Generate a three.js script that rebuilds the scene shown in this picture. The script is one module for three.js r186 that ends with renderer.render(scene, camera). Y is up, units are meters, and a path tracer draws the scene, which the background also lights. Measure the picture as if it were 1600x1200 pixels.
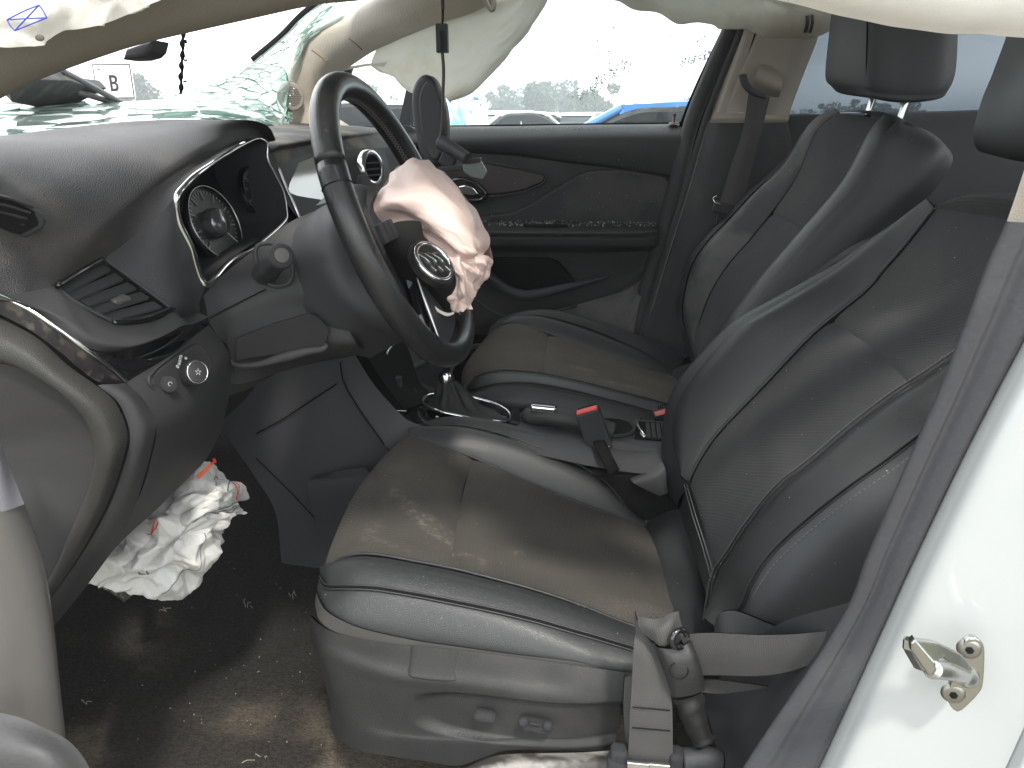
import * as THREE from 'three';
import { RoundedBoxGeometry } from 'three/addons/geometries/RoundedBoxGeometry.js';
import { mergeGeometries } from 'three/addons/utils/BufferGeometryUtils.js';
import { FontLoader } from 'three/addons/loaders/FontLoader.js';
import { TextGeometry } from 'three/addons/geometries/TextGeometry.js';

// ---------------------------------------------------------------- camera, sky, sun
// car axes: -x is the front of the car, +z its left (driver) side, y up, ground at y = 0
const scene = new THREE.Scene();
const camera = new THREE.PerspectiveCamera(53.13, 4 / 3, 0.03, 900);
const CAM = new THREE.Vector3(0, 1.2, 1.0), PITCH = 18.9 * Math.PI / 180, YAW = 7.2 * Math.PI / 180;
camera.position.copy(CAM);
const DIR = new THREE.Vector3(-Math.sin(YAW) * Math.cos(PITCH), -Math.sin(PITCH), -Math.cos(YAW) * Math.cos(PITCH));
camera.lookAt(CAM.clone().add(DIR));
camera.updateMatrixWorld();
scene.add(camera);
const EXPOSURE = 2.0;

function rng(seed) { let s = seed >>> 0; return () => { s = (s + 0x6D2B79F5) | 0; let t = Math.imul(s ^ (s >>> 15), 1 | s); t = (t + Math.imul(t ^ (t >>> 7), 61 | t)) ^ t; return ((t ^ (t >>> 14)) >>> 0) / 4294967296; }; }
function hash(x, y, s) { let h = Math.imul(x, 374761393) + Math.imul(y, 668265263) + Math.imul(s, 1442695041); h = Math.imul(h ^ (h >>> 13), 1274126177); return ((h ^ (h >>> 16)) >>> 0) / 4294967296; }
function vnoise(x, y, per, s) {             // value noise that repeats every `per` cells
  const xi = Math.floor(x), yi = Math.floor(y), fx = x - xi, fy = y - yi, m = (a) => ((a % per) + per) % per;
  const u = fx * fx * (3 - 2 * fx), v = fy * fy * (3 - 2 * fy);
  const a = hash(m(xi), m(yi), s), b = hash(m(xi + 1), m(yi), s), c = hash(m(xi), m(yi + 1), s), d = hash(m(xi + 1), m(yi + 1), s);
  return (a * (1 - u) + b * u) * (1 - v) + (c * (1 - u) + d * u) * v;
}
function fbm(x, y, per, s, oct = 4) { let t = 0, a = 0.5, n = 0; for (let i = 0; i < oct; i++) { t += a * vnoise(x, y, per, s + i); n += a; a *= 0.5; x *= 2; y *= 2; per *= 2; } return t / n; }
const sstep = (a, b, x) => { const t = Math.min(1, Math.max(0, (x - a) / (b - a))); return t * t * (3 - 2 * t); };
const mix = (a, b, t) => a + (b - a) * t;

const SUN = new THREE.Vector3(0.22, 0.83, 0.52).normalize();
{
  const w = 1024, h = 512, d = new Float32Array(w * h * 4);
  for (let j = 0; j < h; j++) for (let i = 0; i < w; i++) {
    const el = (j + 0.5) / h * Math.PI - Math.PI / 2, k = (j * w + i) * 4;        // row 0 is the nadir
    const up = Math.max(0, Math.sin(el));
    const c = fbm(i / w * 10, j / h * 10 * 0.9, 10, 5, 5), gap = sstep(0.47, 0.62, fbm(i / w * 8, j / h * 9, 8, 40, 4));
    const L = 2.35 * (0.75 + 0.35 * c) * (0.8 + 0.3 * up);
    let r = L, g = L * 1.01, b = L * 1.03;
    r = mix(r, 0.42, gap * 0.95); g = mix(g, 0.55, gap * 0.95); b = mix(b, 0.6, gap * 0.95);
    if (el < 0) { r = 0.28; g = 0.28; b = 0.26; }
    d[k] = r; d[k + 1] = g; d[k + 2] = b; d[k + 3] = 1;
  }
  const t = new THREE.DataTexture(d, w, h, THREE.RGBAFormat, THREE.FloatType);
  t.mapping = THREE.EquirectangularReflectionMapping; t.magFilter = THREE.LinearFilter; t.minFilter = THREE.LinearFilter; t.wrapS = THREE.RepeatWrapping; t.needsUpdate = true;
  scene.background = t; scene.environment = t;
}
scene.fog = new THREE.FogExp2(new THREE.Color().setRGB(0.9, 0.95, 1.0), 0.004);
const sun = new THREE.DirectionalLight(new THREE.Color(1, 0.95, 0.87), 2.0);
sun.position.copy(SUN).multiplyScalar(20); sun.castShadow = true; sun.shadow.radius = 10;
sun.shadow.mapSize.set(4096, 4096);
Object.assign(sun.shadow.camera, { left: -14, right: 14, top: 14, bottom: -14, near: 0.5, far: 60 });
scene.add(sun, sun.target);

// ---------------------------------------------------------------- helpers
const W = (x, y, z) => new THREE.Vector3(x, y, z);
const F = 1200, RIGHT = W(Math.cos(YAW), 0, -Math.sin(YAW)), UP = W(0, 0, 0).crossVectors(RIGHT, DIR);
// the point of the car's upright lengthwise plane z that a ray of the survey photograph meets: how the car was measured
function Z(px, py, z) {
  const v = DIR.clone().addScaledVector(RIGHT, (px - 800) / F).addScaledVector(UP, -(py - 600) / F);
  return CAM.clone().addScaledVector(v, (z - CAM.z) / v.z);
}
function X(px, py, x) { const v = DIR.clone().addScaledVector(RIGHT, (px - 800) / F).addScaledVector(UP, -(py - 600) / F); return CAM.clone().addScaledVector(v, (x - CAM.x) / v.x); }
function Y(px, py, y) { const v = DIR.clone().addScaledVector(RIGHT, (px - 800) / F).addScaledVector(UP, -(py - 600) / F); return CAM.clone().addScaledVector(v, (y - CAM.y) / v.y); }
const pt = (a) => a.isVector3 ? a : Z(a[0], a[1], a[2]);
const used = {};
function numbered(name) { const n = used[name] = (used[name] ?? -1) + 1; return n ? `${name}_${String(n).padStart(3, '0')}` : name; }
function tag(o, label, category, group) { o.userData.label = label; o.userData.category = category; if (group) o.userData.group = group; return o; }
function thing(name, label, category, pos = W(0, 0, 0), group) { const o = new THREE.Group(); o.name = numbered(name); o.position.copy(pos); scene.add(o); return tag(o, label, category, group); }
// geometry is given in car coordinates; a part is stored relative to its thing's base
function part(name, geo, mat, parent, extra) {
  const g = Array.isArray(geo) ? (geo.length > 1 ? merge(geo) : geo[0]) : geo;
  const m = new THREE.Mesh(g, mat); m.castShadow = m.receiveShadow = true;
  m.name = parent && parent !== scene ? name : numbered(name);
  if (parent && parent !== scene) {
    let off = W(0, 0, 0), p = parent; while (p && p !== scene) { off.add(p.position); p = p.parent; }
    m.position.copy(off).negate(); parent.add(m);
  } else scene.add(m);
  if (extra) Object.assign(m.userData, extra);
  return m;
}
function merge(list) {
  const gs = list.map((g) => { const n = g.index ? g.toNonIndexed() : g.clone(); for (const k of Object.keys(n.attributes)) if (!['position', 'normal', 'uv'].includes(k)) n.deleteAttribute(k); if (!n.attributes.uv) n.setAttribute('uv', new THREE.BufferAttribute(new Float32Array(n.attributes.position.count * 2), 2)); n.morphAttributes = {}; return n; });
  return mergeGeometries(gs, false);
}
function cr(p0, p1, p2, p3, t) {
  const f = (a, b, c, d) => 0.5 * (2 * b + (c - a) * t + (2 * a - 5 * b + 4 * c - d) * t * t + (3 * b - a - 3 * c + d) * t * t * t);
  return W(f(p0.x, p1.x, p2.x, p3.x), f(p0.y, p1.y, p2.y, p3.y), f(p0.z, p1.z, p2.z, p3.z));
}
function along(P, t, closed) {               // uniform Catmull-Rom
  const n = P.length, m = closed ? n : n - 1, s = Math.min(Math.max(t, 0), 1) * m, i = Math.min(Math.floor(s), m - 1), f = s - i;
  const g = (k) => closed ? P[((k % n) + n) % n] : k < 0 ? P[0].clone().multiplyScalar(2).sub(P[1]) : k >= n ? P[n - 1].clone().multiplyScalar(2).sub(P[n - 2]) : P[k];
  return cr(g(i - 1), g(i), g(i + 1), g(i + 2), f);
}
function curve(list, n, closed = false) {     // evenly spaced points along a smooth curve through the list
  const P = list.map(pt), D = [], L = [0], M = Math.max(200, P.length * 24);
  for (let i = 0; i <= M; i++) { D.push(along(P, i / M, closed)); if (i) L.push(L[i - 1] + D[i].distanceTo(D[i - 1])); }
  const out = []; let k = 0; const N = closed ? n : n - 1;
  for (let i = 0; i < n; i++) { const s = L[M] * i / N; while (k < M - 1 && L[k + 1] < s) k++; const t = (s - L[k]) / Math.max(1e-9, L[k + 1] - L[k]); out.push(D[k].clone().lerp(D[k + 1], Math.min(1, t))); }
  return out;
}
// smooth surface through a list of curves; rows run along them, columns across. o.tuck = how far the first / last curve edges sink, o.shell = thickness
function loft(curves, nu, nv, o = {}) {
  const C = curves.map((c) => c.raw ? c.raw : curve(c, nu, o.closedU));
  const pos = []; for (let j = 0; j < nv; j++) { const row = []; for (let i = 0; i < nu; i++) { const col = C.map((c) => c[i]); row.push(o.linear ? lin(col, j / (nv - 1)) : along(col, j / (nv - 1))); } pos.push(row); }
  return sheet(pos, o);
}
function lin(P, t) { const s = t * (P.length - 1), i = Math.min(Math.floor(s), P.length - 2); return P[i].clone().lerp(P[i + 1], s - i); }
function gridNormals(pos, cu) {
  const nv = pos.length, nu = pos[0].length, N = [];
  for (let j = 0; j < nv; j++) { const r = []; for (let i = 0; i < nu; i++) {
    const a = cu ? pos[j][(i + 1) % nu] : pos[j][Math.min(nu - 1, i + 1)], b = cu ? pos[j][(i + nu - 1) % nu] : pos[j][Math.max(0, i - 1)], c = pos[Math.min(nv - 1, j + 1)][i], d = pos[Math.max(0, j - 1)][i];
    r.push(a.clone().sub(b).cross(c.clone().sub(d)).normalize());
  } N.push(r); } return N;
}
function sheet(pos, o = {}) {
  const nv = pos.length, nu = pos[0].length, cu = !!o.closedU;
  let N = gridNormals(pos, cu);
  const flip = o.face ? Math.sign(N[nv >> 1][nu >> 1].dot(o.face)) || 1 : 1;
  // arc lengths
  const lu = [0], lv = [0];
  for (let i = 1; i < nu; i++) lu.push(lu[i - 1] + pos[nv >> 1][i].distanceTo(pos[nv >> 1][i - 1]));
  for (let j = 1; j < nv; j++) lv.push(lv[j - 1] + pos[j][nu >> 1].distanceTo(pos[j - 1][nu >> 1]));
  const U = lu[nu - 1], V = lv[nv - 1], [t0, t1, e0, e1] = o.tuck || [0, 0, 0, 0], w = o.tuckWidth || 0.007;
  const P = pos.map((row, j) => row.map((p, i) => {
    let d = t0 * Math.exp(-lv[j] / w) + t1 * Math.exp(-(V - lv[j]) / w) + e0 * Math.exp(-lu[i] / w) + e1 * Math.exp(-(U - lu[i]) / w);
    let h = -d; if (o.bulge) h += o.bulge * Math.sin(Math.PI * i / (nu - 1)) * Math.sin(Math.PI * j / (nv - 1));
    if (o.relief) h += o.relief(i / (nu - 1), j / (nv - 1), lu[i], lv[j], p);
    return h ? p.clone().addScaledVector(N[j][i], h * flip) : p;
  }));
  N = gridNormals(P, cu);
  const pa = [], na = [], ua = [], u1 = [], id = [];
  const put = (p, n, i, j, s) => { pa.push(p.x, p.y, p.z); na.push(n.x * s, n.y * s, n.z * s); ua.push(lu[i], lv[j]); u1.push(i / (nu - 1), j / (nv - 1)); };
  for (let j = 0; j < nv; j++) for (let i = 0; i < nu; i++) put(P[j][i], N[j][i], i, j, flip);
  const nn = cu ? nu : nu - 1;
  for (let j = 0; j < nv - 1; j++) for (let i = 0; i < nn; i++) { const i2 = (i + 1) % nu, a = j * nu + i, b = j * nu + i2, c = a + nu, d = b + nu; flip > 0 ? id.push(a, b, d, a, d, c) : id.push(a, d, b, a, c, d); }
  if (o.shell) {
    const base = pa.length / 3;
    for (let j = 0; j < nv; j++) for (let i = 0; i < nu; i++) put(P[j][i].clone().addScaledVector(N[j][i], -flip * o.shell), N[j][i], i, j, -flip);
    for (let j = 0; j < nv - 1; j++) for (let i = 0; i < nn; i++) { const i2 = (i + 1) % nu, a = base + j * nu + i, b = base + j * nu + i2, c = a + nu, d = b + nu; flip > 0 ? id.push(a, d, b, a, c, d) : id.push(a, b, d, a, d, c); }
    const rim = (list) => { const s = pa.length / 3; for (const [j, i] of list) { const n = N[j][i]; const q = P[j][i]; put(q, n, i, j, flip); put(q.clone().addScaledVector(n, -flip * o.shell), n, i, j, flip); } for (let k = 0; k < list.length - 1; k++) { const a = s + 2 * k; id.push(a, a + 1, a + 3, a, a + 3, a + 2); } };
    const R = (n) => [...Array(n).keys()];
    rim(R(nu).map((i) => [0, i])); rim(R(nu).map((i) => [nv - 1, i])); if (!cu) { rim(R(nv).map((j) => [j, 0])); rim(R(nv).map((j) => [j, nu - 1])); }
  }
  const g = new THREE.BufferGeometry();
  g.setAttribute('position', new THREE.Float32BufferAttribute(pa, 3)); g.setAttribute('normal', new THREE.Float32BufferAttribute(na, 3));
  g.setAttribute('uv', new THREE.Float32BufferAttribute(ua, 2)); g.setAttribute('uv1', new THREE.Float32BufferAttribute(u1, 2)); g.setIndex(id);
  g.userData.P = P; return g;
}
// round (or oval) tube along points; r may be a function of 0..1; ends closed
function tube(list, r, o = {}) {
  const n = o.n || Math.max(8, list.length * 6), P = o.raw ? list.map(pt) : curve(list, n, o.closed), sides = o.sides || 10, R = typeof r === 'function' ? r : () => r, rows = [];
  let up = o.up || W(0.13, 1, 0.21); const M = P.length;
  let side = null;
  for (let i = 0; i < M; i++) {
    const a = o.closed ? P[(i + 1) % M] : P[Math.min(M - 1, i + 1)], b = o.closed ? P[(i + M - 1) % M] : P[Math.max(0, i - 1)], t = a.clone().sub(b).normalize();
    if (!side) side = t.clone().cross(up).normalize(); else side = side.addScaledVector(t, -side.dot(t)).normalize();
    const u2 = side.clone().cross(t).normalize(), rr = R(i / (M - 1)), flat = o.flat || 1, row = [];
    for (let k = 0; k < sides; k++) { const an = k / sides * 2 * Math.PI; row.push(P[i].clone().addScaledVector(side, Math.cos(an) * rr).addScaledVector(u2, Math.sin(an) * rr * flat)); }
    rows.push(row);
  }
  if (o.closed) rows.push(rows[0].map((p) => p.clone()));
  else { const cap = (row, c) => row.map((p) => p.clone().lerp(c, 0.999)); rows.unshift(cap(rows[0], P[0])); rows.push(cap(rows[rows.length - 1], P[M - 1])); }
  const g = sheet(rows, { closedU: true });
  // outward normals
  const na = g.attributes.normal, pa = g.attributes.position; const c = W(0, 0, 0), v = W(0, 0, 0), q = W(0, 0, 0);
  const mid = (rows.length >> 1); c.set(0, 0, 0); rows[mid].forEach((p) => c.add(p)); c.divideScalar(sides); v.copy(rows[mid][0]).sub(c); const k = mid * sides; q.set(na.getX(k), na.getY(k), na.getZ(k));
  if (q.dot(v) < 0) { for (let i = 0; i < na.array.length; i++) na.array[i] *= -1; const ix = g.index.array; for (let i = 0; i < ix.length; i += 3) { const s = ix[i]; ix[i] = ix[i + 1]; ix[i + 1] = s; } }
  return g;
}
// rounded slab: outline of 3D points (roughly planar) extruded backward by depth, with a bevel
function slab(list, depth, o = {}) {
  const P = (o.smooth ? curve(list, o.n || 48, true) : list.map(pt)), c = W(0, 0, 0); P.forEach((p) => c.add(p)); c.divideScalar(P.length);
  let n = W(0, 0, 0); for (let i = 0; i < P.length; i++) n.add(P[i].clone().sub(c).cross(P[(i + 1) % P.length].clone().sub(c))); n.normalize();
  const face = o.face || CAM.clone().sub(c); if (n.dot(face) < 0) n.negate();
  const ex = P[0].clone().sub(c); ex.addScaledVector(n, -ex.dot(n)).normalize(); const ey = n.clone().cross(ex);
  const toShape = (Q, S) => { const a = Q.map((p) => { const d = p.clone().sub(c); return [d.dot(ex), d.dot(ey)]; }); S.moveTo(...a[0]); for (let i = 1; i < a.length; i++) S.lineTo(...a[i]); S.closePath(); return S; };
  const S = toShape(P, new THREE.Shape());
  for (const hl of o.holes || []) S.holes.push(toShape(o.smooth ? curve(hl, o.n || 48, true) : hl.map(pt), new THREE.Path()));
  const b = o.bevel ?? Math.min(0.002, depth * 0.3);
  const g = new THREE.ExtrudeGeometry(S, { depth: Math.max(1e-4, depth - 2 * b), bevelEnabled: b > 0, bevelThickness: b, bevelSize: b, bevelOffset: -b, bevelSegments: 3, curveSegments: 8 });
  g.translate(0, 0, -depth + b + (o.proud || 0));
  const m = new THREE.Matrix4().makeBasis(ex, ey, n).setPosition(c); g.applyMatrix4(m); return g;
}
// rounded box with its own axes: centre, x axis, y axis (z axis from both), sizes
function rbox(c, ax, ay, sx, sy, sz, r = 0.004, seg = 3) {
  const x = ax.clone().normalize(), z = x.clone().cross(ay).normalize(), y = z.clone().cross(x);
  const g = new RoundedBoxGeometry(sx, sy, sz, seg, Math.min(r, sx / 2.01, sy / 2.01, sz / 2.01)); g.applyMatrix4(new THREE.Matrix4().makeBasis(x, y, z).setPosition(pt(c))); return g;
}
function turn(profile, seg, base, axis, ref) {   // lathe: profile [[r, h]...] about an axis
  const g = new THREE.LatheGeometry(profile.map((p) => new THREE.Vector2(p[0], p[1])), seg); const y = axis.clone().normalize(), x = (ref || W(0.3, 0.2, 1)).clone().cross(y).normalize(), z = x.clone().cross(y);
  g.applyMatrix4(new THREE.Matrix4().makeBasis(x, y, z).setPosition(pt(base))); return g;
}
// flat band of webbing along points; wide = the width direction at each point (or one)
function band(list, widths, thick, o = {}) {
  const n = o.n || 40, P = curve(list, n), rows = [];
  const Wd = Array.isArray(widths) ? curve(widths, n) : null;
  const h = o.half || 0.0235, q = [-1, -0.5, 0, 0.5, 1];
  for (const s of q) rows.push(P.map((p, i) => { const d = (Wd ? Wd[i].clone().normalize() : widths.clone().normalize()); return p.clone().addScaledVector(d, s * h * (o.taper ? o.taper(i / (n - 1)) : 1)); }));
  return sheet(rows, { shell: thick, face: o.face });
}
// sewn seam: dark groove, a raised lip on either side
function seam(list, across, r = 0.0011) { const a = across.clone().normalize().multiplyScalar(0.0023); return [tube(shift(list, a), r, { n: 70, sides: 7 }), tube(shift(list, a.clone().negate()), r, { n: 70, sides: 7 })]; }
// row of stitches: short capsules standing on a curve
function stitches(list, step, r, lift, o = {}) {
  const P0 = curve(list, 2); let L = 0; const Q = curve(list, 200); for (let i = 1; i < 200; i++) L += Q[i].distanceTo(Q[i - 1]);
  const n = Math.max(4, Math.round(L / step)), P = curve(list, n * 2 + 1), gs = [];
  for (let i = 0; i < n; i++) { const a = P[2 * i].clone(), b = P[2 * i + 1].clone(); const m = a.clone().lerp(b, 0.5); if (lift) { a.add(lift); b.add(lift); }
    const t = b.clone().sub(a), g = new THREE.CylinderGeometry(r, r, t.length() * 1.25, 5, 1); g.applyQuaternion(new THREE.Quaternion().setFromUnitVectors(W(0, 1, 0), t.normalize())); g.translate(m.x + (lift ? lift.x : 0), m.y + (lift ? lift.y : 0), m.z + (lift ? lift.z : 0)); gs.push(g); }
  return merge(gs);
}
const shift = (list, v) => list.map((a) => pt(a).clone().add(v));

// crumpled cloth: straight folds of many directions with sharp creases, slightly bent
function crumple(seed, n, f0, f1) {
  const r = rng(seed), w = []; for (let i = 0; i < n; i++) { const a = r() * 6.283, f = mix(f0, f1, r()); w.push([Math.cos(a) * f, Math.sin(a) * f, r(), (0.5 + r()) / f]); }
  const tot = w.reduce((s, q) => s + q[3], 0);
  return (u, v) => { const x = u + 0.12 * (vnoise(u * 3, v * 3, 64, seed) - 0.5), y = v + 0.12 * (vnoise(u * 3, v * 3, 64, seed + 3) - 0.5); let h = 0; for (const q of w) { const t = x * q[0] + y * q[1] + q[2], d = t - Math.floor(t); h += q[3] * (Math.abs(2 * d - 1) * 2 - 1); } return h / tot * 2; };
}
// ---------------------------------------------------------------- materials
function tex(size, f, srgb, rep = 1) {
  const d = new Uint8Array(size * size * 4);
  for (let j = 0; j < size; j++) for (let i = 0; i < size; i++) { const c = f(i / size, j / size), k = (j * size + i) * 4; if (typeof c === 'number') d[k] = d[k + 1] = d[k + 2] = Math.max(0, Math.min(255, c * 255)); else for (let q = 0; q < 3; q++) d[k + q] = Math.max(0, Math.min(255, c[q] * 255)); d[k + 3] = 255; }
  const t = new THREE.DataTexture(d, size, size); t.wrapS = t.wrapT = THREE.RepeatWrapping; t.magFilter = THREE.LinearFilter; t.minFilter = THREE.LinearMipmapLinearFilter; t.generateMipmaps = true; if (srgb) t.colorSpace = THREE.SRGBColorSpace; t.repeat.set(rep, rep); t.needsUpdate = true; return t;
}
function again(t, rep, ch) { const c = t.clone(); c.repeat.set(rep, rep); if (ch) c.channel = ch; c.needsUpdate = true; return c; }
function cells(n, seed) { const p = []; for (let j = 0; j < n; j++) for (let i = 0; i < n; i++) p.push([(i + hash(i, j, seed)) / n, (j + hash(i, j, seed + 1)) / n]); return (u, v) => { let a = 9, b = 9; const ci = Math.floor(u * n), cj = Math.floor(v * n); for (let dj = -1; dj <= 1; dj++) for (let di = -1; di <= 1; di++) { const i = ((ci + di) % n + n) % n, j = ((cj + dj) % n + n) % n, q = p[j * n + i]; let x = Math.abs(q[0] - u), y = Math.abs(q[1] - v); x = Math.min(x, 1 - x); y = Math.min(y, 1 - y); const d = Math.hypot(x, y) * n; if (d < a) { b = a; a = d; } else if (d < b) b = d; } return [a, b]; }; }
const cl = cells(40, 7);
const T = {};
T.grain = tex(512, (u, v) => { const [a, b] = cl(u, v); return sstep(0, 0.35, b - a) * 0.75 + 0.25 * fbm(u * 24, v * 24, 24, 3, 3); });            // leather / moulded plastic
T.fine = tex(256, (u, v) => fbm(u * 48, v * 48, 48, 9, 3));
T.weave = tex(256, (u, v) => { const x = u * 16, y = v * 16, r = Math.floor(y), o = r % 2 ? 0.5 : 0, fx = ((x + o) % 1) - 0.5, fy = (y % 1) - 0.5; const dot = sstep(0.42, 0.15, Math.hypot(fx, fy * 1.3)); return 0.55 * (1 - dot) + 0.25 * vnoise(u * 128, v * 128, 128, 2) + 0.2 * vnoise(u * 64, v * 64, 64, 4); });
T.web = tex(128, (u, v) => { const a = Math.sin(u * 16 * Math.PI * 2 + Math.sin(v * 16 * Math.PI * 2) * 1.2) * 0.5 + 0.5, b = Math.abs(Math.sin(v * 16 * Math.PI * 2)); return 0.6 * a + 0.4 * b; });
T.carpet = tex(512, (u, v) => 0.6 * vnoise(u * 200, v * 200, 200, 2) + 0.4 * fbm(u * 40, v * 40, 40, 8, 3));
T.twill = tex(128, (u, v) => { const s = Math.sin((u * 24 + v * 24) * Math.PI * 2) * 0.5 + 0.5; return 0.6 * s + 0.4 * vnoise(u * 64, v * 64, 64, 3); });
T.smudge = tex(512, (u, v) => 0.35 + 0.5 * fbm(u * 6, v * 6, 6, 21, 5));
const mat = (o) => new THREE.MeshPhysicalMaterial({ side: THREE.DoubleSide, ...o });
const lin3 = (r, g = r, b = r) => new THREE.Color().setRGB(r, g, b);
// seat cloth: even weave tone with scuffs [u, v, length, width, angle, strength] where the photograph has them (u, v across the panel)
function scuffed(base, dust, seed, scuffs) {
  return tex(512, (u, v) => { let k = 0.16 * fbm(u * 5, v * 5, 5, seed, 5) + (hash(Math.floor(u * 512), Math.floor(v * 512), seed) > 0.9965 ? 0.5 : 0); const n = fbm(u * 60, v * 60, 60, seed + 4, 4);
    for (const [a, b, l, w, an, st] of scuffs) { const dx = u - a, dy = v - b, x = (dx * Math.cos(an) + dy * Math.sin(an)) / l, y = (-dx * Math.sin(an) + dy * Math.cos(an)) / w; k += 0.55 * st * Math.exp(-x * x - y * y) * (0.25 + 0.9 * sstep(0.42, 0.7, n)); }
    k = Math.min(1, k); return [0, 1, 2].map((q) => srgb(mix(base[q], dust[q], k))); }, true);
}
// dust and wear: pale brown speckle laid over a base colour (the dust's own colour)
function dusty(base, dust, amount, seed, size = 512, per = 5) {
  return tex(size, (u, v) => { const a = sstep(0.45, 0.75, fbm(u * per, v * per, per, seed, 5)), s = vnoise(u * size / 3, v * size / 3, Math.round(size / 3), seed + 9) > 0.955 ? 0.5 : 0; const k = Math.min(1, amount * (0.55 * a + s * (0.3 + a))); return [0, 1, 2].map((q) => srgb(mix(base[q], dust[q], k))); }, true);
}
const srgb = (x) => x <= 0.0031308 ? 12.92 * x : 1.055 * Math.pow(x, 1 / 2.4) - 0.055;
const M = {
  leather: mat({ color: lin3(0.026, 0.0275, 0.0285), roughness: 0.36, specularIntensity: 1, bumpMap: again(T.grain, 14), bumpScale: 0.0002 }),
  leatherSide: mat({ color: lin3(0.036, 0.038, 0.041), roughness: 0.5, bumpMap: again(T.grain, 14), bumpScale: 0.0002 }),
  fabric: mat({ map: again(dusty([0.066, 0.061, 0.056], [0.17, 0.155, 0.14], 0.35, 31), 1 / 0.55), roughness: 0.95, specularIntensity: 0.3, sheen: 0.25, sheenColor: lin3(0.2, 0.18, 0.16), bumpMap: again(T.weave, 11), bumpScale: 0.0012 }),
  fabricBack: mat({ map: again(dusty([0.06, 0.061, 0.063], [0.12, 0.115, 0.11], 0.35, 36), 1 / 0.55), roughness: 0.95, specularIntensity: 0.3, sheen: 0.2, sheenColor: lin3(0.18, 0.18, 0.18), bumpMap: again(T.weave, 11), bumpScale: 0.0012 }),
  thread: mat({ color: lin3(0.085, 0.085, 0.083), roughness: 0.8 }),
  plastic: mat({ color: lin3(0.039, 0.04, 0.044), roughness: 0.52, specularIntensity: 0.8, bumpMap: again(T.grain, 14), bumpScale: 0.00028 }),
  plasticDusty: mat({ map: again(dusty([0.038, 0.038, 0.039], [0.12, 0.113, 0.102], 0.32, 77), 1 / 0.45), roughness: 0.56, specularIntensity: 0.8, bumpMap: again(T.grain, 14), bumpScale: 0.0003 }),
  gloss: mat({ color: lin3(0.008, 0.008, 0.009), roughness: 0.12, clearcoat: 0.6, clearcoatRoughness: 0.08 }),
  black: mat({ color: lin3(0.008), roughness: 0.85, specularIntensity: 0.3 }),
  chrome: mat({ color: lin3(0.75, 0.75, 0.76), metalness: 1, roughness: 0.14 }),
  steel: mat({ color: lin3(0.5, 0.5, 0.48), metalness: 1, roughness: 0.25, bumpMap: again(T.fine, 10), bumpScale: 0.0001 }),
};
Object.assign(M, {
  trim: mat({ color: lin3(0.36, 0.33, 0.29), roughness: 0.9, bumpMap: again(T.twill, 14), bumpScale: 0.0006 }),
  trimSmooth: mat({ color: lin3(0.33, 0.295, 0.25), roughness: 0.6, bumpMap: again(T.grain, 9), bumpScale: 0.0002 }),
  cloth: mat({ color: lin3(0.86, 0.84, 0.79), roughness: 0.9, bumpMap: again(T.web, 20), bumpScale: 0.0001, transmission: 0.5, thickness: 0 }),
  clothFar: mat({ map: again(dusty([0.62, 0.61, 0.54], [0.36, 0.25, 0.13], 0.55, 55), 1 / 0.5), roughness: 0.95, bumpMap: again(T.web, 20), bumpScale: 0.0002, transmission: 0.25, thickness: 0 }),
  paint: mat({ color: lin3(0.4, 0.415, 0.415), roughness: 0.4, clearcoat: 1, clearcoatRoughness: 0.06 }),
  rubber: mat({ specularIntensity: 0.6, map: again(dusty([0.05, 0.051, 0.056], [0.12, 0.118, 0.115], 0.5, 91), 1 / 0.4), roughness: 0.75, bumpMap: again(T.fine, 6), bumpScale: 0.0004 }),
  carpet: mat({ map: again(dusty([0.03, 0.029, 0.028], [0.2, 0.165, 0.125], 0.9, 13, 1024, 7), 1 / 0.9), roughness: 1, specularIntensity: 0, bumpMap: again(T.carpet, 5), bumpScale: 0.003 }),
  glass: mat({ color: lin3(0.93, 0.98, 0.96), roughness: 0.0, transmission: 1, thickness: 0, ior: 1.5 }),
  tint: mat({ color: lin3(0.12, 0.14, 0.155), roughness: 0.0, transmission: 1, thickness: 0, ior: 1.5 }),
  web: mat({ color: lin3(0.058, 0.056, 0.054), roughness: 0.65, sheen: 0.3, sheenColor: lin3(0.3), bumpMap: again(T.web, 26), bumpScale: 0.0007 }),
});
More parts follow.
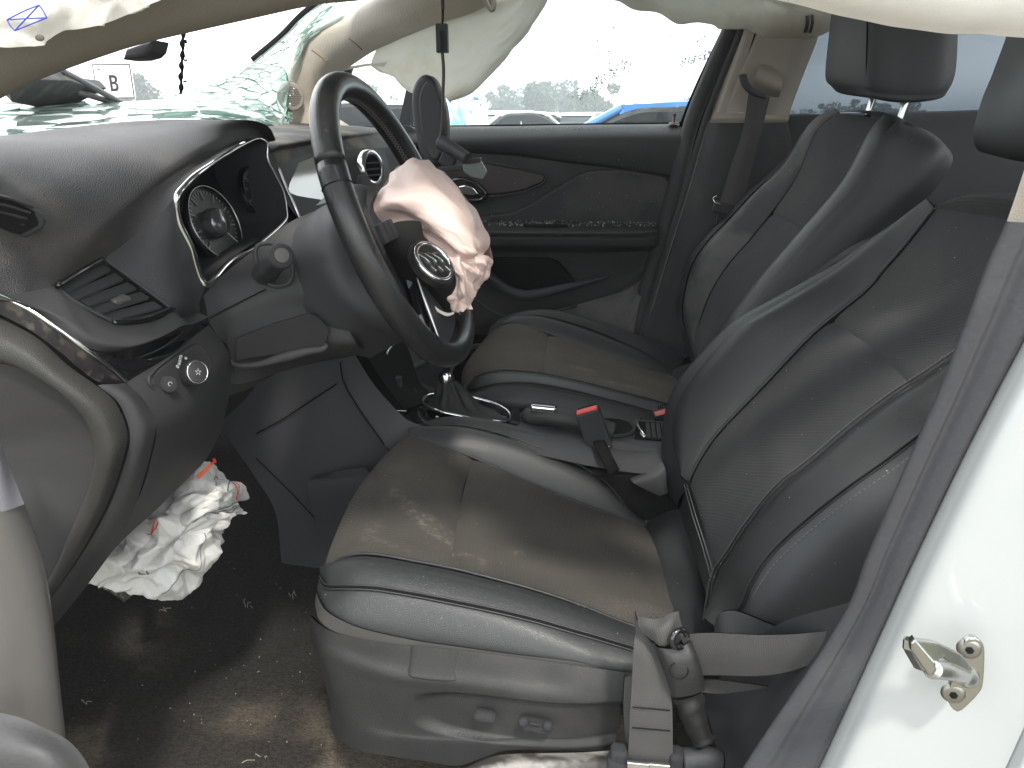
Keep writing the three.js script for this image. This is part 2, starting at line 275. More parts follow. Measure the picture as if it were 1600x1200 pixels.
// ---------------------------------------------------------------- ground and what stands outside
{
  const g = new THREE.PlaneGeometry(900, 900, 60, 60); g.rotateX(-Math.PI / 2);
  const gm = mat({ map: again(tex(512, (u, v) => { const a = sstep(0.42, 0.6, fbm(u * 7, v * 7, 7, 61, 5)), n = 0.7 + 0.6 * vnoise(u * 170, v * 170, 170, 62); return [mix(0.17, 0.075, a) * n, mix(0.155, 0.095, a) * n, mix(0.125, 0.04, a) * n].map(srgb); }, true), 60), roughness: 1, bumpMap: again(T.fine, 400), bumpScale: 0.01 });
  const m = part('ground', g, gm, scene); m.userData.kind = 'structure'; m.userData.label = 'worn grass and gravel yard that the wrecked cars stand on';
}
function parkedCar(label, color, pos, ang, o = {}) {
  const t = thing('parked_car', label, 'car', pos, o.group); t.rotation.y = ang;
  const paint = mat({ color, roughness: 0.35, clearcoat: 1, clearcoatRoughness: 0.08 }), dark = mat({ color: lin3(0.012, 0.014, 0.016), roughness: 0.06, specularIntensity: 1 });
  const L = o.len || 4.5, H = o.h || 1.45, s = L / 4.5, add = (n, g, m, p = t) => { const q = new THREE.Mesh(g, m); q.name = n; q.castShadow = q.receiveShadow = true; p.add(q); return q; };
  const ext = (pts, w, bev) => { const S = new THREE.Shape(); S.moveTo(pts[0][0] * s, pts[0][1] * H / 1.45); S.splineThru(pts.slice(1).map((p) => new THREE.Vector2(p[0] * s, p[1] * H / 1.45))); const gg = new THREE.ExtrudeGeometry(S, { depth: w - 2 * bev, bevelEnabled: true, bevelThickness: bev, bevelSize: bev * 0.6, bevelOffset: -bev * 0.6, bevelSegments: 4, curveSegments: 10 }); gg.translate(0, 0, -w / 2 + bev); return gg; };
  add('body', ext([[-2.2, 0.35], [-2.24, 0.62], [-2.05, 0.8], [-1.0, 0.97], [-0.2, 1.0], [1.2, 1.02], [2.0, 1.03], [2.2, 0.85], [2.22, 0.4], [1.8, 0.26], [0, 0.24], [-1.8, 0.26], [-2.2, 0.35]], 1.78, 0.16), paint);
  add('window', ext([[-1.15, 0.93], [-0.35, 1.36], [0.2, 1.425], [1.0, 1.40], [1.95, 0.98], [0.4, 0.9], [-1.15, 0.93]], 1.56, 0.14), dark);
  add('roof', ext([[-0.42, 1.35], [-0.1, 1.425], [0.5, 1.465], [1.1, 1.43], [1.32, 1.34], [0.5, 1.385], [-0.42, 1.35]], 1.5, 0.1), paint);
  for (const z of [-0.71, 0.71]) for (const seg of [[[-1.2, 0.94], [-0.38, 1.375]], [[0.3, 0.98], [0.25, 1.4]], [[1.25, 1.36], [1.98, 1.0]]]) {
    const a = W(seg[0][0] * s, seg[0][1] * H / 1.45, z * 1.07), b = W(seg[1][0] * s, seg[1][1] * H / 1.45, z * 1.0); const gg = new THREE.CylinderGeometry(0.045, 0.05, a.distanceTo(b), 8); gg.applyQuaternion(new THREE.Quaternion().setFromUnitVectors(W(0, 1, 0), b.clone().sub(a).normalize())); gg.translate(...a.clone().lerp(b, 0.5).toArray()); add('pillar', gg, paint);
  }
  for (const x of [-1.35, 1.35]) for (const z of [-0.78, 0.78]) { const w = add('wheel', new THREE.CylinderGeometry(0.32, 0.32, 0.2, 24).rotateX(Math.PI / 2).translate(x * s, 0.32, z), M.black); add('rim', new THREE.CylinderGeometry(0.2, 0.2, 0.21, 16).rotateX(Math.PI / 2).translate(x * s, 0.32, z), M.steel, w); }
  return t;
}
const G = (px, z) => { const p = Z(px, 250, z); return W(p.x, 0, z); };
parkedCar('bright blue sedan roof just beyond the passenger window, right end of the row', lin3(0.03, 0.16, 0.42), G(1010, -9.2), 0.04, { h: 1.41 });
parkedCar('white van roof rising behind the bright blue sedan', lin3(0.75), G(1010, -17), -0.05, { h: 1.5, len: 4.6 });
parkedCar('white car beyond the far corner of the windshield, nearest on the left', lin3(0.76, 0.77, 0.78), G(640, -9.5), Math.PI + 0.15, { h: 1.45, len: 4.4 });
const rowC = [[770, -20, lin3(0.5, 0.52, 0.53), 'silver'], [800, -23, lin3(0.74), 'white'], [826, -25, lin3(0.55, 0.56, 0.56), 'pale grey'], [850, -27, lin3(0.05, 0.16, 0.38), 'dark blue'], [838, -26, lin3(0.72), 'small white'], [905, -24, lin3(0.2, 0.2, 0.21), 'charcoal grey'], [792, -30, lin3(0.45, 0.36, 0.2), 'tan']];
rowC.forEach((r, i) => parkedCar(`${r[3]} parked car in the yard row between tarp and blue sedan, ${['nearest', 'second nearest', 'third nearest', 'fourth', 'far back', 'at the right', 'farthest'][i]}`, r[2], G(r[0], r[1]), 0.9 + 0.1 * (i % 3), { group: 'wrecked cars in the yard row' }));
parkedCar('red car seen low through the left of the broken windshield, beside the raised hood', lin3(0.42, 0.025, 0.03), W(-7.6, 0, -3.0), 1.5, { h: 1.5 });
parkedCar('small red car roof beyond the sign board', lin3(0.5, 0.03, 0.03), W(-14.8, 0, -15.5), 0.4, { h: 1.5 });
parkedCar('pale car roof seen through the tinted rear window behind the passenger headrest', lin3(0.6, 0.58, 0.54), G(1265, -16), 0.1, { h: 1.35 });
{ // blue and white tarp over a wreck
  const base = Z(730, 190, -4.6), t = thing('tarp', 'pale blue and white plastic tarp draped over a wreck beyond the mirror', 'tarp', W(base.x, 0, base.z));
  const r = rng(4), fold = (u, v, a, b) => 0.035 * Math.sin(u * 17 + Math.sin(v * 9) * 2) + 0.03 * (fbm(u * 9, v * 9, 9, 3, 3) - 0.5);
  const bl = mat({ color: lin3(0.3, 0.55, 0.78), roughness: 0.5, transmission: 0.25, thickness: 0 }), wh = mat({ color: lin3(0.78), roughness: 0.5, transmission: 0.25, thickness: 0 });
  part('sheet', loft([[[690, 166, -4.9], [722, 155, -4.8], [756, 146, -4.7]], [[680, 200, -4.3], [716, 196, -4.3], [740, 180, -4.3]], [[660, 330, -4.2], [700, 330, -4.2], [735, 330, -4.2]]], 40, 40, { relief: fold }), bl, t);
  part('sheet', loft([[[735, 170, -4.4], [748, 160, -4.4], [756, 146, -4.7], [760, 168, -4.5]], [[730, 192, -4.25], [742, 188, -4.25], [752, 186, -4.3], [761, 182, -4.4]], [[735, 330, -4.2], [745, 330, -4.2], [755, 330, -4.2], [764, 330, -4.3]]], 40, 40, { relief: fold }), wh, t);
  part('wreck_frame', rbox(W(base.x - 0.2, 0.5, base.z - 1.2), W(1, 0, 0), UP0(), 2.2, 1.0, 1.5, 0.15), M.black, t);
}
function UP0() { return W(0, 1, 0); }
{ // distant trees, each with its own trunk and crown of leaves
  const r = rng(11), leafM = [lin3(0.06, 0.085, 0.045), lin3(0.075, 0.1, 0.055), lin3(0.05, 0.072, 0.04)].map((c) => mat({ color: c, roughness: 0.9, transmission: 0.3, thickness: 0 })), bark = mat({ color: lin3(0.1, 0.08, 0.06), roughness: 1 });
  const crown = (h, wd, n, seed) => { const q = rng(seed), pos = [], id = []; const lobes = []; for (let i = 0; i < 9; i++) lobes.push([(q() - 0.5) * wd, h * (0.38 + 0.5 * q()), (q() - 0.5) * wd, wd * (0.18 + 0.2 * q())]);
    for (let i = 0; i < n; i++) { const L = lobes[Math.floor(q() * lobes.length)], a = q() * 6.28, b = Math.acos(2 * q() - 1), rr = L[3] * (0.6 + 0.5 * q()), c = W(L[0] + rr * Math.sin(b) * Math.cos(a), L[1] + rr * Math.cos(b) * 0.8, L[2] + rr * Math.sin(b) * Math.sin(a)), s = h * 0.028 * (0.6 + q()); const d1 = W(q() - 0.5, q() - 0.5, q() - 0.5).normalize().multiplyScalar(s), d2 = W(q() - 0.5, q() - 0.5, q() - 0.5).normalize().multiplyScalar(s), k = pos.length / 3; for (const e of [c.clone().add(d1), c.clone().add(d2), c.clone().sub(d1), c.clone().sub(d2)]) pos.push(e.x, e.y, e.z); id.push(k, k + 1, k + 2, k, k + 2, k + 3); }
    const g = new THREE.BufferGeometry(); g.setAttribute('position', new THREE.Float32BufferAttribute(pos, 3)); g.setIndex(id); g.computeVertexNormals(); return g; };
  const shapes = [[7, 5], [9, 4.6], [6, 6.5], [10, 5.5]].map(([h, w], i) => ({ h, w, g: crown(h, w, 1300, 70 + i) }));
  const spots = [];
  for (let i = 0; i < 18; i++) spots.push([756 + i * 10.5 + (r() - 0.5) * 7, -88 - r() * 40, 0.46 + 0.28 * Math.sin(i * 1.9) ** 2]);
  for (const p of [965, 982, 1000, 1040, 1062, 1080]) spots.push([p, -100 - r() * 30, 0.3 + 0.14 * r()]);
  for (let i = 0; i < 13; i++) spots.push([1236 + i * 16 + (r() - 0.5) * 8, -95 - r() * 30, 0.32 + 0.18 * r()]);
  for (const p of [205, 214, 222, 231, 240, 560, 575, 600, 660]) spots.push([p, -70 - r() * 25, 0.4 + 0.25 * r()]);
  spots.forEach(([px, z, sc], i) => {
    const s = shapes[i % 4], t = thing('distant_tree', px < 700 ? 'small green tree on the horizon beyond the broken windshield' : px < 1100 ? 'round green tree on the horizon beyond the passenger window' : 'dark green tree on the horizon through the tinted rear window', 'tree', G(px, z), px < 700 ? 'trees beyond the windshield' : px < 1100 ? 'trees beyond the passenger window' : 'trees through the tinted rear window');
    const tr = new THREE.Mesh(new THREE.CylinderGeometry(0.1, 0.2, s.h * 0.6, 7).translate(0, s.h * 0.3, 0), bark); tr.name = 'trunk'; const c = new THREE.Mesh(s.g, leafM[i % 3]); c.name = 'crown'; c.castShadow = true; t.add(tr, c); t.scale.setScalar(sc); t.rotation.y = r() * 6;
  });
  const sh = []; const q = rng(17); // scrub under the tree line
  for (let i = 0; i < 5000; i++) { const a = G(100 + q() * 1500, -75 - q() * 60), h = 0.4 + 1.0 * q() * q(); const g = [W(a.x, h, a.z), W(a.x - 0.5 * q(), h * 0.3, a.z), W(a.x + 0.6 * q(), h * 0.35, a.z + 0.4 * q())]; sh.push(...g.flatMap((p) => [p.x, p.y, p.z])); }
  const sg = new THREE.BufferGeometry(); sg.setAttribute('position', new THREE.Float32BufferAttribute(sh, 3)); sg.computeVertexNormals(); const sm = part('scrub', sg, leafM[1], scene); sm.userData.kind = 'stuff'; sm.userData.label = 'low green scrub in front of the distant tree line'; sm.userData.category = 'scrub';
}
{ // yard sign with the row letter
  const a = Z(144, 100, -8), b = Z(204, 102, -8), c = Z(210, 154, -8), d = Z(150, 154, -8), o = a.clone().lerp(c, 0.5);
  const w = Math.abs(b.x - a.x), h = a.y - d.y, t = thing('yard_sign', 'white board with a black letter B standing beyond the broken windshield', 'sign', W(o.x, 0, -8));
  const cv = document.createElement('canvas'); cv.width = 512; cv.height = Math.round(512 * h / w); const x = cv.getContext('2d'), H = cv.height; x.fillStyle = '#e4e4e2'; x.fillRect(0, 0, 512, H); x.strokeStyle = '#000'; x.lineWidth = 14; x.strokeRect(8, 8, 496, H - 16); x.fillStyle = '#120c0d'; x.font = 'bold 270px sans-serif'; x.textAlign = 'center'; x.textBaseline = 'middle'; x.save(); x.translate(256, H * 0.56); x.scale(0.85, 1); x.fillText('B', 0, 0); x.restore();
  x.lineWidth = 7; x.strokeStyle = '#444'; x.beginPath(); x.ellipse(82, 62, 42, 24, 0, 0, 7); x.stroke(); x.fillStyle = '#555'; x.fillRect(54, 54, 56, 15);
  const ct = new THREE.CanvasTexture(cv); ct.colorSpace = THREE.SRGBColorSpace;
  const bo = new THREE.Mesh(new RoundedBoxGeometry(w * 1.02, h * 1.02, 0.02, 2, 0.008), mat({ color: lin3(0.6), roughness: 0.5 })); bo.name = 'board'; bo.position.set(0, o.y, -0.013); const f = new THREE.Mesh(new THREE.PlaneGeometry(w, h), mat({ map: ct, roughness: 0.5 })); f.name = 'printed_face'; f.position.set(0, o.y, 0); t.add(bo, f);
  for (const s of [-0.4, 0.4]) { const p = new THREE.Mesh(new THREE.CylinderGeometry(0.02, 0.02, o.y, 8).translate(s * w, o.y / 2, -0.05), M.steel); p.name = 'post'; t.add(p); }
}
// ---------------------------------------------------------------- the wrecked car: shell
const body = thing('wrecked_car', 'white wrecked car shell with open driver door opening, seen from the left side', 'car body', W(0, 0, 0));
part('roof', loft([[W(-0.62, 1.54, -1.04), W(0.2, 1.63, -1.0), W(1.9, 1.6, -1.0)], [W(-0.68, 1.6, -0.36), W(0.2, 1.68, -0.36), W(1.95, 1.65, -0.36)], [W(-0.62, 1.54, 0.32), W(0.2, 1.63, 0.34), W(1.9, 1.6, 0.34)]], 30, 20, { shell: 0.03, face: W(0, 1, 0) }), M.paint, body);
for (const z of [-1.13, 0.45]) part('roof_rail', tube([W(-0.55, 1.49, z), W(0.2, 1.575, z), W(1.0, 1.57, z), W(1.9, 1.5, z)], 0.055, { n: 24, flat: 0.8 }), M.paint, body);
part('floor_carpet', loft([[W(-1.15, 0.62, -1.06), W(-0.95, 0.45, -1.06), W(-0.7, 0.385, -1.06), W(0, 0.375, -1.06), W(1.9, 0.38, -1.06)], [W(-1.15, 0.62, -0.36), W(-0.95, 0.45, -0.36), W(-0.7, 0.385, -0.36), W(0, 0.375, -0.36), W(1.9, 0.38, -0.36)], [W(-1.15, 0.62, 0.4), W(-0.95, 0.45, 0.4), W(-0.7, 0.385, 0.4), W(0, 0.375, 0.4), W(1.9, 0.38, 0.4)]], 120, 90, { face: UP0(), relief: (u, v) => 0.008 * (fbm(u * 14, v * 14, 14, 5, 3) - 0.5) }), mat({ map: again(tex(1024, (u, v) => { const near = sstep(0.7, 0.98, v), pile = 0.65 + 0.7 * hash(Math.floor(u * 1024), Math.floor(v * 1024), 3), a = sstep(0.36, 0.7, fbm(u * 24, v * 12, 128, 51, 5)), k = Math.min(1, 0.03 + near * (0.06 + 0.6 * a * a)); return [mix(0.026, 0.19, k), mix(0.0255, 0.155, k), mix(0.025, 0.118, k)].map((q) => srgb(q * pile)); }, true), 1, 1), roughness: 1, specularIntensity: 0, bumpMap: again(T.carpet, 6), bumpScale: 0.0025 }), body);
part('bulkhead', loft([[W(-1.12, 0.55, -1.1), W(-1.12, 0.55, 0.44)], [W(-1.2, 0.9, -1.1), W(-1.2, 0.9, 0.44)], [W(-1.15, 1.12, -1.1), W(-1.15, 1.12, 0.44)]], 20, 12, { shell: 0.03 }), M.black, body);
part('footwell_side', loft([[W(-1.15, 1.1, 0.33), W(-0.64, 1.1, 0.33)], [W(-1.15, 0.4, 0.33), W(-0.64, 0.4, 0.33)]], 10, 8, { shell: 0.02 }), M.black, body);
part('footwell_side', loft([[W(-1.2, 1.14, -1.2), W(-0.2, 1.12, -1.2)], [W(-1.2, 0.36, -1.16), W(-0.2, 0.36, -1.16)]], 10, 8, { shell: 0.02 }), M.black, body);
part('hood', slab([[30, 146, -0.1], [95, 110, -0.35], [122, 122, -0.45], [188, 160, -0.6], [80, 162, -0.45], [20, 160, -0.2]], 0.02), mat({ map: again(dusty([0.045, 0.045, 0.045], [0.2, 0.19, 0.17], 0.9, 14, 256, 8), 3), roughness: 0.75 }), body);
part('hood', loft([[[-80, 158, -0.5], [40, 160, -0.62], [130, 166, -0.75], [220, 178, -0.9], [330, 187, -1.0]], [[-80, 182, -0.45], [40, 184, -0.55], [130, 187, -0.7], [220, 192, -0.85], [330, 195, -0.95]], [[-80, 240, -0.3], [40, 240, -0.4], [130, 240, -0.6], [220, 235, -0.8], [330, 230, -0.9]]], 60, 20, { relief: (u, v) => 0.03 * (fbm(u * 6, v * 4, 64, 4, 3) - 0.5), face: UP0() }), mat({ map: again(dusty([0.07, 0.075, 0.072], [0.4, 0.4, 0.38], 0.9, 15, 256, 6), 2), roughness: 0.6 }), body);
for (const d of [[[95, 110, -0.34], [130, 128, -0.45], [188, 160, -0.59]], [[118, 142, -0.44], [150, 152, -0.52], [175, 160, -0.56]]]) part('hood_rib', tube(d, 0.006), mat({ color: lin3(0.12), roughness: 0.5 }), body);
// far and rear closures
part('rear_quarter', loft([[W(1.75, 0.38, -1.12), W(1.75, 0.38, 0.42)], [W(1.8, 1.18, -1.12), W(1.8, 1.18, 0.42)]], 6, 6, { shell: 0.03 }), M.leatherSide, body);
part('rear_quarter', loft([[W(1.0, 0.3, 0.44), W(1.8, 0.3, 0.44)], [W(0.95, 1.18, 0.44), W(1.8, 1.2, 0.44)]], 6, 6, { shell: 0.04 }), M.paint, body);
part('door_inner', loft([[W(0.36, 0.3, 0.42), W(1.0, 0.3, 0.42)], [W(0.36, 1.17, 0.42), W(1.0, 1.18, 0.42)]], 6, 6, { shell: 0.03 }), M.leatherSide, body);
// near B pillar: painted jamb, its dark weatherstrip and the inner trim
{
  const e = [[1230, 1290, 0.455], [1278, 1200, 0.455], [1381, 975, 0.455], [1412, 906, 0.455], [1453, 819, 0.455], [1506, 709, 0.455], [1562, 600, 0.455], [1600, 528, 0.455], [1700, 330, 0.45], [1790, 150, 0.44]];
  const emb = [[1390, 1200, 0.5], [1425, 1095, 0.5], [1450, 1000, 0.5], [1490, 955, 0.5], [1560, 940, 0.5]].map(pt);
  const off = (dx, dy, z) => e.map(([a, b]) => [a + dx, b + dy, z]);
  part('b_pillar', loft([off(0, 0, 0.448), off(22, 6, 0.464), off(46, 14, 0.478), off(110, 36, 0.492), off(190, 66, 0.505), off(250, 90, 0.513)], 90, 60, { face: W(-0.3, 0, 1), relief: (u, v, a, b) => 0.0025 * Math.sin(v * 7) }), M.paint, body);
  const o2 = [[1340, 1290, 0.522], [1516, 1200, 0.522], [1537, 1137, 0.522], [1600, 1025, 0.522], [1720, 820, 0.52], [1900, 500, 0.51]];
  part('b_pillar', loft([off(250, 90, 0.513).map((q) => q), e.map(([a, b]) => [a + 275, b + 100, 0.525]), e.map(([a, b]) => [a + 300, b + 112, 0.52]), e.map(([a, b]) => { const p = Z(a + 330, b + 120, 0.5); return p; })], 60, 20, { face: W(0, 0, 1) }), M.paint, body);
  part('door_seal', tube(e.map(([a, b]) => [a + 330, b + 128, 0.53]), 0.012, { n: 50 }), M.rubber, body);
  const s0 = [[1120, 1290, 0.43], [1160, 1200, 0.43], [1309, 975, 0.43], [1356, 866, 0.43], [1400, 762, 0.43], [1437, 678, 0.43], [1462, 622, 0.43], [1494, 541, 0.43], [1522, 469, 0.43], [1544, 409, 0.43], [1573, 345, 0.43]];
  const s1 = [[1230, 1290, 0.452], [1278, 1200, 0.452], [1381, 975, 0.452], [1412, 906, 0.452], [1453, 819, 0.452], [1506, 709, 0.452], [1562, 600, 0.452], [1600, 528, 0.452], [1640, 450, 0.45], [1665, 400, 0.45], [1690, 350, 0.448]];
  const md = (t, dz) => { const A = curve(s0, 60), B = curve(s1, 60); return A.map((p, i) => p.clone().lerp(B[i], t).add(W(0, 0, dz))); };
  part('weatherstrip', loft([s0.map((a) => pt(a).add(W(0.04, 0, -0.03))), s0, md(0.22, 0.006), md(0.42, 0.001), md(0.6, 0.004), md(0.85, 0.004), s1], 60, 40, { face: W(-0.5, 0, 1) }), M.rubber, body);
  part('upper_trim', loft([[[1573, 346, 0.428], [1587, 306, 0.428], [1612, 230, 0.425], [1660, 90, 0.41]], [[1620, 362, 0.442], [1630, 306, 0.442], [1660, 230, 0.44], [1710, 90, 0.43]], [[1690, 352, 0.449], [1705, 306, 0.449], [1735, 230, 0.447], [1780, 90, 0.44]]], 20, 14, { face: W(0, 0, 1), shell: 0.01 }), M.trimSmooth, body);
  part('lower_trim', loft([[[1096, 1090, 0.30], [1110, 1130, 0.3], [1130, 1210, 0.3], [1150, 1290, 0.3]], [[1200, 985, 0.34], [1210, 1060, 0.34], [1180, 1160, 0.35], [1170, 1290, 0.36]], [[1330, 940, 0.42], [1300, 1000, 0.42], [1240, 1090, 0.42], [1150, 1260, 0.42]]], 24, 16, { face: W(-0.6, 0, 1) }), M.plastic, body);
}
// front jamb and sill at the lower left corner, out of focus close to the lens
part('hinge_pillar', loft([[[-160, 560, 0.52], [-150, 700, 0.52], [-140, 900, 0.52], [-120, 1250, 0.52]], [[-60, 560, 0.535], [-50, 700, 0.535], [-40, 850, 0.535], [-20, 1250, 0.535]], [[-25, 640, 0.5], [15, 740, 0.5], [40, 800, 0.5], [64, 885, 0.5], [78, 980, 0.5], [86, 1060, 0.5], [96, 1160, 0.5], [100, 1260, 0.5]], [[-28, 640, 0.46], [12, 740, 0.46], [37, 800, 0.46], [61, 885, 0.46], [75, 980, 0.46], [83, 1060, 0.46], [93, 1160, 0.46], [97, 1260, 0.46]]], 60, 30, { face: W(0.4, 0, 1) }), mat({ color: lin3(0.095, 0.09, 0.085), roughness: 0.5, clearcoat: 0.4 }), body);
part('hinge_lit_patch', loft([[[-60, 600, 0.53], [-60, 700, 0.53], [-60, 800, 0.53]], [[-20, 610, 0.525], [-8, 700, 0.525], [0, 800, 0.525]], [[-22, 640, 0.506], [17, 735, 0.506], [38, 788, 0.506]]], 20, 14, { face: W(0.4, 0, 1), shell: 0.004 }), mat({ color: lin3(0.15, 0.15, 0.165), roughness: 0.5, clearcoat: 0.4 }), body);  // lighter colour paints in the light falling on the top of the jamb
part('sill_cover', loft([[[-60, 1105, 0.56], [20, 1118, 0.56], [70, 1138, 0.56], [110, 1160, 0.56], [140, 1200, 0.56], [160, 1260, 0.56]], [[-60, 1180, 0.585], [10, 1182, 0.585], [50, 1190, 0.585], [75, 1215, 0.585], [90, 1260, 0.585]], [[-60, 1280, 0.58], [0, 1285, 0.58], [30, 1300, 0.58], [50, 1320, 0.58]]], 40, 20, { face: W(0.2, 1, 1) }), mat({ color: lin3(0.05, 0.05, 0.05), roughness: 0.6, bumpMap: again(T.fine, 6), bumpScale: 0.0004 }), body);
part('sill_carpet', loft([[W(-0.66, 0.42, 0.42), W(-0.45, 0.4, 0.42), W(0.3, 0.4, 0.42)], [W(-0.66, 0.42, 0.33), W(-0.45, 0.385, 0.33), W(0.3, 0.385, 0.33)]], 30, 8, { face: UP0(), shell: 0.01 }), M.carpet, body);
part('sill', loft([[W(-0.7, 0.30, 0.53), W(1.0, 0.3, 0.53)], [W(-0.7, 0.42, 0.52), W(1.0, 0.42, 0.52)], [W(-0.7, 0.43, 0.46), W(1.0, 0.43, 0.46)], [W(-0.7, 0.38, 0.41), W(1.0, 0.38, 0.41)]], 12, 18, { face: W(0, 1, 1) }), M.plasticDusty, body);
// ---------------------------------------------------------------- pillar trims
{
  const t = thing('pillar_trim', 'grey beige woven windshield pillar trim slanting across the top left, nearest the camera', 'pillar trim', Z(200, 60, 0.42));
  const low = [W(-0.98, 0.99, 0.405), W(-0.7, 1.12, 0.405), [-90, 195, 0.405], [0, 156, 0.405], [31, 138, 0.405], [94, 112, 0.405], [137, 95, 0.405], [187, 80, 0.405], [237, 64, 0.405], [312, 47, 0.405], [437, 19, 0.405], [540, -3, 0.405], [660, -32, 0.405], W(0.05, 1.4, 0.42), W(0.3, 1.52, 0.42)];
  const up = low.map((q, i) => q.isVector3 ? q.clone().add(W(-0.015, 0.045, 0.065)) : Z(q[0] - 20, q[1] - 105 + (i - 2) * 1.5, 0.47));
  const A = curve(low, 40), B = curve(up, 40), m = (k, dy, dz) => A.map((p, i) => p.clone().lerp(B[i], k).add(W(0, dy, dz)));
  part('cover', loft([A.map((p) => p.clone().add(W(0, 0.02, -0.03))), A, m(0.2, -0.004, 0.012), m(0.6, 0.0, 0.012), m(1, 0, 0), m(1.1, 0.02, -0.06)], 60, 24, { face: W(0, 0, 1) }), mat({ color: lin3(0.21, 0.19, 0.165), roughness: 0.9, bumpMap: again(T.twill, 30), bumpScale: 0.0004 }), t);
  part('bracket', slab([[190, 93, 0.30], [195, 76, 0.30], [238, 62, 0.30], [234, 80, 0.30], [226, 88, 0.30], [212, 92, 0.30]], 0.03, { bevel: 0.004 }), M.plastic, t);
}
{
  const t = thing('pillar_trim', 'pale beige ribbed windshield pillar trim on the far side with round speaker grille', 'pillar trim', Z(520, 90, -1.04));
  const up = [[430, 225, -1.0], [444, 190, -1.0], [447, 150, -1.0], [458, 108, -1.0], [477, 62, -1.01], [528, 33, -1.03], [587, 0, -1.05], [650, -35, -1.07], [720, -72, -1.08]];
  const lo = [[560, 240, -1.09], [545, 215, -1.09], [508, 185, -1.09], [512, 140, -1.09], [531, 115, -1.095], [556, 97, -1.1], [587, 78, -1.1], [637, 57, -1.1], [700, 35, -1.1], [772, 14, -1.1]];
  const A = curve(up, 60), B = curve(lo, 60), m = (k, d) => A.map((p, i) => p.clone().lerp(B[i], k).add(W(0.6 * d, 0.1 * d, d)));
  part('cover', loft([A.map((p) => p.clone().add(W(-0.02, 0.01, -0.04))), A, m(0.3, 0.022), m(0.65, 0.026), B, B.map((p) => p.clone().add(W(0, 0.02, -0.05)))], 80, 40, { face: W(0, 0, 1) }), mat({ map: again(dusty([0.5, 0.465, 0.41], [0.28, 0.18, 0.09], 0.5, 44, 512, 4), 2), roughness: 0.85, bumpMap: again(T.twill, 10), bumpScale: 0.0012 }), t);
  const c = Z(456, 151, -0.968), ax = W(0.82, 0.05, 0.57).normalize();
  const gr = part('speaker_grille', turn([[0.0001, 0.003], [0.024, 0.003], [0.03, 0.0045], [0.034, 0.002], [0.035, -0.012]], 32, c, ax), M.trimSmooth, t); const holes = [];
  const ex = W(0, 1, 0).cross(ax).normalize(), ey = ax.clone().cross(ex); for (let i = -5; i <= 5; i++) for (let j = -5; j <= 5; j++) { const x = (i + (j % 2) * 0.5) * 0.0048, y = j * 0.0043; if (Math.hypot(x, y) < 0.024) { const h = new THREE.CircleGeometry(0.0016, 8); h.applyMatrix4(new THREE.Matrix4().makeBasis(ex, ey, ax).setPosition(c.clone().addScaledVector(ax, 0.0037).addScaledVector(ex, x).addScaledVector(ey, y))); holes.push(h); } }
  part('grille_holes', holes, M.black, gr, { kind: 'stuff' });
  part('trim_lip', tube([[755, -5, -1.06], [768, 16, -1.06], [772, 4, -1.065], [766, -12, -1.07]], 0.006), M.trimSmooth, t);
  const crack = mat({ color: lin3(0.2, 0.13, 0.07), roughness: 0.9 });
  part('scratch', tube([[545, 60, -1.012], [555, 68, -1.015], [566, 78, -1.035]], 0.0016), crack, t); part('scratch', tube([[487, 78, -0.985], [498, 86, -0.987], [512, 96, -0.992]], 0.002), crack, t);
}
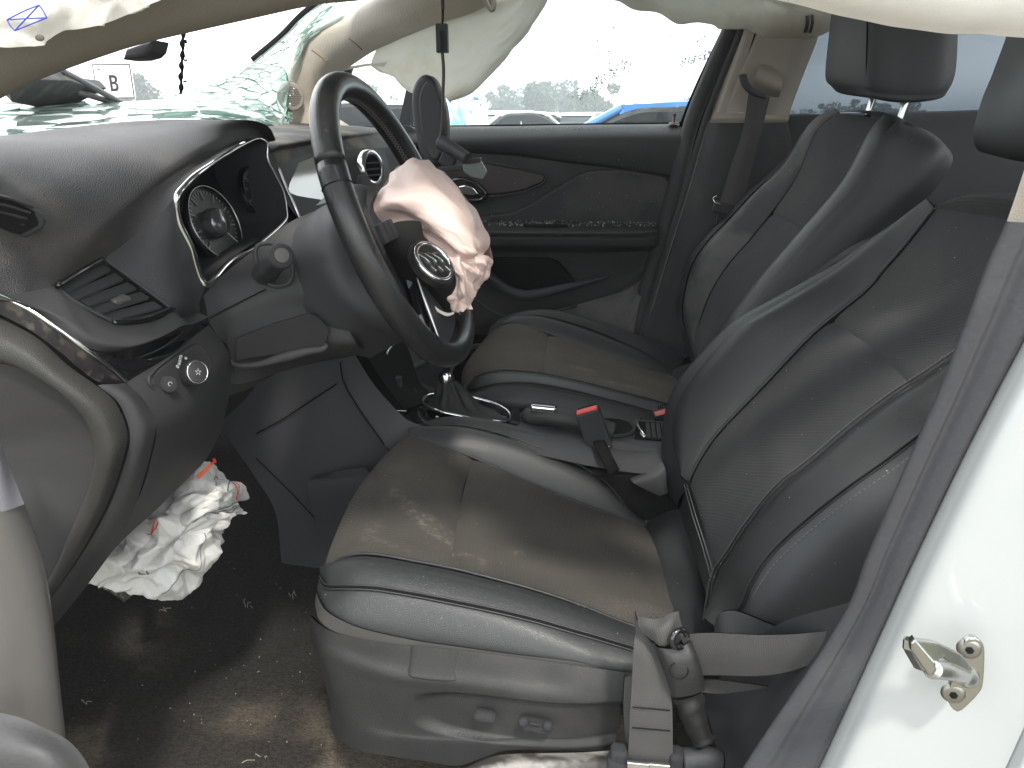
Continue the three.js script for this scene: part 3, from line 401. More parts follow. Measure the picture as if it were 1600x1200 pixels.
{ // far B pillar: seals, beige upper trim, dark lower trim
  const t = thing('door_pillar', 'far side pillar behind the passenger door, beige above and dark grey below', 'door pillar', Z(1150, 300, -1.15));
  part('upper_trim', loft([[[1165, 20, -1.1], [1162, 48, -1.1], [1135, 120, -1.105], [1108, 190, -1.11]], [[1172, 20, -1.085], [1168, 48, -1.085], [1142, 120, -1.09], [1116, 189, -1.092]], [[1184, 20, -1.08], [1180, 48, -1.08], [1156, 120, -1.085], [1128, 189, -1.088]]], 30, 10, { face: W(0, 0, 1) }), M.trimSmooth, t);
  part('upper_trim', loft([[[1180, 20, -1.085], [1181, 48, -1.085], [1152, 118, -1.09], [1128, 189, -1.095]], [[1192, 20, -1.072], [1190, 48, -1.072], [1162, 118, -1.08], [1136, 176, -1.085]], [[1240, 20, -1.068], [1236, 48, -1.068], [1206, 118, -1.075], [1180, 178, -1.08]], [[1270, 20, -1.075], [1262, 56, -1.075], [1238, 118, -1.085], [1212, 180, -1.088]], [[1285, 20, -1.12], [1279, 56, -1.12], [1255, 118, -1.13], [1232, 180, -1.135]]], 40, 30, { face: W(0, 0, 1), tuck: [0.004, 0, 0, 0] }), M.trimSmooth, t);
  part('trim_step', loft([[[1118, 176, -1.083], [1160, 177, -1.078], [1234, 180, -1.1]], [[1112, 184, -1.074], [1160, 185, -1.07], [1232, 188, -1.1]], [[1108, 192, -1.082], [1158, 193, -1.078], [1229, 194, -1.11]]], 24, 8, { face: W(0, 0.4, 1) }), M.trimSmooth, t);
  part('seal_backing', loft([[[1140, 20, -1.16], [1060, 200, -1.16], [990, 440, -1.16], [960, 620, -1.16]], [[1200, 20, -1.16], [1120, 200, -1.16], [1050, 440, -1.16], [1020, 620, -1.16]]], 20, 4, { shell: 0.01 }), M.black, t);
  part('frame_seal', tube([[1150, 20, -1.13], [1141, 46, -1.13], [1108, 122, -1.13], [1080, 193, -1.13], [1053, 300, -1.12], [1018, 420, -1.11], [990, 525, -1.1], [975, 590, -1.1]], 0.022, { n: 40, flat: 0.7 }), M.plasticDusty, t);
  part('frame_seal', tube([[1166, 20, -1.11], [1158, 48, -1.11], [1128, 122, -1.11], [1101, 193, -1.11], [1070, 300, -1.1], [1036, 410, -1.09], [1002, 525, -1.085], [985, 590, -1.08]], 0.009, { n: 40 }), M.plastic, t);
  part('lower_trim', loft([[[1107, 191, -1.1], [1076, 300, -1.09], [1040, 420, -1.08], [1004, 530, -1.075], [985, 600, -1.07]], [[1130, 192, -1.075], [1105, 300, -1.06], [1075, 420, -1.05], [1050, 520, -1.045], [1035, 600, -1.04]], [[1180, 192, -1.07], [1165, 300, -1.055], [1150, 420, -1.045], [1130, 520, -1.04], [1110, 600, -1.035]], [[1232, 192, -1.1], [1250, 300, -1.09], [1250, 420, -1.08], [1240, 520, -1.08], [1230, 600, -1.08]]], 40, 24, { face: W(0, 0, 1) }), M.plasticDusty, t);
  // belt guide, its housing, the webbing and the parked tongue
  part('guide_housing', loft([[[1190, 100, -1.075], [1206, 104, -1.075], [1222, 118, -1.075]], [[1184, 108, -1.045], [1203, 116, -1.04], [1223, 126, -1.045]], [[1180, 126, -1.04], [1200, 134, -1.035], [1220, 142, -1.04]], [[1180, 142, -1.075], [1200, 150, -1.075], [1216, 152, -1.075]]], 20, 20, { face: W(0, 0, 1) }), M.trimSmooth, t);
}
{
  const t = thing('seat_belt', 'dark grey belt hanging from the beige guide on the far door pillar', 'seat belt', Z(1165, 200, -1.02));
  part('belt_guide', tube([[1160, 118, -1.02], [1163, 128, -1.012], [1170, 138, -1.008], [1182, 146, -1.008], [1196, 151, -1.012]], (s) => 0.011 - 0.003 * s, { n: 24, flat: 0.7 }), M.plastic, t);
  part('webbing', loft([[[1170, 143, -1.012], [1160, 205, -1.0], [1140, 265, -0.99], [1123, 322, -0.98]], [[1186, 147, -1.006], [1175, 205, -0.994], [1157, 265, -0.984], [1140, 326, -0.974]], [[1203, 152, -1.012], [1190, 205, -1.0], [1174, 265, -0.99], [1157, 331, -0.98]]], 40, 8, { shell: 0.0015 }), M.web, t);
  part('belt_tongue', [rbox([1134, 326, -0.972], W(1, -0.25, 0), W(0.25, 1, 0), 0.062, 0.026, 0.012, 0.005), tube([[1122, 336, -0.97], [1120, 345, -0.97], [1124, 352, -0.968], [1130, 346, -0.968], [1136, 340, -0.968]], 0.003)], M.plastic, t);
  part('belt_tongue', tube([[1126, 320, -0.966], [1117, 316, -0.965], [1115, 310, -0.968], [1120, 306, -0.972]], 0.0025), M.steel, t);
}
// ---------------------------------------------------------------- seats
const UPV = W(0, 1, 0);
function seatCushion(seat, c) {
  // c: named curves, front to rear; far side first
  part('seat_cushion', loft([c.lip2, c.lip1, c.front, c.mid0, c.seam].map((r) => r), 34, 30, { face: UPV, tuck: [0, 0.006, 0, 0] }), c.fabricFront, seat);
  part('seat_cushion', loft([c.seam, c.mid1, c.rear], 34, 26, { face: UPV, tuck: [0.006, 0.004, 0, 0] }), c.fabricRear, seat);
  part('far_bolster', loft([c.farBorder, c.farMid, c.farSeam], 60, 16, { face: UPV, tuck: [0.005, 0.004, 0, 0] }), M.leather, seat);
  part('far_bolster', loft([c.farSeam, c.farEdge, c.farLow], 60, 12, { face: W(0, 1, -0.6), tuck: [0.004, 0, 0, 0] }), M.leather, seat);
  part('near_bolster', loft([c.nearBorder, c.nearMid, c.nearSeam], 60, 16, { face: UPV, tuck: [0.005, 0.004, 0, 0] }), M.leather, seat);
  part('side_panel', loft([c.nearSeam, c.nearSide, c.nearLow], 60, 14, { face: W(0, 0.3, 1), tuck: [0.004, 0.003, 0, 0] }), M.leather, seat);
  part('border_piping', [tube(c.nearBorder, 0.0022, { n: 90, sides: 8 }), tube(c.farBorder, 0.0022, { n: 80, sides: 8 })], M.leather, seat);
  part('piping', [...seam(c.nearSeam, W(0, 0.75, -0.65)), ...seam(c.farSeam, W(0, 0.2, 1))], M.leather, seat);
  part('seam_gap', [tube(c.nearSeam, 0.001, { n: 70, sides: 6 }), tube(c.farSeam, 0.001, { n: 70, sides: 6 })], M.black, seat);
  const st = [stitches(shift(c.nearSeam, W(0, -0.0085, 0.0045)), 0.0055, 0.0006), stitches(shift(c.farSeam, W(0, 0.003, 0.0085)), 0.0055, 0.0006)];
  part('stitching', st, M.thread, seat, { kind: 'stuff' });
}
function build(list) { return list.map(pt); }
{
  const seat = thing('bucket_seat', 'large front seat nearest the camera with dusty brown fabric centre and black leather bolsters', 'car seat', W(-0.1, 0.42, 0));
  const z5 = [-0.19, -0.1, 0, 0.1, 0.18];
  const fb = [[640, 681, -0.19], [668, 689, -0.19], [740, 715, -0.19], [820, 752, -0.19], [900, 784, -0.19], [960, 806, -0.19], [1010, 822, -0.19]];
  const nb = [[503, 898, 0.185], [525, 877, 0.185], [556, 866, 0.185], [594, 867, 0.185], [650, 877, 0.185], [712, 889, 0.185], [775, 905, 0.185], [837, 922, 0.185], [900, 943, 0.185], [956, 965, 0.185], [1012, 986, 0.185]];
  const farSeam = [[636, 677, -0.235], [659, 669, -0.24], [697, 663, -0.245], [744, 667, -0.245], [806, 684, -0.245], [862, 706, -0.245], [925, 737, -0.245], [956, 762, -0.24], [994, 812, -0.23], [1003, 824, -0.22]];
  const farEdge = [[640, 672, -0.26], [681, 659, -0.27], [712, 655, -0.275], [759, 658, -0.28], [806, 669, -0.28], [862, 686, -0.28], [925, 717, -0.28], [984, 746, -0.28], [1050, 784, -0.28]];
  const nearSeam = [[499, 903, 0.215], [509, 916, 0.245], [541, 917, 0.258], [587, 919, 0.26], [650, 929, 0.26], [712, 941, 0.26], [775, 954, 0.26], [837, 969, 0.26], [900, 987, 0.26], [925, 994, 0.26], [992, 1014, 0.26]];
  const nearLow = [[494, 926, 0.235], [506, 951, 0.265], [531, 968, 0.28], [572, 984, 0.285], [650, 1001, 0.285], [712, 1010, 0.285], [806, 1023, 0.285], [900, 1034, 0.285], [941, 1046, 0.285], [992, 1052, 0.28]];
  const half = (a, b, t, up) => { const A = curve(a, 24), B = curve(b, 24); return A.map((p, i) => p.clone().lerp(B[i], t).add(W(0, up, 0))); };
  const c = {
    lip2: z5.map((z) => W(-0.325 + 0.5 * z * z, 0.56, z)), lip1: z5.map((z) => W(-0.358 + 0.7 * z * z, 0.63, z)),
    front: [[640, 681, -0.19], [612, 700, -0.12], [561, 762, 0], [524, 838, 0.1], [503, 898, 0.185]],
    mid0: [[668, 689, -0.19], [660, 715, -0.1], [622, 772, 0], [585, 825, 0.1], [556, 866, 0.185]],
    seam: [[740, 715, -0.19], [728, 755, -0.1], [718, 800, 0], [710, 845, 0.1], [705, 887, 0.185]],
    mid1: [[900, 784, -0.19], [890, 815, -0.1], [878, 850, 0], [868, 888, 0.1], [862, 930, 0.185]],
    rear: [[1012, 823, -0.19], [1026, 850, -0.1], [1036, 885, 0], [1047, 928, 0.1], [1052, 955, 0.17], [1020, 988, 0.185]],
    farBorder: fb, farSeam, farMid: half(fb, farSeam, 0.55, 0.012), farEdge, farLow: farEdge.map((a) => { const p = pt(a); return W(p.x, p.y - 0.11, -0.285); }),
    nearBorder: nb, nearSeam, nearMid: half(nb, nearSeam, 0.55, 0.013), nearSide: half(nearSeam, nearLow, 0.5, 0).map((p) => p.add(W(0, 0, 0.002))), nearLow,
  };
  const cloth = (sc, seed) => mat({ map: again(scuffed([0.05, 0.047, 0.0435], [0.26, 0.23, 0.185], seed, sc), 1, 1), roughness: 0.95, specularIntensity: 0.3, sheen: 0.25, sheenColor: lin3(0.2, 0.18, 0.16), bumpMap: again(T.weave, 11), bumpScale: 0.0012 });
  c.fabricFront = cloth([[0.6, 0.86, 0.16, 0.03, 0.9, 0.55], [0.72, 0.93, 0.12, 0.025, 0.7, 0.7], [0.78, 0.74, 0.07, 0.03, 0.2, 0.35], [0.88, 0.8, 0.1, 0.03, 1.2, 0.3], [0.52, 0.72, 0.08, 0.02, 0, 0.25]], 5); c.fabricRear = cloth([[0.86, 0.02, 0.12, 0.02, 1.57, 0.5], [0.72, 0.3, 0.03, 0.03, 0, 0.6], [0.9, 0.15, 0.06, 0.03, 0, 0.3]], 6);
  seatCushion(seat, c);
  // leather roll behind the fabric, down to the crease of the backrest
  part('rear_roll', loft([[[1003, 820, -0.21], [1020, 842, -0.12], [1034, 885, 0], [1046, 928, 0.1], [1051, 958, 0.17], [1050, 990, 0.24]], [[1040, 800, -0.21], [1062, 838, -0.11], [1077, 885, 0], [1090, 935, 0.11], [1098, 975, 0.18], [1095, 1010, 0.24]], [[1064, 795, -0.2], [1080, 838, -0.11], [1096, 890, 0], [1110, 945, 0.1], [1120, 985, 0.18], [1125, 1020, 0.24]]], 40, 18, { face: W(-0.3, 1, 0), tuck: [0.004, 0, 0, 0] }), M.leather, seat);
  // strip of grey cloth below the leather and the moulded side trim with its recess and switches
  part('cloth_skirt', loft([nearLow, [[492, 945, 0.235], [500, 970, 0.27], [530, 990, 0.284], [587, 1005, 0.288], [660, 1012, 0.288], [720, 1017, 0.288], [806, 1030, 0.288], [900, 1044, 0.288], [992, 1062, 0.285]]], 50, 4, { face: W(0, 0, 1) }), mat({ color: lin3(0.05, 0.047, 0.043), roughness: 0.9, bumpMap: again(T.twill, 25), bumpScale: 0.0006 }), seat);
  const top = [[484, 962, 0.22], [500, 976, 0.265], [525, 989, 0.285], [587, 1003, 0.29], [650, 1010, 0.29], [712, 1015, 0.29], [806, 1027, 0.29], [900, 1040, 0.29], [975, 1050, 0.288]];
  const ledge = [[484, 984, 0.235], [496, 1000, 0.28], [525, 1019, 0.305], [587, 1040, 0.316], [634, 1052, 0.318], [712, 1059, 0.318], [806, 1072, 0.318], [878, 1083, 0.316], [972, 1106, 0.305]];
  const face1 = [[489, 1008, 0.235], [500, 1030, 0.285], [525, 1050, 0.308], [587, 1072, 0.318], [634, 1080, 0.32], [712, 1088, 0.32], [806, 1103, 0.32], [878, 1113, 0.318], [971, 1125, 0.304]];
  const face2 = [[506, 1062, 0.245], [516, 1090, 0.285], [540, 1112, 0.308], [590, 1130, 0.316], [640, 1140, 0.318], [712, 1145, 0.318], [806, 1150, 0.318], [878, 1150, 0.316], [969, 1148, 0.3]];
  const face3 = [[516, 1100, 0.25], [522, 1125, 0.285], [545, 1145, 0.308], [590, 1152, 0.318], [640, 1157, 0.32], [712, 1162, 0.32], [806, 1163, 0.318], [878, 1164, 0.316], [962, 1160, 0.298]];
  const low = [[516, 1137, 0.255], [525, 1150, 0.285], [550, 1169, 0.306], [587, 1178, 0.314], [669, 1190, 0.318], [716, 1196, 0.318], [760, 1182, 0.316], [800, 1172, 0.315], [925, 1173, 0.305], [956, 1164, 0.294]];
  const trimGeo = loft([top, ledge, face1, face2, face3, low], 150, 60, { face: W(0, 0, 1), shell: 0.004, relief: (u, v, a, b, p) => {
    // long shallow dish round the switches
    const q = W(0, 0, 0).copy(p), cx = -0.06, cy = 0.566, dx = (q.x - cx) / 0.135, dy = (q.y - cy - 0.1 * (q.x - cx) * -0.35) / 0.031, d = Math.sqrt(dx * dx * dx * dx + dy * dy * dy * dy);
    return -0.008 * (1 - sstep(0.75, 1.15, d)) ;
  } });
  const trimMat = mat({ map: again(dusty([0.024, 0.024, 0.024], [0.1, 0.095, 0.086], 0.35, 79), 1 / 0.45), roughness: 0.5, specularIntensity: 0.8, bumpMap: again(T.grain, 14), bumpScale: 0.0003 });
  part('side_trim', trimGeo, trimMat, seat);
  part('trim_cap', loft([[[642, 1009, 0.2915], [680, 1012, 0.2915], [717, 1016, 0.2915]], [[637, 1051, 0.3195], [675, 1056, 0.3195], [713, 1059, 0.3195]], [[644, 1062, 0.321], [678, 1066, 0.321], [706, 1066, 0.321]]], 20, 16, { face: W(0, 0, 1), tuck: [0, 0.002, 0.002, 0.002], tuckWidth: 0.0015 }), trimMat, seat);
  for (const [x, y, w, h] of [[758, 1119, 0.026, 0.014], [837, 1133, 0.038, 0.016]]) {
    const k = part('seat_switch', rbox([x, y, 0.322], W(1, -0.12, 0), W(0.1, 1, -0.25), w, h, 0.016, 0.007, 5), M.plasticDusty, seat);
    if (w > 0.03) { for (const d of [-0.012, 0.012]) part('switch_bump', new THREE.SphereGeometry(0.0055, 16, 12).translate(...Z(x + d * 1600, y - 2 + d * 260, 0.3305).toArray()), M.plastic, k); part('switch_rib', rbox([x, y - 2, 0.331], W(1, -0.12, 0), W(0.1, 1, 0), 0.013, 0.0025, 0.004, 0.001), M.plastic, k); }
  }
  // ---- backrest
  const bfFar = [[1075, 752, -0.15], [1096, 712, -0.165], [1125, 672, -0.17], [1194, 600, -0.17], [1272, 519, -0.17], [1350, 455, -0.17], [1381, 419, -0.165], [1412, 384, -0.16], [1437, 353, -0.15], [1459, 325, -0.14]];
  const bfNear = [[1121, 903, 0.13], [1144, 866, 0.15], [1175, 819, 0.165], [1222, 762, 0.17], [1269, 725, 0.17], [1331, 672, 0.17], [1397, 622, 0.17], [1459, 582, 0.17], [1520, 535, 0.165], [1590, 440, 0.15], [1640, 360, 0.13]];
  const A = curve(bfFar, 30), B = curve(bfNear, 30), mid = (t, d) => A.map((p, i) => { const q = p.clone().lerp(B[i], t); q.x += d * Math.min(1, i / 7); return q; });
  // dished centre
  const back = [A, mid(0.25, 0.006), mid(0.5, 0.01), mid(0.75, 0.006), B];
  part('backrest', loft(back.map((p) => p.slice(0, 19)), 60, 30, { face: W(-1, 0.5, 0), tuck: [0.004, 0.005, 0.003, 0.005] }), M.fabricBack, seat);
  part('backrest', loft(back.map((p) => p.slice(18)), 40, 30, { face: W(-1, 0.5, 0), tuck: [0.004, 0.005, 0.005, 0] }), M.fabricBack, seat);
  part('border_piping', tube(bfFar, 0.0028, { n: 80, sides: 8 }), M.leather, seat);
  const lastRow = back.map((p) => p[29]), arc = curve([[1459, 325, -0.14], [1490, 310, -0.09], [1522, 304, -0.03], [1569, 306, 0.05], [1600, 314, 0.09], [1640, 345, 0.13]], 30);
  part('backrest', loft([lastRow, arc, arc.map((p) => p.clone().add(W(0.035, -0.005, 0))), arc.map((p) => p.clone().add(W(0.07, -0.06, 0)))], 40, 16, { face: W(-0.5, 1, 0) }), M.fabricBack, seat);
  // lower gusset between cushion and fabric
  part('backrest', loft([[[1062, 800, -0.2], [1090, 885, 0], [1112, 960, 0.2]], [[1068, 775, -0.185], [1096, 850, 0], [1118, 930, 0.17]], [[1075, 752, -0.15], [1100, 835, 0], [1121, 903, 0.13]]], 30, 10, { face: W(-1, 0.3, 0), tuck: [0, 0.004, 0, 0] }), M.leather, seat);
  const bSeamF = [[1075, 756, -0.175], [1058, 722, -0.21], [1047, 672, -0.235], [1060, 622, -0.245], [1100, 563, -0.245], [1153, 508, -0.245], [1203, 479, -0.245], [1287, 432, -0.245], [1350, 391, -0.24], [1412, 348, -0.225], [1462, 322, -0.2]];
  const bOutF = [[1062, 800, -0.22], [1041, 760, -0.25], [1038, 690, -0.27], [1050, 620, -0.28], [1095, 560, -0.28], [1150, 506, -0.28], [1200, 477, -0.28], [1285, 430, -0.28], [1350, 388, -0.275], [1412, 346, -0.255], [1465, 322, -0.22]];
  part('far_bolster', loft([bfFar, half(bfFar, bSeamF, 0.55, 0).map((p) => p.add(W(-0.013, 0.012, 0))), bSeamF], 70, 18, { face: W(-1, 0.5, 0.6), tuck: [0.004, 0.003, 0, 0] }), M.leather, seat);
  part('far_bolster', loft([bSeamF, bOutF, bOutF.map((a) => pt(a).clone().add(W(0.1, -0.05, -0.01)))], 60, 10, { face: W(-0.4, 0, -1), tuck: [0.003, 0, 0, 0] }), M.leather, seat);
  const bSeamN = [[1124, 985, 0.25], [1156, 950, 0.258], [1172, 912, 0.262], [1203, 866, 0.265], [1256, 816, 0.265], [1319, 766, 0.265], [1381, 722, 0.265], [1436, 681, 0.265], [1500, 640, 0.26], [1590, 560, 0.25], [1660, 480, 0.23]];
  const bn2 = [[1110, 970, 0.19], ...bfNear];
  part('near_bolster', loft([bn2, half(bn2, bSeamN, 0.5, 0).map((p) => p.add(W(-0.014, 0.012, 0.002))), bSeamN], 80, 20, { face: W(-1, 0.6, 0.5), tuck: [0.005, 0.003, 0, 0] }), M.leather, seat);
  const sideLow = [[1135, 1000, 0.265], [1180, 1000, 0.275], [1240, 990, 0.28], [1300, 960, 0.28], [1360, 910, 0.28], [1420, 860, 0.28], [1500, 790, 0.28], [1580, 720, 0.275], [1680, 620, 0.25]];
  part('side_panel', loft([bSeamN, half(bSeamN, sideLow, 0.4, 0).map((p) => p.add(W(0, 0, 0.012))), sideLow], 70, 16, { face: W(0, 0, 1), tuck: [0.004, 0, 0, 0] }), M.leatherSide, seat);
  part('side_flap', loft([[[1116, 975, 0.262], [1125, 958, 0.27], [1150, 955, 0.275], [1190, 970, 0.285], [1240, 990, 0.29]], [[1116, 1010, 0.27], [1130, 1012, 0.28], [1155, 1015, 0.285], [1190, 1020, 0.292], [1240, 1022, 0.292]]], 30, 8, { face: W(0, 0, 1), shell: 0.004 }), M.leatherSide, seat);
  part('back_shell', loft([bOutF.map((a) => pt(a).clone().add(W(0.1, -0.05, -0.01))), bSeamN.map((a) => pt(a).clone().add(W(0.14, -0.06, -0.03)))], 40, 12, { face: W(1, 0, 0) }), M.leatherSide, seat);
  part('back_shell', loft([[[1256, 441, -0.275], [1290, 412, -0.275], [1330, 385, -0.275], [1364, 369, -0.27]], [[1256, 455, -0.272], [1290, 432, -0.272], [1330, 404, -0.27], [1378, 374, -0.262]]], 24, 6, { face: W(-1, 1, 0) }), M.leather, seat);
  const st = [stitches(shift(bSeamN, W(0.005, -0.008, 0.005)), 0.0055, 0.0006), stitches(shift(bn2, W(-0.007, 0.006, 0.006)), 0.005, 0.0005), stitches(shift(bn2, W(-0.011, 0.01, 0.013)), 0.005, 0.0005),
    stitches([[1073, 757, -0.14], [1086, 802, -0.05], [1101, 849, 0.05], [1117, 902, 0.128]], 0.005, 0.0007), stitches([[1069, 757, -0.15], [1081, 802, -0.06], [1096, 849, 0.045], [1112, 906, 0.128]], 0.005, 0.0007)];
  part('piping', [...seam(bSeamN, W(-0.5, 0.8, 0.2)), tube(shift(bn2, W(-0.004, 0.003, 0.004)), 0.0012, { n: 80, sides: 7 }), tube(shift(bn2, W(-0.009, 0.008, 0.010)), 0.0012, { n: 80, sides: 7 })], M.leather, seat);
  part('seam_gap', tube(bSeamN, 0.0011, { n: 80, sides: 6 }), M.black, seat);
  part('stitching', st, mat({ color: lin3(0.14, 0.14, 0.138), roughness: 0.8 }), seat, { kind: 'stuff' });
  // headrest, cut by the edge of the picture
  part('headrest', loft([
    [[1545, 20, -0.13], [1578, 30, -0.13], [1553, 109, -0.13], [1534, 156, -0.13], [1521, 206, -0.13], [1527, 234, -0.13], [1553, 242, -0.12], [1600, 250, -0.1]].map(pt).map((p, i) => p),
    [[1660, -60, 0.0], [1640, 20, 0.0], [1610, 100, 0], [1590, 160, 0], [1580, 215, 0], [1586, 246, 0], [1615, 256, 0], [1670, 262, 0]],
    [[1760, -60, 0.12], [1740, 20, 0.13], [1715, 100, 0.13], [1695, 160, 0.13], [1688, 215, 0.13], [1694, 250, 0.13], [1720, 262, 0.12], [1770, 270, 0.1]],
  ], 40, 30, { face: W(-1, 0, 0) }), M.leather, seat);
  const hp = Z(1600, 250, -0.1);
  part('headrest_cover', loft([[[1600, 250, -0.1], [1640, 262, 0], [1720, 275, 0.1]], [W(0.62, 1.16, -0.1), W(0.63, 1.16, 0), W(0.62, 1.16, 0.1)], [W(0.66, 1.25, -0.12), W(0.67, 1.25, 0), W(0.66, 1.25, 0.12)], [W(0.64, 1.36, -0.12), W(0.65, 1.36, 0), W(0.64, 1.36, 0.12)]], 20, 20, { face: W(1, 0, 0) }), M.leather, seat);
  for (const z of [-0.03, 0.12]) part('headrest_post', tube([W(0.56, 1.06, z), W(0.6, 1.22, z)], 0.006), M.chrome, seat);
}
// ---------------------------------------------------------------- passenger seat
{
  const seat = thing('bucket_seat', 'far front seat with dusty fabric centre, raised headrest on two chrome posts', 'car seat', W(-0.05, 0.42, -0.72));
  const fb = [[762, 524, -0.9], [788, 505, -0.9], [812, 507, -0.9], [859, 522, -0.9], [919, 547, -0.9], [981, 566, -0.9], [1041, 585, -0.9], [1065, 592, -0.9]];
  const farSeam = [[770, 512, -0.93], [794, 500, -0.945], [825, 493, -0.95], [859, 495, -0.95], [919, 512, -0.95], [966, 531, -0.95], [1012, 553, -0.945], [1050, 590, -0.93]];
  const farEdge = [[780, 502, -0.97], [803, 493, -0.98], [834, 487, -0.98], [872, 488, -0.98], [919, 500, -0.98], [981, 519, -0.98], [1044, 544, -0.98], [1075, 558, -0.98]];
  const nb = [[730, 606, -0.54], [741, 592, -0.54], [756, 583, -0.54], [781, 578, -0.54], [812, 579, -0.54], [850, 583, -0.54], [900, 594, -0.54], [950, 606, -0.54], [1000, 619, -0.54], [1065, 637, -0.54]];
  const nearSeam = [[730, 608, -0.51], [740, 609, -0.48], [756, 605, -0.47], [778, 600, -0.465], [825, 599, -0.46], [887, 609, -0.46], [944, 623, -0.46], [1000, 638, -0.46], [1060, 655, -0.46]];
  const nearLow = [[734, 618, -0.49], [750, 630, -0.455], [790, 645, -0.445], [825, 655, -0.44], [887, 668, -0.44], [944, 678, -0.44], [1000, 690, -0.44], [1060, 705, -0.44]];
  const half = (a, b, t, up) => { const A = curve(a, 24), B = curve(b, 24); return A.map((p, i) => p.clone().lerp(B[i], t).add(W(0, up, 0))); };
  const c = {
    lip2: [W(-0.28, 0.56, -0.9), W(-0.31, 0.56, -0.72), W(-0.27, 0.56, -0.54)], lip1: [W(-0.31, 0.63, -0.9), W(-0.335, 0.63, -0.72), W(-0.3, 0.63, -0.54)],
    front: [[762, 524, -0.9], [748, 543, -0.8], [738, 563, -0.7], [731, 585, -0.6], [730, 606, -0.54]],
    mid0: [[800, 505, -0.9], [788, 530, -0.8], [778, 548, -0.7], [770, 566, -0.6], [781, 579, -0.54]],
    seam: [[859, 522, -0.9], [856, 537, -0.8], [853, 553, -0.7], [852, 569, -0.6], [852, 584, -0.54]],
    mid1: [[960, 559, -0.9], [953, 572, -0.8], [948, 585, -0.7], [942, 598, -0.6], [940, 604, -0.54]],
    rear: [[1066, 592, -0.9], [1066, 602, -0.8], [1066, 614, -0.7], [1066, 627, -0.6], [1066, 638, -0.54]],
    farBorder: fb, farSeam, farMid: half(fb, farSeam, 0.55, 0.012), farEdge, farLow: farEdge.map((a) => { const p = pt(a); return W(p.x, p.y - 0.12, -0.985); }),
    nearBorder: nb, nearSeam, nearMid: half(nb, nearSeam, 0.5, 0.008), nearSide: half(nearSeam, nearLow, 0.5, 0).map((p) => p.add(W(0, 0, 0.012))), nearLow,
  };
  const cloth = (sc, seed) => mat({ map: again(scuffed([0.066, 0.061, 0.056], [0.32, 0.27, 0.2], seed, sc), 1, 1), roughness: 0.95, specularIntensity: 0.3, sheen: 0.25, sheenColor: lin3(0.2, 0.18, 0.16), bumpMap: again(T.weave, 11), bumpScale: 0.0012 });
  c.fabricFront = cloth([[0.5, 0.6, 0.1, 0.03, 0.5, 0.2]], 7); c.fabricRear = cloth([[0.62, 0.3, 0.05, 0.1, 0.3, 0.7], [0.75, 0.62, 0.04, 0.16, 0.2, 0.4]], 8);
  seatCushion(seat, c);
  part('side_trim', loft([nearLow, nearLow.map((a) => { const p = pt(a); return W(p.x, 0.56, p.z + 0.01); }), nearLow.map((a) => { const p = pt(a); return W(p.x, 0.45, p.z); })], 40, 10, { face: W(0, 0, 1) }), M.plastic, seat);
  part('rear_roll', loft([[[1041, 584, -0.92], [1066, 600, -0.8], [1066, 630, -0.6], [1066, 655, -0.46]], [[1068, 570, -0.92], [1090, 600, -0.8], [1090, 630, -0.6], [1092, 660, -0.46]], [[1094, 566, -0.92], [1115, 600, -0.8], [1115, 640, -0.6], [1115, 680, -0.46]]], 24, 12, { face: UPV, tuck: [0.004, 0, 0, 0] }), M.leather, seat);
  const bfFar = [[1095, 575, -0.86], [1084, 531, -0.885], [1091, 503, -0.89], [1109, 456, -0.89], [1137, 412, -0.89], [1172, 372, -0.89], [1219, 312, -0.89], [1247, 266, -0.88], [1269, 212, -0.87], [1290, 188, -0.86], [1312, 177, -0.85]];
  const bfNear = [[1060, 600, -0.6], [1084, 570, -0.57], [1128, 531, -0.555], [1162, 475, -0.55], [1203, 425, -0.55], [1272, 348, -0.55], [1319, 287, -0.55], [1344, 241, -0.56], [1366, 206, -0.57], [1384, 188, -0.58]];
  const A = curve(bfFar, 30), B = curve(bfNear, 30), mid = (t, d) => A.map((p, i) => p.clone().lerp(B[i], t).add(W(d, 0, 0)));
  const back = [A, mid(0.25, 0.008), mid(0.5, 0.012), mid(0.75, 0.008), B];
  part('backrest', loft(back.map((p) => p.slice(0, 19)), 60, 30, { face: W(-1, 0.5, 0), tuck: [0.004, 0.005, 0.003, 0.005] }), M.fabricBack, seat);
  part('backrest', loft([...back.map((p) => p.slice(18))], 40, 30, { face: W(-1, 0.5, 0), tuck: [0.004, 0.005, 0.005, 0] }), M.fabricBack, seat);
  const bSeamF = [[1094, 572, -0.88], [1078, 528, -0.93], [1066, 500, -0.94], [1068, 462, -0.945], [1080, 415, -0.945], [1104, 378, -0.945], [1137, 343, -0.945], [1178, 299, -0.945], [1225, 258, -0.94], [1262, 208, -0.92], [1288, 186, -0.9], [1313, 176, -0.88]];
  const bOutF = [[1085, 572, -0.92], [1068, 535, -0.96], [1058, 478, -0.97], [1066, 455, -0.975], [1078, 411, -0.98], [1103, 374, -0.98], [1137, 340, -0.98], [1178, 296, -0.98], [1224, 255, -0.97], [1261, 206, -0.95], [1287, 185, -0.92], [1312, 176, -0.9]];
  part('far_bolster', loft([bfFar, half(bfFar, bSeamF, 0.55, 0).map((p) => p.add(W(-0.012, 0.01, 0))), bSeamF], 70, 16, { face: W(-1, 0.5, 0.6), tuck: [0.004, 0.003, 0, 0] }), mat({ map: again(dusty([0.036, 0.038, 0.04], [0.26, 0.24, 0.22], 0.45, 19, 512, 6), 2), roughness: 0.45, bumpMap: again(T.grain, 7), bumpScale: 0.0003 }), seat);
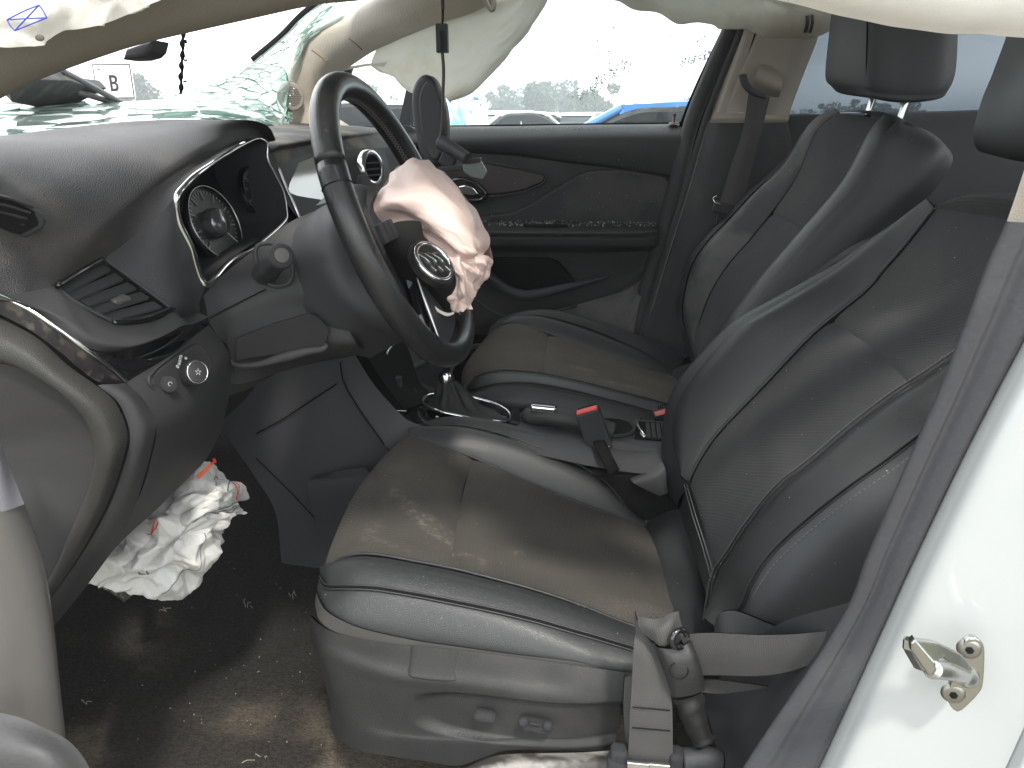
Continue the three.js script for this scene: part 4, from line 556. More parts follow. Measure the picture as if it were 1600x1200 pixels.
  part('far_bolster', loft([bSeamF, bOutF, bOutF.map((a) => pt(a).clone().add(W(0.1, -0.05, -0.01)))], 50, 10, { face: W(-0.4, 0, -1) }), M.leather, seat);
  const bSeamN = [[1085, 610, -0.5], [1122, 538, -0.475], [1147, 503, -0.465], [1178, 475, -0.46], [1231, 412, -0.46], [1281, 353, -0.46], [1331, 300, -0.46], [1362, 250, -0.465], [1380, 210, -0.475], [1398, 190, -0.5]];
  part('near_bolster', loft([bfNear, half(bfNear, bSeamN, 0.5, 0).map((p) => p.add(W(-0.012, 0.01, 0))), bSeamN], 70, 16, { face: W(-1, 0.5, 0.6), tuck: [0.004, 0.004, 0, 0] }), M.leather, seat);
  const sideR = [[1150, 600, -0.46], [1200, 545, -0.45], [1240, 500, -0.445], [1280, 450, -0.44], [1330, 390, -0.44], [1380, 335, -0.44], [1430, 290, -0.445], [1460, 250, -0.455], [1466, 225, -0.47], [1445, 203, -0.5], [1412, 190, -0.53]];
  part('side_panel', loft([bSeamN, half(bSeamN, sideR, 0.4, 0).map((p) => p.add(W(0, 0, 0.012))), sideR, sideR.map((a) => pt(a).clone().add(W(0.05, -0.02, -0.06)))], 60, 20, { face: W(0, 0, 1), tuck: [0.004, 0, 0, 0] }), M.leatherSide, seat);
  // top of the backrest under the headrest, and the back
  part('back_top', loft([[[1312, 176, -0.88], [1344, 176, -0.72], [1384, 188, -0.58], [1398, 190, -0.5]], [[1350, 172, -0.86], [1380, 175, -0.72], [1412, 186, -0.58], [1430, 198, -0.5]], [[1395, 190, -0.86], [1420, 195, -0.72], [1450, 215, -0.56], [1462, 240, -0.48]]], 30, 14, { face: UPV }), M.leatherSide, seat);
  part('back_shell', loft([bOutF.map((a) => pt(a).clone().add(W(0.1, -0.05, -0.01))), sideR.map((a) => pt(a).clone().add(W(0.05, -0.02, -0.06)))], 40, 12, { face: W(1, 0, 0) }), M.leatherSide, seat);
  part('stitching', [stitches(shift(bSeamN, W(0.004, -0.006, 0.003)), 0.005, 0.0005), stitches(shift(bSeamF, W(-0.004, 0.004, 0.006)), 0.005, 0.0005)], M.thread, seat, { kind: 'stuff' });
  // headrest: front face seen edge-on at the left, its near side toward the camera
  const hr = [ // horizontal sections from bottom to top: far front, near front, near rear, far rear
    [[1319, 146, -0.84], [1357, 153, -0.62], [1400, 160, -0.6], [1450, 158, -0.61], [1462, 150, -0.7], [1400, 140, -0.84]],
    [[1300, 134, -0.85], [1353, 141, -0.605], [1410, 147, -0.585], [1466, 146, -0.6], [1476, 138, -0.72], [1400, 130, -0.85]],
    [[1291, 118, -0.855], [1353, 120, -0.6], [1415, 120, -0.58], [1478, 118, -0.6], [1486, 112, -0.72], [1405, 110, -0.855]],
    [[1296, 62, -0.855], [1354, 60, -0.6], [1415, 58, -0.58], [1481, 60, -0.6], [1490, 60, -0.72], [1410, 62, -0.855]],
    [[1303, 12, -0.85], [1355, 8, -0.605], [1415, 2, -0.585], [1480, 2, -0.605], [1488, 6, -0.72], [1410, 15, -0.85]],
    [[1318, -18, -0.83], [1362, -22, -0.63], [1415, -28, -0.61], [1468, -26, -0.63], [1475, -18, -0.72], [1412, -16, -0.83]],
    [[1360, -26, -0.78], [1380, -30, -0.7], [1410, -32, -0.68], [1435, -30, -0.7], [1440, -28, -0.74], [1412, -26, -0.78]]];
  hr.unshift(hr[0].map((a) => pt(a).clone().lerp(Z(1395, 152, -0.72), 0.9)));
  const hm = part('headrest', loft(hr.map((r) => ({ raw: curve(r, 60, true) })), 60, 50, { closedU: true, face: W(-0.3, 0, 1) }), M.leatherSide, seat);
  part('headrest_seam', tube([[1356, -5, -0.603], [1355, 40, -0.598], [1354, 90, -0.598], [1353, 138, -0.604]], 0.0012), M.black, hm);
  for (const [a, b] of [[[1366, 146, -0.78], [1355, 182, -0.78]], [[1418, 155, -0.62], [1405, 192, -0.62]]]) part('headrest_post', tube([a, b], 0.0075), M.chrome, seat);
}
// ---------------------------------------------------------------- passenger door
{
  const d = thing('passenger_door', 'dark grey passenger door lining with armrest, map pocket and glass crumbs', 'car door', Z(900, 400, -1.2));
  const zo = (x, y) => -1.13; const D = (x, y, z = -1.13) => [x, y, z];
  const top = [D(400, 203, -1.2), D(560, 200, -1.2), D(700, 197, -1.2), D(800, 196, -1.2), D(900, 194, -1.2), D(1000, 193, -1.2), D(1090, 192, -1.2)];
  part('sill_panel', loft([top, [D(400, 207, -1.155), D(560, 204, -1.155), D(700, 202, -1.155), D(800, 201, -1.155), D(900, 200, -1.155), D(1000, 199, -1.155), D(1086, 199, -1.155)], [D(400, 225), D(560, 222, -1.12), D(700, 220, -1.12), D(800, 219, -1.12), D(900, 219, -1.12), D(1000, 220, -1.12), D(1080, 222, -1.12)], [D(400, 236), D(560, 232), D(700, 232), D(800, 237), D(900, 250), D(960, 257), D(1068, 272)], [D(400, 242, -1.15), D(560, 238, -1.15), D(700, 238, -1.15), D(800, 243, -1.15), D(900, 256, -1.15), D(960, 263, -1.15), D(1066, 280, -1.14)]], 80, 30, { face: W(0, 0.3, 1) }), M.plasticDusty, d);
  part('lining', loft([[D(400, 238, -1.152), D(700, 236, -1.152), D(900, 252, -1.152), D(1068, 272, -1.145)], [D(400, 280, -1.16), D(700, 280, -1.16), D(900, 290, -1.155), D(1062, 300, -1.145)], [D(400, 330, -1.16), D(700, 335, -1.155), D(900, 335, -1.15), D(1048, 340, -1.14)], [D(400, 356, -1.15), D(700, 356, -1.15), D(900, 356, -1.15), D(1030, 358, -1.14)]], 60, 24, { face: W(0, 0, 1) }), M.plasticDusty, d);
  const pad = [[700, 335, -1.14], [740, 338, -1.14], [800, 331, -1.14], [831, 316, -1.14], [862, 297, -1.14], [903, 272, -1.14], [925, 265, -1.14], [972, 264, -1.14], [1010, 269, -1.14], [1041, 276, -1.135], [1047, 284, -1.135], [1046, 300, -1.135], [1034, 348, -1.13], [1020, 352, -1.13], [900, 350, -1.14], [760, 348, -1.14], [700, 347, -1.14]];
  part('upholstered_pad', slab(pad, 0.03, { smooth: false, bevel: 0.008, proud: 0.004 }), mat({ map: again(dusty([0.021, 0.021, 0.023], [0.12, 0.11, 0.1], 0.5, 33), 2), roughness: 0.6, bumpMap: again(T.grain, 7), bumpScale: 0.0003 }), d);
  const pull = [[690, 246, -1.145], [720, 249, -1.145], [756, 253, -1.145], [800, 261, -1.145], [845, 271, -1.145], [853, 276, -1.145], [849, 285, -1.145], [819, 298, -1.145], [790, 304, -1.145], [762, 305, -1.145], [690, 303, -1.145]];
  part('pull_inset', slab(pull, 0.02, { bevel: 0.006, proud: 0.004 }), mat({ color: lin3(0.035, 0.026, 0.024), roughness: 0.35, bumpMap: again(T.fine, 5), bumpScale: 0.0003 }), d);
  part('pull_edge', tube([[756, 253, -1.136], [800, 261, -1.136], [846, 271, -1.136], [853, 277, -1.136], [847, 287, -1.136], [819, 299, -1.136], [780, 306, -1.136], [750, 306, -1.136]], 0.0028, { n: 60 }), M.plastic, d);
  part('release_lever', [slab([[716, 291, -1.12], [726, 289, -1.12], [740, 293, -1.12], [748, 303, -1.12], [738, 306, -1.12], [720, 303, -1.12]], 0.012, { bevel: 0.003 })], M.chrome, d);
  part('release_surround', tube([[700, 285, -1.125], [722, 280, -1.125], [744, 288, -1.125], [758, 302, -1.125], [752, 312, -1.125], [720, 312, -1.125], [700, 308, -1.125]], 0.007), M.gloss, d);
  // armrest ledge
  const L = (y, z) => [[640, y - 1, z], [760, y, z], [880, y + 1, z], [980, y + 1, z], [1016, y - 1, z - 0.01], [1028, y - 4, z - 0.03]];
  part('armrest', loft([L(346, -1.14), L(353, -1.1), L(361, -1.055), L(365, -1.05), L(370, -1.055), L(374, -1.052), L(385, -1.06), L(392, -1.09)], 60, 44, { face: W(0, 1, 1) }), M.plasticDusty, d);
  part('armrest_slot', slab([[818, 351, -1.095], [886, 351, -1.095], [888, 356, -1.09], [838, 359, -1.085], [820, 357, -1.09]], 0.004, { proud: 0.003, bevel: 0.001 }), M.black, d);
  part('stitching', stitches([[700, 370.5, -1.051], [880, 371.5, -1.051], [1010, 369.5, -1.06]], 0.006, 0.0008), M.thread, d, { kind: 'stuff' });
  // lower lining with the pocket
  part('lining', loft([L(385, -1.08), [[640, 400, -1.1], [760, 402, -1.1], [880, 400, -1.1], [980, 396, -1.1], [1026, 380, -1.1]], [[640, 440, -1.115], [760, 442, -1.115], [900, 440, -1.115], [980, 425, -1.115], [1020, 400, -1.115]], [[640, 500, -1.12], [760, 502, -1.12], [860, 488, -1.12], [960, 458, -1.12], [1014, 418, -1.12]], [[640, 520, -1.15], [760, 522, -1.15], [860, 496, -1.15], [962, 464, -1.15], [1014, 424, -1.15]]], 70, 30, { face: W(0, 0, 1) }), M.plasticDusty, d);
  part('map_pocket', slab([[690, 402, -1.085], [769, 402, -1.085], [856, 403, -1.085], [872, 408, -1.085], [886, 424, -1.085], [898, 440, -1.085], [860, 446, -1.085], [819, 454, -1.085], [795, 446, -1.085], [775, 430, -1.085], [690, 428, -1.085]], 0.01, { bevel: 0.003 }), M.black, d);
  part('pocket_lip', tube([[700, 420, -1.075], [745, 420, -1.07], [768, 434, -1.066], [795, 454, -1.062], [828, 461, -1.062], [880, 450, -1.064], [930, 438, -1.075], [952, 432, -1.095]], (s) => 0.015 - 0.011 * Math.abs(2 * s - 0.9) ** 2, { n: 50, flat: 1 }), M.plastic, d);
  part('scuff_plate', loft([[[850, 500, -1.12], [905, 474, -1.12], [981, 452, -1.12], [1015, 420, -1.12]], [[860, 540, -1.08], [900, 530, -1.08], [970, 510, -1.08], [1000, 470, -1.09]], [[850, 580, -1.05], [900, 570, -1.05], [960, 560, -1.05], [986, 540, -1.06]]], 30, 14, { face: W(0, 0.6, 1) }), mat({ map: again(dusty([0.1, 0.098, 0.095], [0.04, 0.038, 0.035], 0.8, 63, 256, 6), 4), roughness: 0.7 }), d);
  part('wire', tube([[738, 466, -1.03], [755, 478, -1.02], [775, 490, -1.0], [800, 496, -0.99], [840, 493, -1.0], [900, 478, -1.06]], 0.004), M.plastic, d);
  part('lock_knob', [tube([[1053, 192, -1.165], [1054, 178, -1.165]], (s) => 0.0055 - 0.002 * Math.sin(s * 3), { n: 10 }), turn([[0.0001, 0.006], [0.012, 0.004], [0.014, 0]], 16, Z(1053, 194, -1.165), UPV)], mat({ color: lin3(0.12, 0.07, 0.05), roughness: 0.5 }), d);
  // window: pane with mud spray, quarter window post, belt-line seal
  part('door_glass', loft([[[548, 205, -1.21], [820, 203, -1.21], [1098, 200, -1.21]], [[560, 100, -1.195], [840, 90, -1.19], [1125, 80, -1.185]], [[640, -60, -1.17], [900, -60, -1.165], [1170, -60, -1.16]]], 12, 12, {}), M.glass, d);
  part('beltline_seal', tube([[560, 201, -1.195], [700, 198, -1.195], [900, 195, -1.195], [1085, 192.5, -1.195]], 0.0035), M.black, d);
  part('window_post', slab([[636, 134, -1.2], [643, 134, -1.19], [640, 198, -1.19], [621, 197, -1.2]], 0.02), M.rubber, d);
  part('mirror_flag', slab([[520, 126, -1.15], [534, 110, -1.15], [549, 107, -1.15], [544, 124, -1.15]], 0.02), M.plastic, d);
  part('front_fillet', slab([[440, 208, -1.14], [540, 196, -1.14], [640, 196, -1.15], [700, 236, -1.14], [560, 250, -1.14], [450, 240, -1.14]], 0.02), M.plastic, d);
  const r = rng(8), specks = [], blob = (p, s) => { const g = new THREE.IcosahedronGeometry(s, 0); g.scale(1 + r(), 1 + r(), 0.25); g.translate(p.x, p.y, p.z); return g; };
  const zone = [[[905, 150], [985, 95], 16, 520], [[1065, 100], [1128, 78], 10, 320], [[1085, 70], [1115, 50], 7, 50], [[850, 20], [1100, 150], 60, 130], [[640, 80], [720, 180], 50, 60]];
  for (const [a, b, sp, n] of zone) for (let i = 0; i < n; i++) { const t = r(), px = a[0] + (b[0] - a[0]) * t + (r() + r() - 1) * sp, py = a[1] + (b[1] - a[1]) * t + (r() + r() - 1) * sp; if (py > 190 || py < 4) continue; const s = 0.0005 + 0.0011 * r() * r(); specks.push(blob(Z(px, py, -1.175), s)); }
  part('mud_specks', specks, mat({ color: lin3(0.2, 0.16, 0.09), roughness: 1 }), d, { kind: 'stuff' });
}
{ // glass crumbs lying about
  const r = rng(21), list = [], crumb = (p, s) => { const g = new THREE.IcosahedronGeometry(s, 0); g.scale(1, 0.7 + 0.5 * r(), 1); g.rotateX(r() * 6); g.rotateY(r() * 6); g.translate(p.x, p.y, p.z); return g; };
  for (let i = 0; i < 340; i++) { const x = 700 + 325 * r(), y = 344 + 13 * Math.pow(r(), 0.6) - 2; const near = (y - 346) / 15, z = mix(-1.138, -1.06, Math.max(0, near)); const p = Z(x, y, z); p.y += 0.003; list.push(crumb(p, 0.0009 + 0.0022 * r() * r())); }
  for (let i = 0; i < 90; i++) { const p = Z(620 + 450 * r(), 199 + 8 * r(), -1.15); list.push(crumb(p, 0.0008 + 0.0014 * r() * r())); }
  for (let i = 0; i < 60; i++) { const p = Z(760 + 280 * r(), 240 + 100 * r(), -1.125); list.push(crumb(p, 0.0007 + 0.001 * r() * r())); }
  const m = part('glass_crumbs', list, mat({ color: lin3(0.5, 0.52, 0.5), roughness: 0.2, transmission: 0.3, thickness: 0 }), scene); m.userData.kind = 'stuff'; m.userData.label = 'crumbs of broken window glass strewn on the passenger door armrest'; m.userData.category = 'glass crumbs';
}
{ // rear of the cabin
  const d = thing('rear_door', 'dark rear door lining behind the passenger seat with tinted window above', 'car door', W(0.9, 0.8, -1.15));
  part('lining', loft([[W(0.42, 1.205, -1.17), W(0.9, 1.215, -1.17), W(1.7, 1.25, -1.17)], [W(0.4, 1.19, -1.12), W(0.9, 1.2, -1.12), W(1.7, 1.23, -1.12)], [W(0.4, 0.9, -1.08), W(0.9, 0.9, -1.08), W(1.7, 0.9, -1.08)], [W(0.4, 0.4, -1.1), W(0.9, 0.4, -1.1), W(1.7, 0.4, -1.1)]], 24, 16, { face: W(0, 0, 1) }), M.leatherSide, d);
  part('tinted_pane', loft([[W(0.4, 1.17, -1.19), W(1.7, 1.21, -1.19)], [W(0.42, 1.58, -1.14), W(1.5, 1.58, -1.14)]], 4, 4, {}), M.tint, d);
  part('lock_knob', tube([[1280, 190, -1.15], [1280, 180, -1.15]], 0.006), M.plastic, d);
  const s = thing('rear_bench', 'dark rear bench seat in shadow behind the two front seats', 'car seat', W(1.1, 0.4, -0.36));
  part('seat', loft([[W(0.8, 0.5, -1.02), W(0.8, 0.5, 0.3)], [W(0.8, 0.66, -1.02), W(0.8, 0.66, 0.3)], [W(1.25, 0.64, -1.02), W(1.25, 0.64, 0.3)]], 20, 12, { face: UPV }), M.leatherSide, s);
  part('backrest', loft([[W(1.22, 0.62, -1.02), W(1.22, 0.62, 0.3)], [W(1.3, 0.9, -1.02), W(1.3, 0.9, 0.3)], [W(1.38, 1.14, -1.02), W(1.38, 1.14, 0.3)], [W(1.5, 1.14, -1.02), W(1.5, 1.14, 0.3)]], 20, 16, { face: W(-1, 0, 0) }), M.leatherSide, s);
}
// ---------------------------------------------------------------- dashboard
const ridged = (u, v, f, s) => { const wx = fbm(u * 3, v * 3, 64, s + 5, 2) * 1.6, wy = fbm(u * 3, v * 3, 64, s + 9, 2) * 1.6; const n = fbm(u * f + wx, v * f + wy, 64, s, 3); return 1 - Math.abs(2 * n - 1) * 2; };
{
  const d = thing('dashboard', 'black grained dashboard with chrome ringed gauge binnacle and air vents', 'dashboard', W(-0.55, 0.9, 0));
  const padTex = mat({ map: again(dusty([0.03, 0.029, 0.03], [0.17, 0.15, 0.13], 0.3, 71), 1 / 0.5), roughness: 0.52, specularIntensity: 0.9, bumpMap: again(T.grain, 9), bumpScale: 0.00045 });
  const crest = [[-120, 240, 0.42], [0, 217, 0.2], [100, 212, 0.1], [200, 199, 0.0], [280, 190, -0.05], [345, 188, -0.08], [388, 192, -0.13], [410, 203, -0.17], [420, 222, -0.2]];
  const roll = [[-60, 405, 0.41], [10, 398, 0.385], [65, 394, 0.35], [119, 370, 0.3], [175, 330, 0.24], [219, 299, 0.19], [265, 264, 0.14], [312, 236, 0.06], [360, 212, -0.05], [392, 203, -0.13], [412, 208, -0.17], [420, 222, -0.195]];
  const under = [[-60, 478, 0.41], [20, 462, 0.388], [60, 455, 0.366], [88, 446, 0.345], [125, 424, 0.295], [163, 403, 0.25], [208, 371, 0.21], [250, 335, 0.185], [278, 303, 0.172], [290, 286, 0.15], [314, 266, 0.115], [360, 233, 0], [397, 214, -0.135], [418, 218, -0.18]];
  const CC = curve(crest, 60), RR = curve(roll, 60);
  part('pad', loft([CC.map((p) => p.clone().add(W(-0.4, -0.05, -0.02))), CC.map((p) => p.clone().add(W(-0.12, -0.004, 0))), CC, CC.map((p, i) => p.clone().lerp(RR[i], 0.55).add(W(0.006, 0.008, 0))), RR.map((p) => p.clone().add(W(-0.006, 0.003, 0))), RR.map((p) => p.clone().add(W(0.0, -0.012, 0))), under], 120, 60, { face: UPV }), padTex, d);
  // lower pad running across to the far side
  part('pad', loft([[[418, 216, -0.19], [470, 202, -0.4], [530, 194, -0.7], [560, 190, -1.05]], [[420, 224, -0.2], [480, 214, -0.42], [545, 205, -0.7], [590, 200, -1.05]], [[420, 240, -0.2], [480, 228, -0.42], [560, 217, -0.7], [620, 210, -1.05]], [[424, 262, -0.205], [490, 240, -0.43], [575, 232, -0.7], [650, 228, -1.05]]].map((c, i) => i ? c : c.map((a) => pt(a).clone().add(W(-0.2, 0, 0)))), 60, 30, { face: UPV }), mat({ map: again(dusty([0.03, 0.029, 0.03], [0.34, 0.26, 0.17], 0.75, 72), 1 / 0.4), roughness: 0.6, bumpMap: again(T.grain, 9), bumpScale: 0.0004 }), d);
  part('fascia', loft([[[424, 262, -0.205], [490, 240, -0.43], [575, 232, -0.7], [650, 228, -1.05]], [[435, 300, -0.2], [510, 285, -0.43], [585, 285, -0.7], [655, 285, -1.05]], [[470, 350, -0.21], [545, 345, -0.43], [605, 345, -0.7], [665, 340, -1.05]], [[530, 470, -0.22], [585, 470, -0.43], [640, 460, -0.7], [690, 440, -1.05]], [[545, 545, -0.22], [600, 545, -0.43], [660, 530, -0.7], [700, 500, -1.05]]], 40, 30, { face: W(1, 0, 0) }), M.plastic, d);
  part('glovebox', loft([[[600, 545, -0.43], [660, 530, -0.7], [700, 500, -1.05]], [[640, 590, -0.43], [690, 580, -0.7], [720, 540, -1.05]], [[640, 640, -0.43], [690, 630, -0.7], [700, 600, -1.05]]], 20, 14, { face: W(1, 0, 0) }), M.plastic, d);
  part('glovebox_edge', tube([[628, 582, -0.42], [680, 560, -0.6], [735, 543, -0.8], [760, 540, -0.95]], 0.007), M.plasticDusty, d);
  // moulding round the driver's vent
  const vEdge = [[-30, 470, 0.405], [20, 460, 0.388], [60, 453, 0.367], [88, 448, 0.346], [106, 463, 0.341], [125, 476, 0.335], [152, 494, 0.325], [178, 504, 0.312], [205, 503, 0.29], [240, 496, 0.25], [270, 484, 0.221], [285, 496, 0.195], [309, 487, 0.155]];
  const vLow = [[-30, 448, 0.41], [0, 460, 0.405], [47, 483, 0.4], [94, 515, 0.395], [131, 541, 0.385], [175, 549, 0.36], [219, 538, 0.315], [266, 513, 0.25], [309, 489, 0.165]];
  const VA = curve(vEdge, 50), VB = curve(vLow, 50);
  part('vent_moulding', loft([VA, VA.map((p, i) => p.clone().lerp(VB[i], 0.25).add(W(0.012, -0.002, 0.008))), VA.map((p, i) => p.clone().lerp(VB[i], 0.65).add(W(0.018, -0.002, 0.01))), VB], 90, 24, { face: W(1, 0, 0.6) }), M.plasticDusty, d);
  part('vent_moulding', loft([[[163, 403, 0.25], [200, 430, 0.243], [235, 458, 0.232], [270, 484, 0.221], [285, 497, 0.195], [309, 488, 0.155]], [[208, 371, 0.21], [235, 400, 0.214], [262, 435, 0.208], [285, 465, 0.197], [300, 480, 0.175], [312, 486, 0.15]], [[250, 335, 0.187], [265, 380, 0.189], [283, 420, 0.18], [300, 455, 0.165], [312, 472, 0.148]], [[278, 303, 0.172], [282, 356, 0.168], [298, 386, 0.16], [308, 420, 0.15], [321, 447, 0.141]]], 40, 24, { face: W(1, 0, 0.4) }), M.plastic, d);
  const cavity = loft([[[86, 449, 0.35], [125, 425, 0.3], [163, 403, 0.255]], [[132, 481, 0.34], [178, 458, 0.28], [216, 444, 0.245]], [[176, 505, 0.32], [225, 500, 0.27], [271, 484, 0.225]]].map((c) => c.map((a) => pt(a).clone().add(W(-0.035, 0, -0.012)))), 10, 10, {});
  part('air_vent', cavity, M.black, d);
  const vent = part('air_vent', [tube([[87, 449, 0.347], [125, 426, 0.297], [163, 404, 0.251]], 0.0022), tube([[163, 404, 0.251], [216, 443, 0.238], [270, 483, 0.222]], 0.002), tube([[87, 449, 0.347], [125, 476, 0.336], [176, 503, 0.315]], 0.002)], M.plastic, d);
  for (let k = 0; k < 5; k++) { const t = (k + 0.7) / 5.2, a = Z(mix(88, 178, t), mix(449, 504, t) - 4 * Math.sin(t * 3), mix(0.347, 0.315, t)), b = Z(mix(163, 268, t), mix(404, 481, t), mix(0.251, 0.224, t)); b.lerp(a, 0.06); a.lerp(b, 0.03); const sv = Z(178, 504, 0.315).sub(Z(88, 448, 0.347)).multiplyScalar(0.36 / 5.2); a.x -= 0.005; b.x -= 0.005;
    const w = sv.add(W(0.003, 0, 0.003)); part('vane', loft([[a.clone().add(w), b.clone().add(w)], [a.clone().sub(w), b.clone().sub(w)]], 8, 4, { shell: 0.003 }), mat({ map: M.plasticDusty.map, roughness: 0.5 }), vent); }
  part('vane_tab', [rbox([182, 466, 0.277], W(0.2, 0, -1), W(0.3, 1, 0), 0.022, 0.006, 0.02, 0.003), rbox([188, 471, 0.285], W(0.2, 0, -1), W(0.3, 1, 0), 0.008, 0.005, 0.004, 0.001)], mat({ color: lin3(0.1, 0.095, 0.09), roughness: 0.4 }), vent);
  part('vent_chrome', tube([[176, 504, 0.317], [205, 503, 0.293], [240, 495, 0.255], [271, 482, 0.222]], (s) => 0.003 + 0.002 * Math.sin(s * 3.1), { n: 30 }), M.gloss, vent);
  part('vent_chrome', tube([[90, 447, 0.35], [125, 425, 0.3], [160, 405, 0.255]], 0.0028, { n: 20 }), M.gloss, vent);
  // small side window vent at the left edge
  const v1 = part('window_vent', slab([[-70, 300, 0.40], [-20, 298, 0.375], [10, 306, 0.36], [42, 321, 0.345], [62, 332, 0.335], [67, 341, 0.332], [60, 355, 0.335], [36, 371, 0.352], [10, 368, 0.365], [-70, 345, 0.40]], 0.02, { bevel: 0.004, proud: 0.008 }), M.plastic, d);
  part('vent_opening', slab([[-66, 305, 0.4], [-18, 305, 0.375], [8, 312, 0.36], [40, 326, 0.345], [55, 335, 0.338], [48, 350, 0.34], [24, 365, 0.358], [8, 361, 0.366], [-66, 338, 0.4]], 0.004, { bevel: 0.001, proud: 0.0095, face: W(1, 0.6, 0.4) }), M.black, v1);
  for (const y of [0, 1, 2, 3]) part('vane', tube([[-60, 312 + y * 8, 0.397], [0, 318 + y * 12, 0.366], [46 - y * 5, 333 + y * 9, 0.344 + y * 0.002]].map((a) => pt(a).clone().add(W(0.010, 0.006, 0.006))), 0.0014), M.plasticDusty, v1);
  // glossy trim strips with their bright line, dirt lodged along it
  const bright = [[-30, 447, 0.405], [0, 461, 0.405], [47, 484, 0.403], [94, 516, 0.4], [131, 544, 0.39], [169, 572, 0.37], [196, 596, 0.352]];
  const grooveTop = [[-30, 478, 0.405], [0, 491, 0.405], [47, 516, 0.403], [94, 550, 0.4], [125, 577, 0.39], [158, 598, 0.375], [194, 598, 0.353]];
  part('trim_strip', loft([bright, grooveTop], 50, 6, { face: W(0.4, 0.5, 1) }), mat({ map: again(dusty([0.02, 0.018, 0.02], [0.16, 0.135, 0.1], 0.7, 83, 512, 16), 9), roughness: 0.3 }), d);
  part('trim_strip', loft([[[120, 536, 0.392], [140, 545, 0.383], [175, 550, 0.36], [219, 539, 0.315], [266, 514, 0.25], [311, 489, 0.165]], [[155, 562, 0.378], [185, 572, 0.357], [230, 553, 0.30], [280, 527, 0.23], [318, 498, 0.166]], [[196, 597, 0.352], [230, 577, 0.315], [262, 556, 0.275], [300, 528, 0.21], [326, 507, 0.166]]], 50, 12, { face: W(1, 0.3, 0.5) }), M.gloss, d);
  part('bright_line', tube(bright, 0.0022, { n: 60 }), M.chrome, d);
  part('bright_line', tube([[215, 560, 0.325], [250, 545, 0.285], [275, 527, 0.24], [297, 506, 0.19]], (s) => 0.0012 * Math.sin(3.14 * s) + 0.0003, { n: 30 }), M.chrome, d);
  // switch panel and knee panel
  const knee = [[[197, 598, 0.352], [262, 557, 0.276], [326, 508, 0.167]], [[224, 625, 0.355], [292, 588, 0.262], [346, 532, 0.155]], [[243, 662, 0.355], [306, 632, 0.262], [360, 566, 0.145]], [[240, 702, 0.355], [304, 682, 0.25], [358, 640, 0.13]], [[212, 787, 0.355], [262, 752, 0.29], [330, 704, 0.15]], [[134, 914, 0.355], [187, 849, 0.335], [253, 788, 0.27], [314, 727, 0.17]]];
  part('knee_panel', loft(knee, 50, 60, { face: W(1, 0, 0.5) }), M.plasticDusty, d);
  part('knee_panel', loft([knee[5], knee[5].map((a) => pt(a).clone().add(W(-0.12, -0.02, -0.03)))], 30, 6, { face: W(0, -1, 0) }), M.black, d);
  part('panel_slot', slab([[342, 655, 0.142], [357, 617, 0.138], [394, 603, 0.11], [372, 630, 0.125]], 0.004, { proud: 0.006 }), M.black, d);
  const sw = part('switch_panel', slab([[226, 592, 0.328], [238, 577, 0.31], [294, 538, 0.232], [306, 541, 0.222], [322, 566, 0.211], [319, 588, 0.218], [268, 627, 0.292], [250, 625, 0.31], [229, 603, 0.328]].map((a) => pt(a).add(W(0.001, 0.001, 0.001))), 0.012, { smooth: false, bevel: 0.003, proud: 0.008 }), M.plasticDusty, d);
  part('panel_bezel', tube([[226, 592, 0.328], [238, 577, 0.31], [266, 556, 0.272], [294, 538, 0.232], [306, 541, 0.222], [322, 566, 0.211], [319, 588, 0.218], [295, 609, 0.256], [268, 627, 0.292], [250, 625, 0.31], [229, 603, 0.328]].map((a) => pt(a).add(W(0.008, 0.003, 0.005))), 0.0013, { closed: true, n: 70 }), M.plastic, sw);
  const ka = W(0.85, 0.25, 0.4).normalize(), k0 = Z(284, 585, 0.262);
  const knob = part('light_knob', turn([[0.0001, 0.03], [0.0105, 0.03], [0.0125, 0.0285], [0.013, 0.026], [0.0135, 0.012], [0.0150, 0.008], [0.0155, 0]], 36, k0, ka), mat({ color: lin3(0.03), roughness: 0.4 }), sw);
  part('knob_ring', new THREE.TorusGeometry(0.0118, 0.0006, 8, 40).applyQuaternion(new THREE.Quaternion().setFromUnitVectors(W(0, 0, 1), ka)).translate(...k0.clone().addScaledVector(ka, 0.0295).toArray()), M.chrome, knob);
  const ky = W(0, 1, 0).addScaledVector(ka, -ka.y).normalize(), kx = ky.clone().cross(ka), mk = [];
  for (let i = 0; i < 5; i++) { const a = i / 5 * 6.283, c = k0.clone().addScaledVector(ka, 0.0305); mk.push(rbox(c.addScaledVector(kx, Math.cos(a) * 0.003).addScaledVector(ky, Math.sin(a) * 0.003), kx, ky, 0.0012, 0.0012, 0.0006, 0.0003)); } mk.push(new THREE.TorusGeometry(0.0017, 0.00035, 6, 20).applyQuaternion(new THREE.Quaternion().setFromUnitVectors(W(0, 0, 1), ka)).translate(...k0.clone().addScaledVector(ka, 0.0306).toArray()));
  const ribs = []; for (let i = 0; i < 40; i++) { const a = i / 40 * 6.283; ribs.push(rbox(k0.clone().addScaledVector(ka, 0.018).addScaledVector(kx, Math.cos(a) * 0.0135).addScaledVector(ky, Math.sin(a) * 0.0135), ka, ky, 0.015, 0.001, 0.001, 0.0003, 1)); }
  part('knob_ribs', ribs, M.plasticDusty, knob, { kind: 'stuff' });
  const white = mat({ color: lin3(0.4), roughness: 0.6 });
  part('knob_symbol', mk, white, knob);
  const b0 = Z(252, 602, 0.305), sb = part('dimmer_button', turn([[0.0001, 0.016], [0.0075, 0.016], [0.009, 0.0145], [0.0095, 0]], 30, b0, ka), M.plastic, sw);
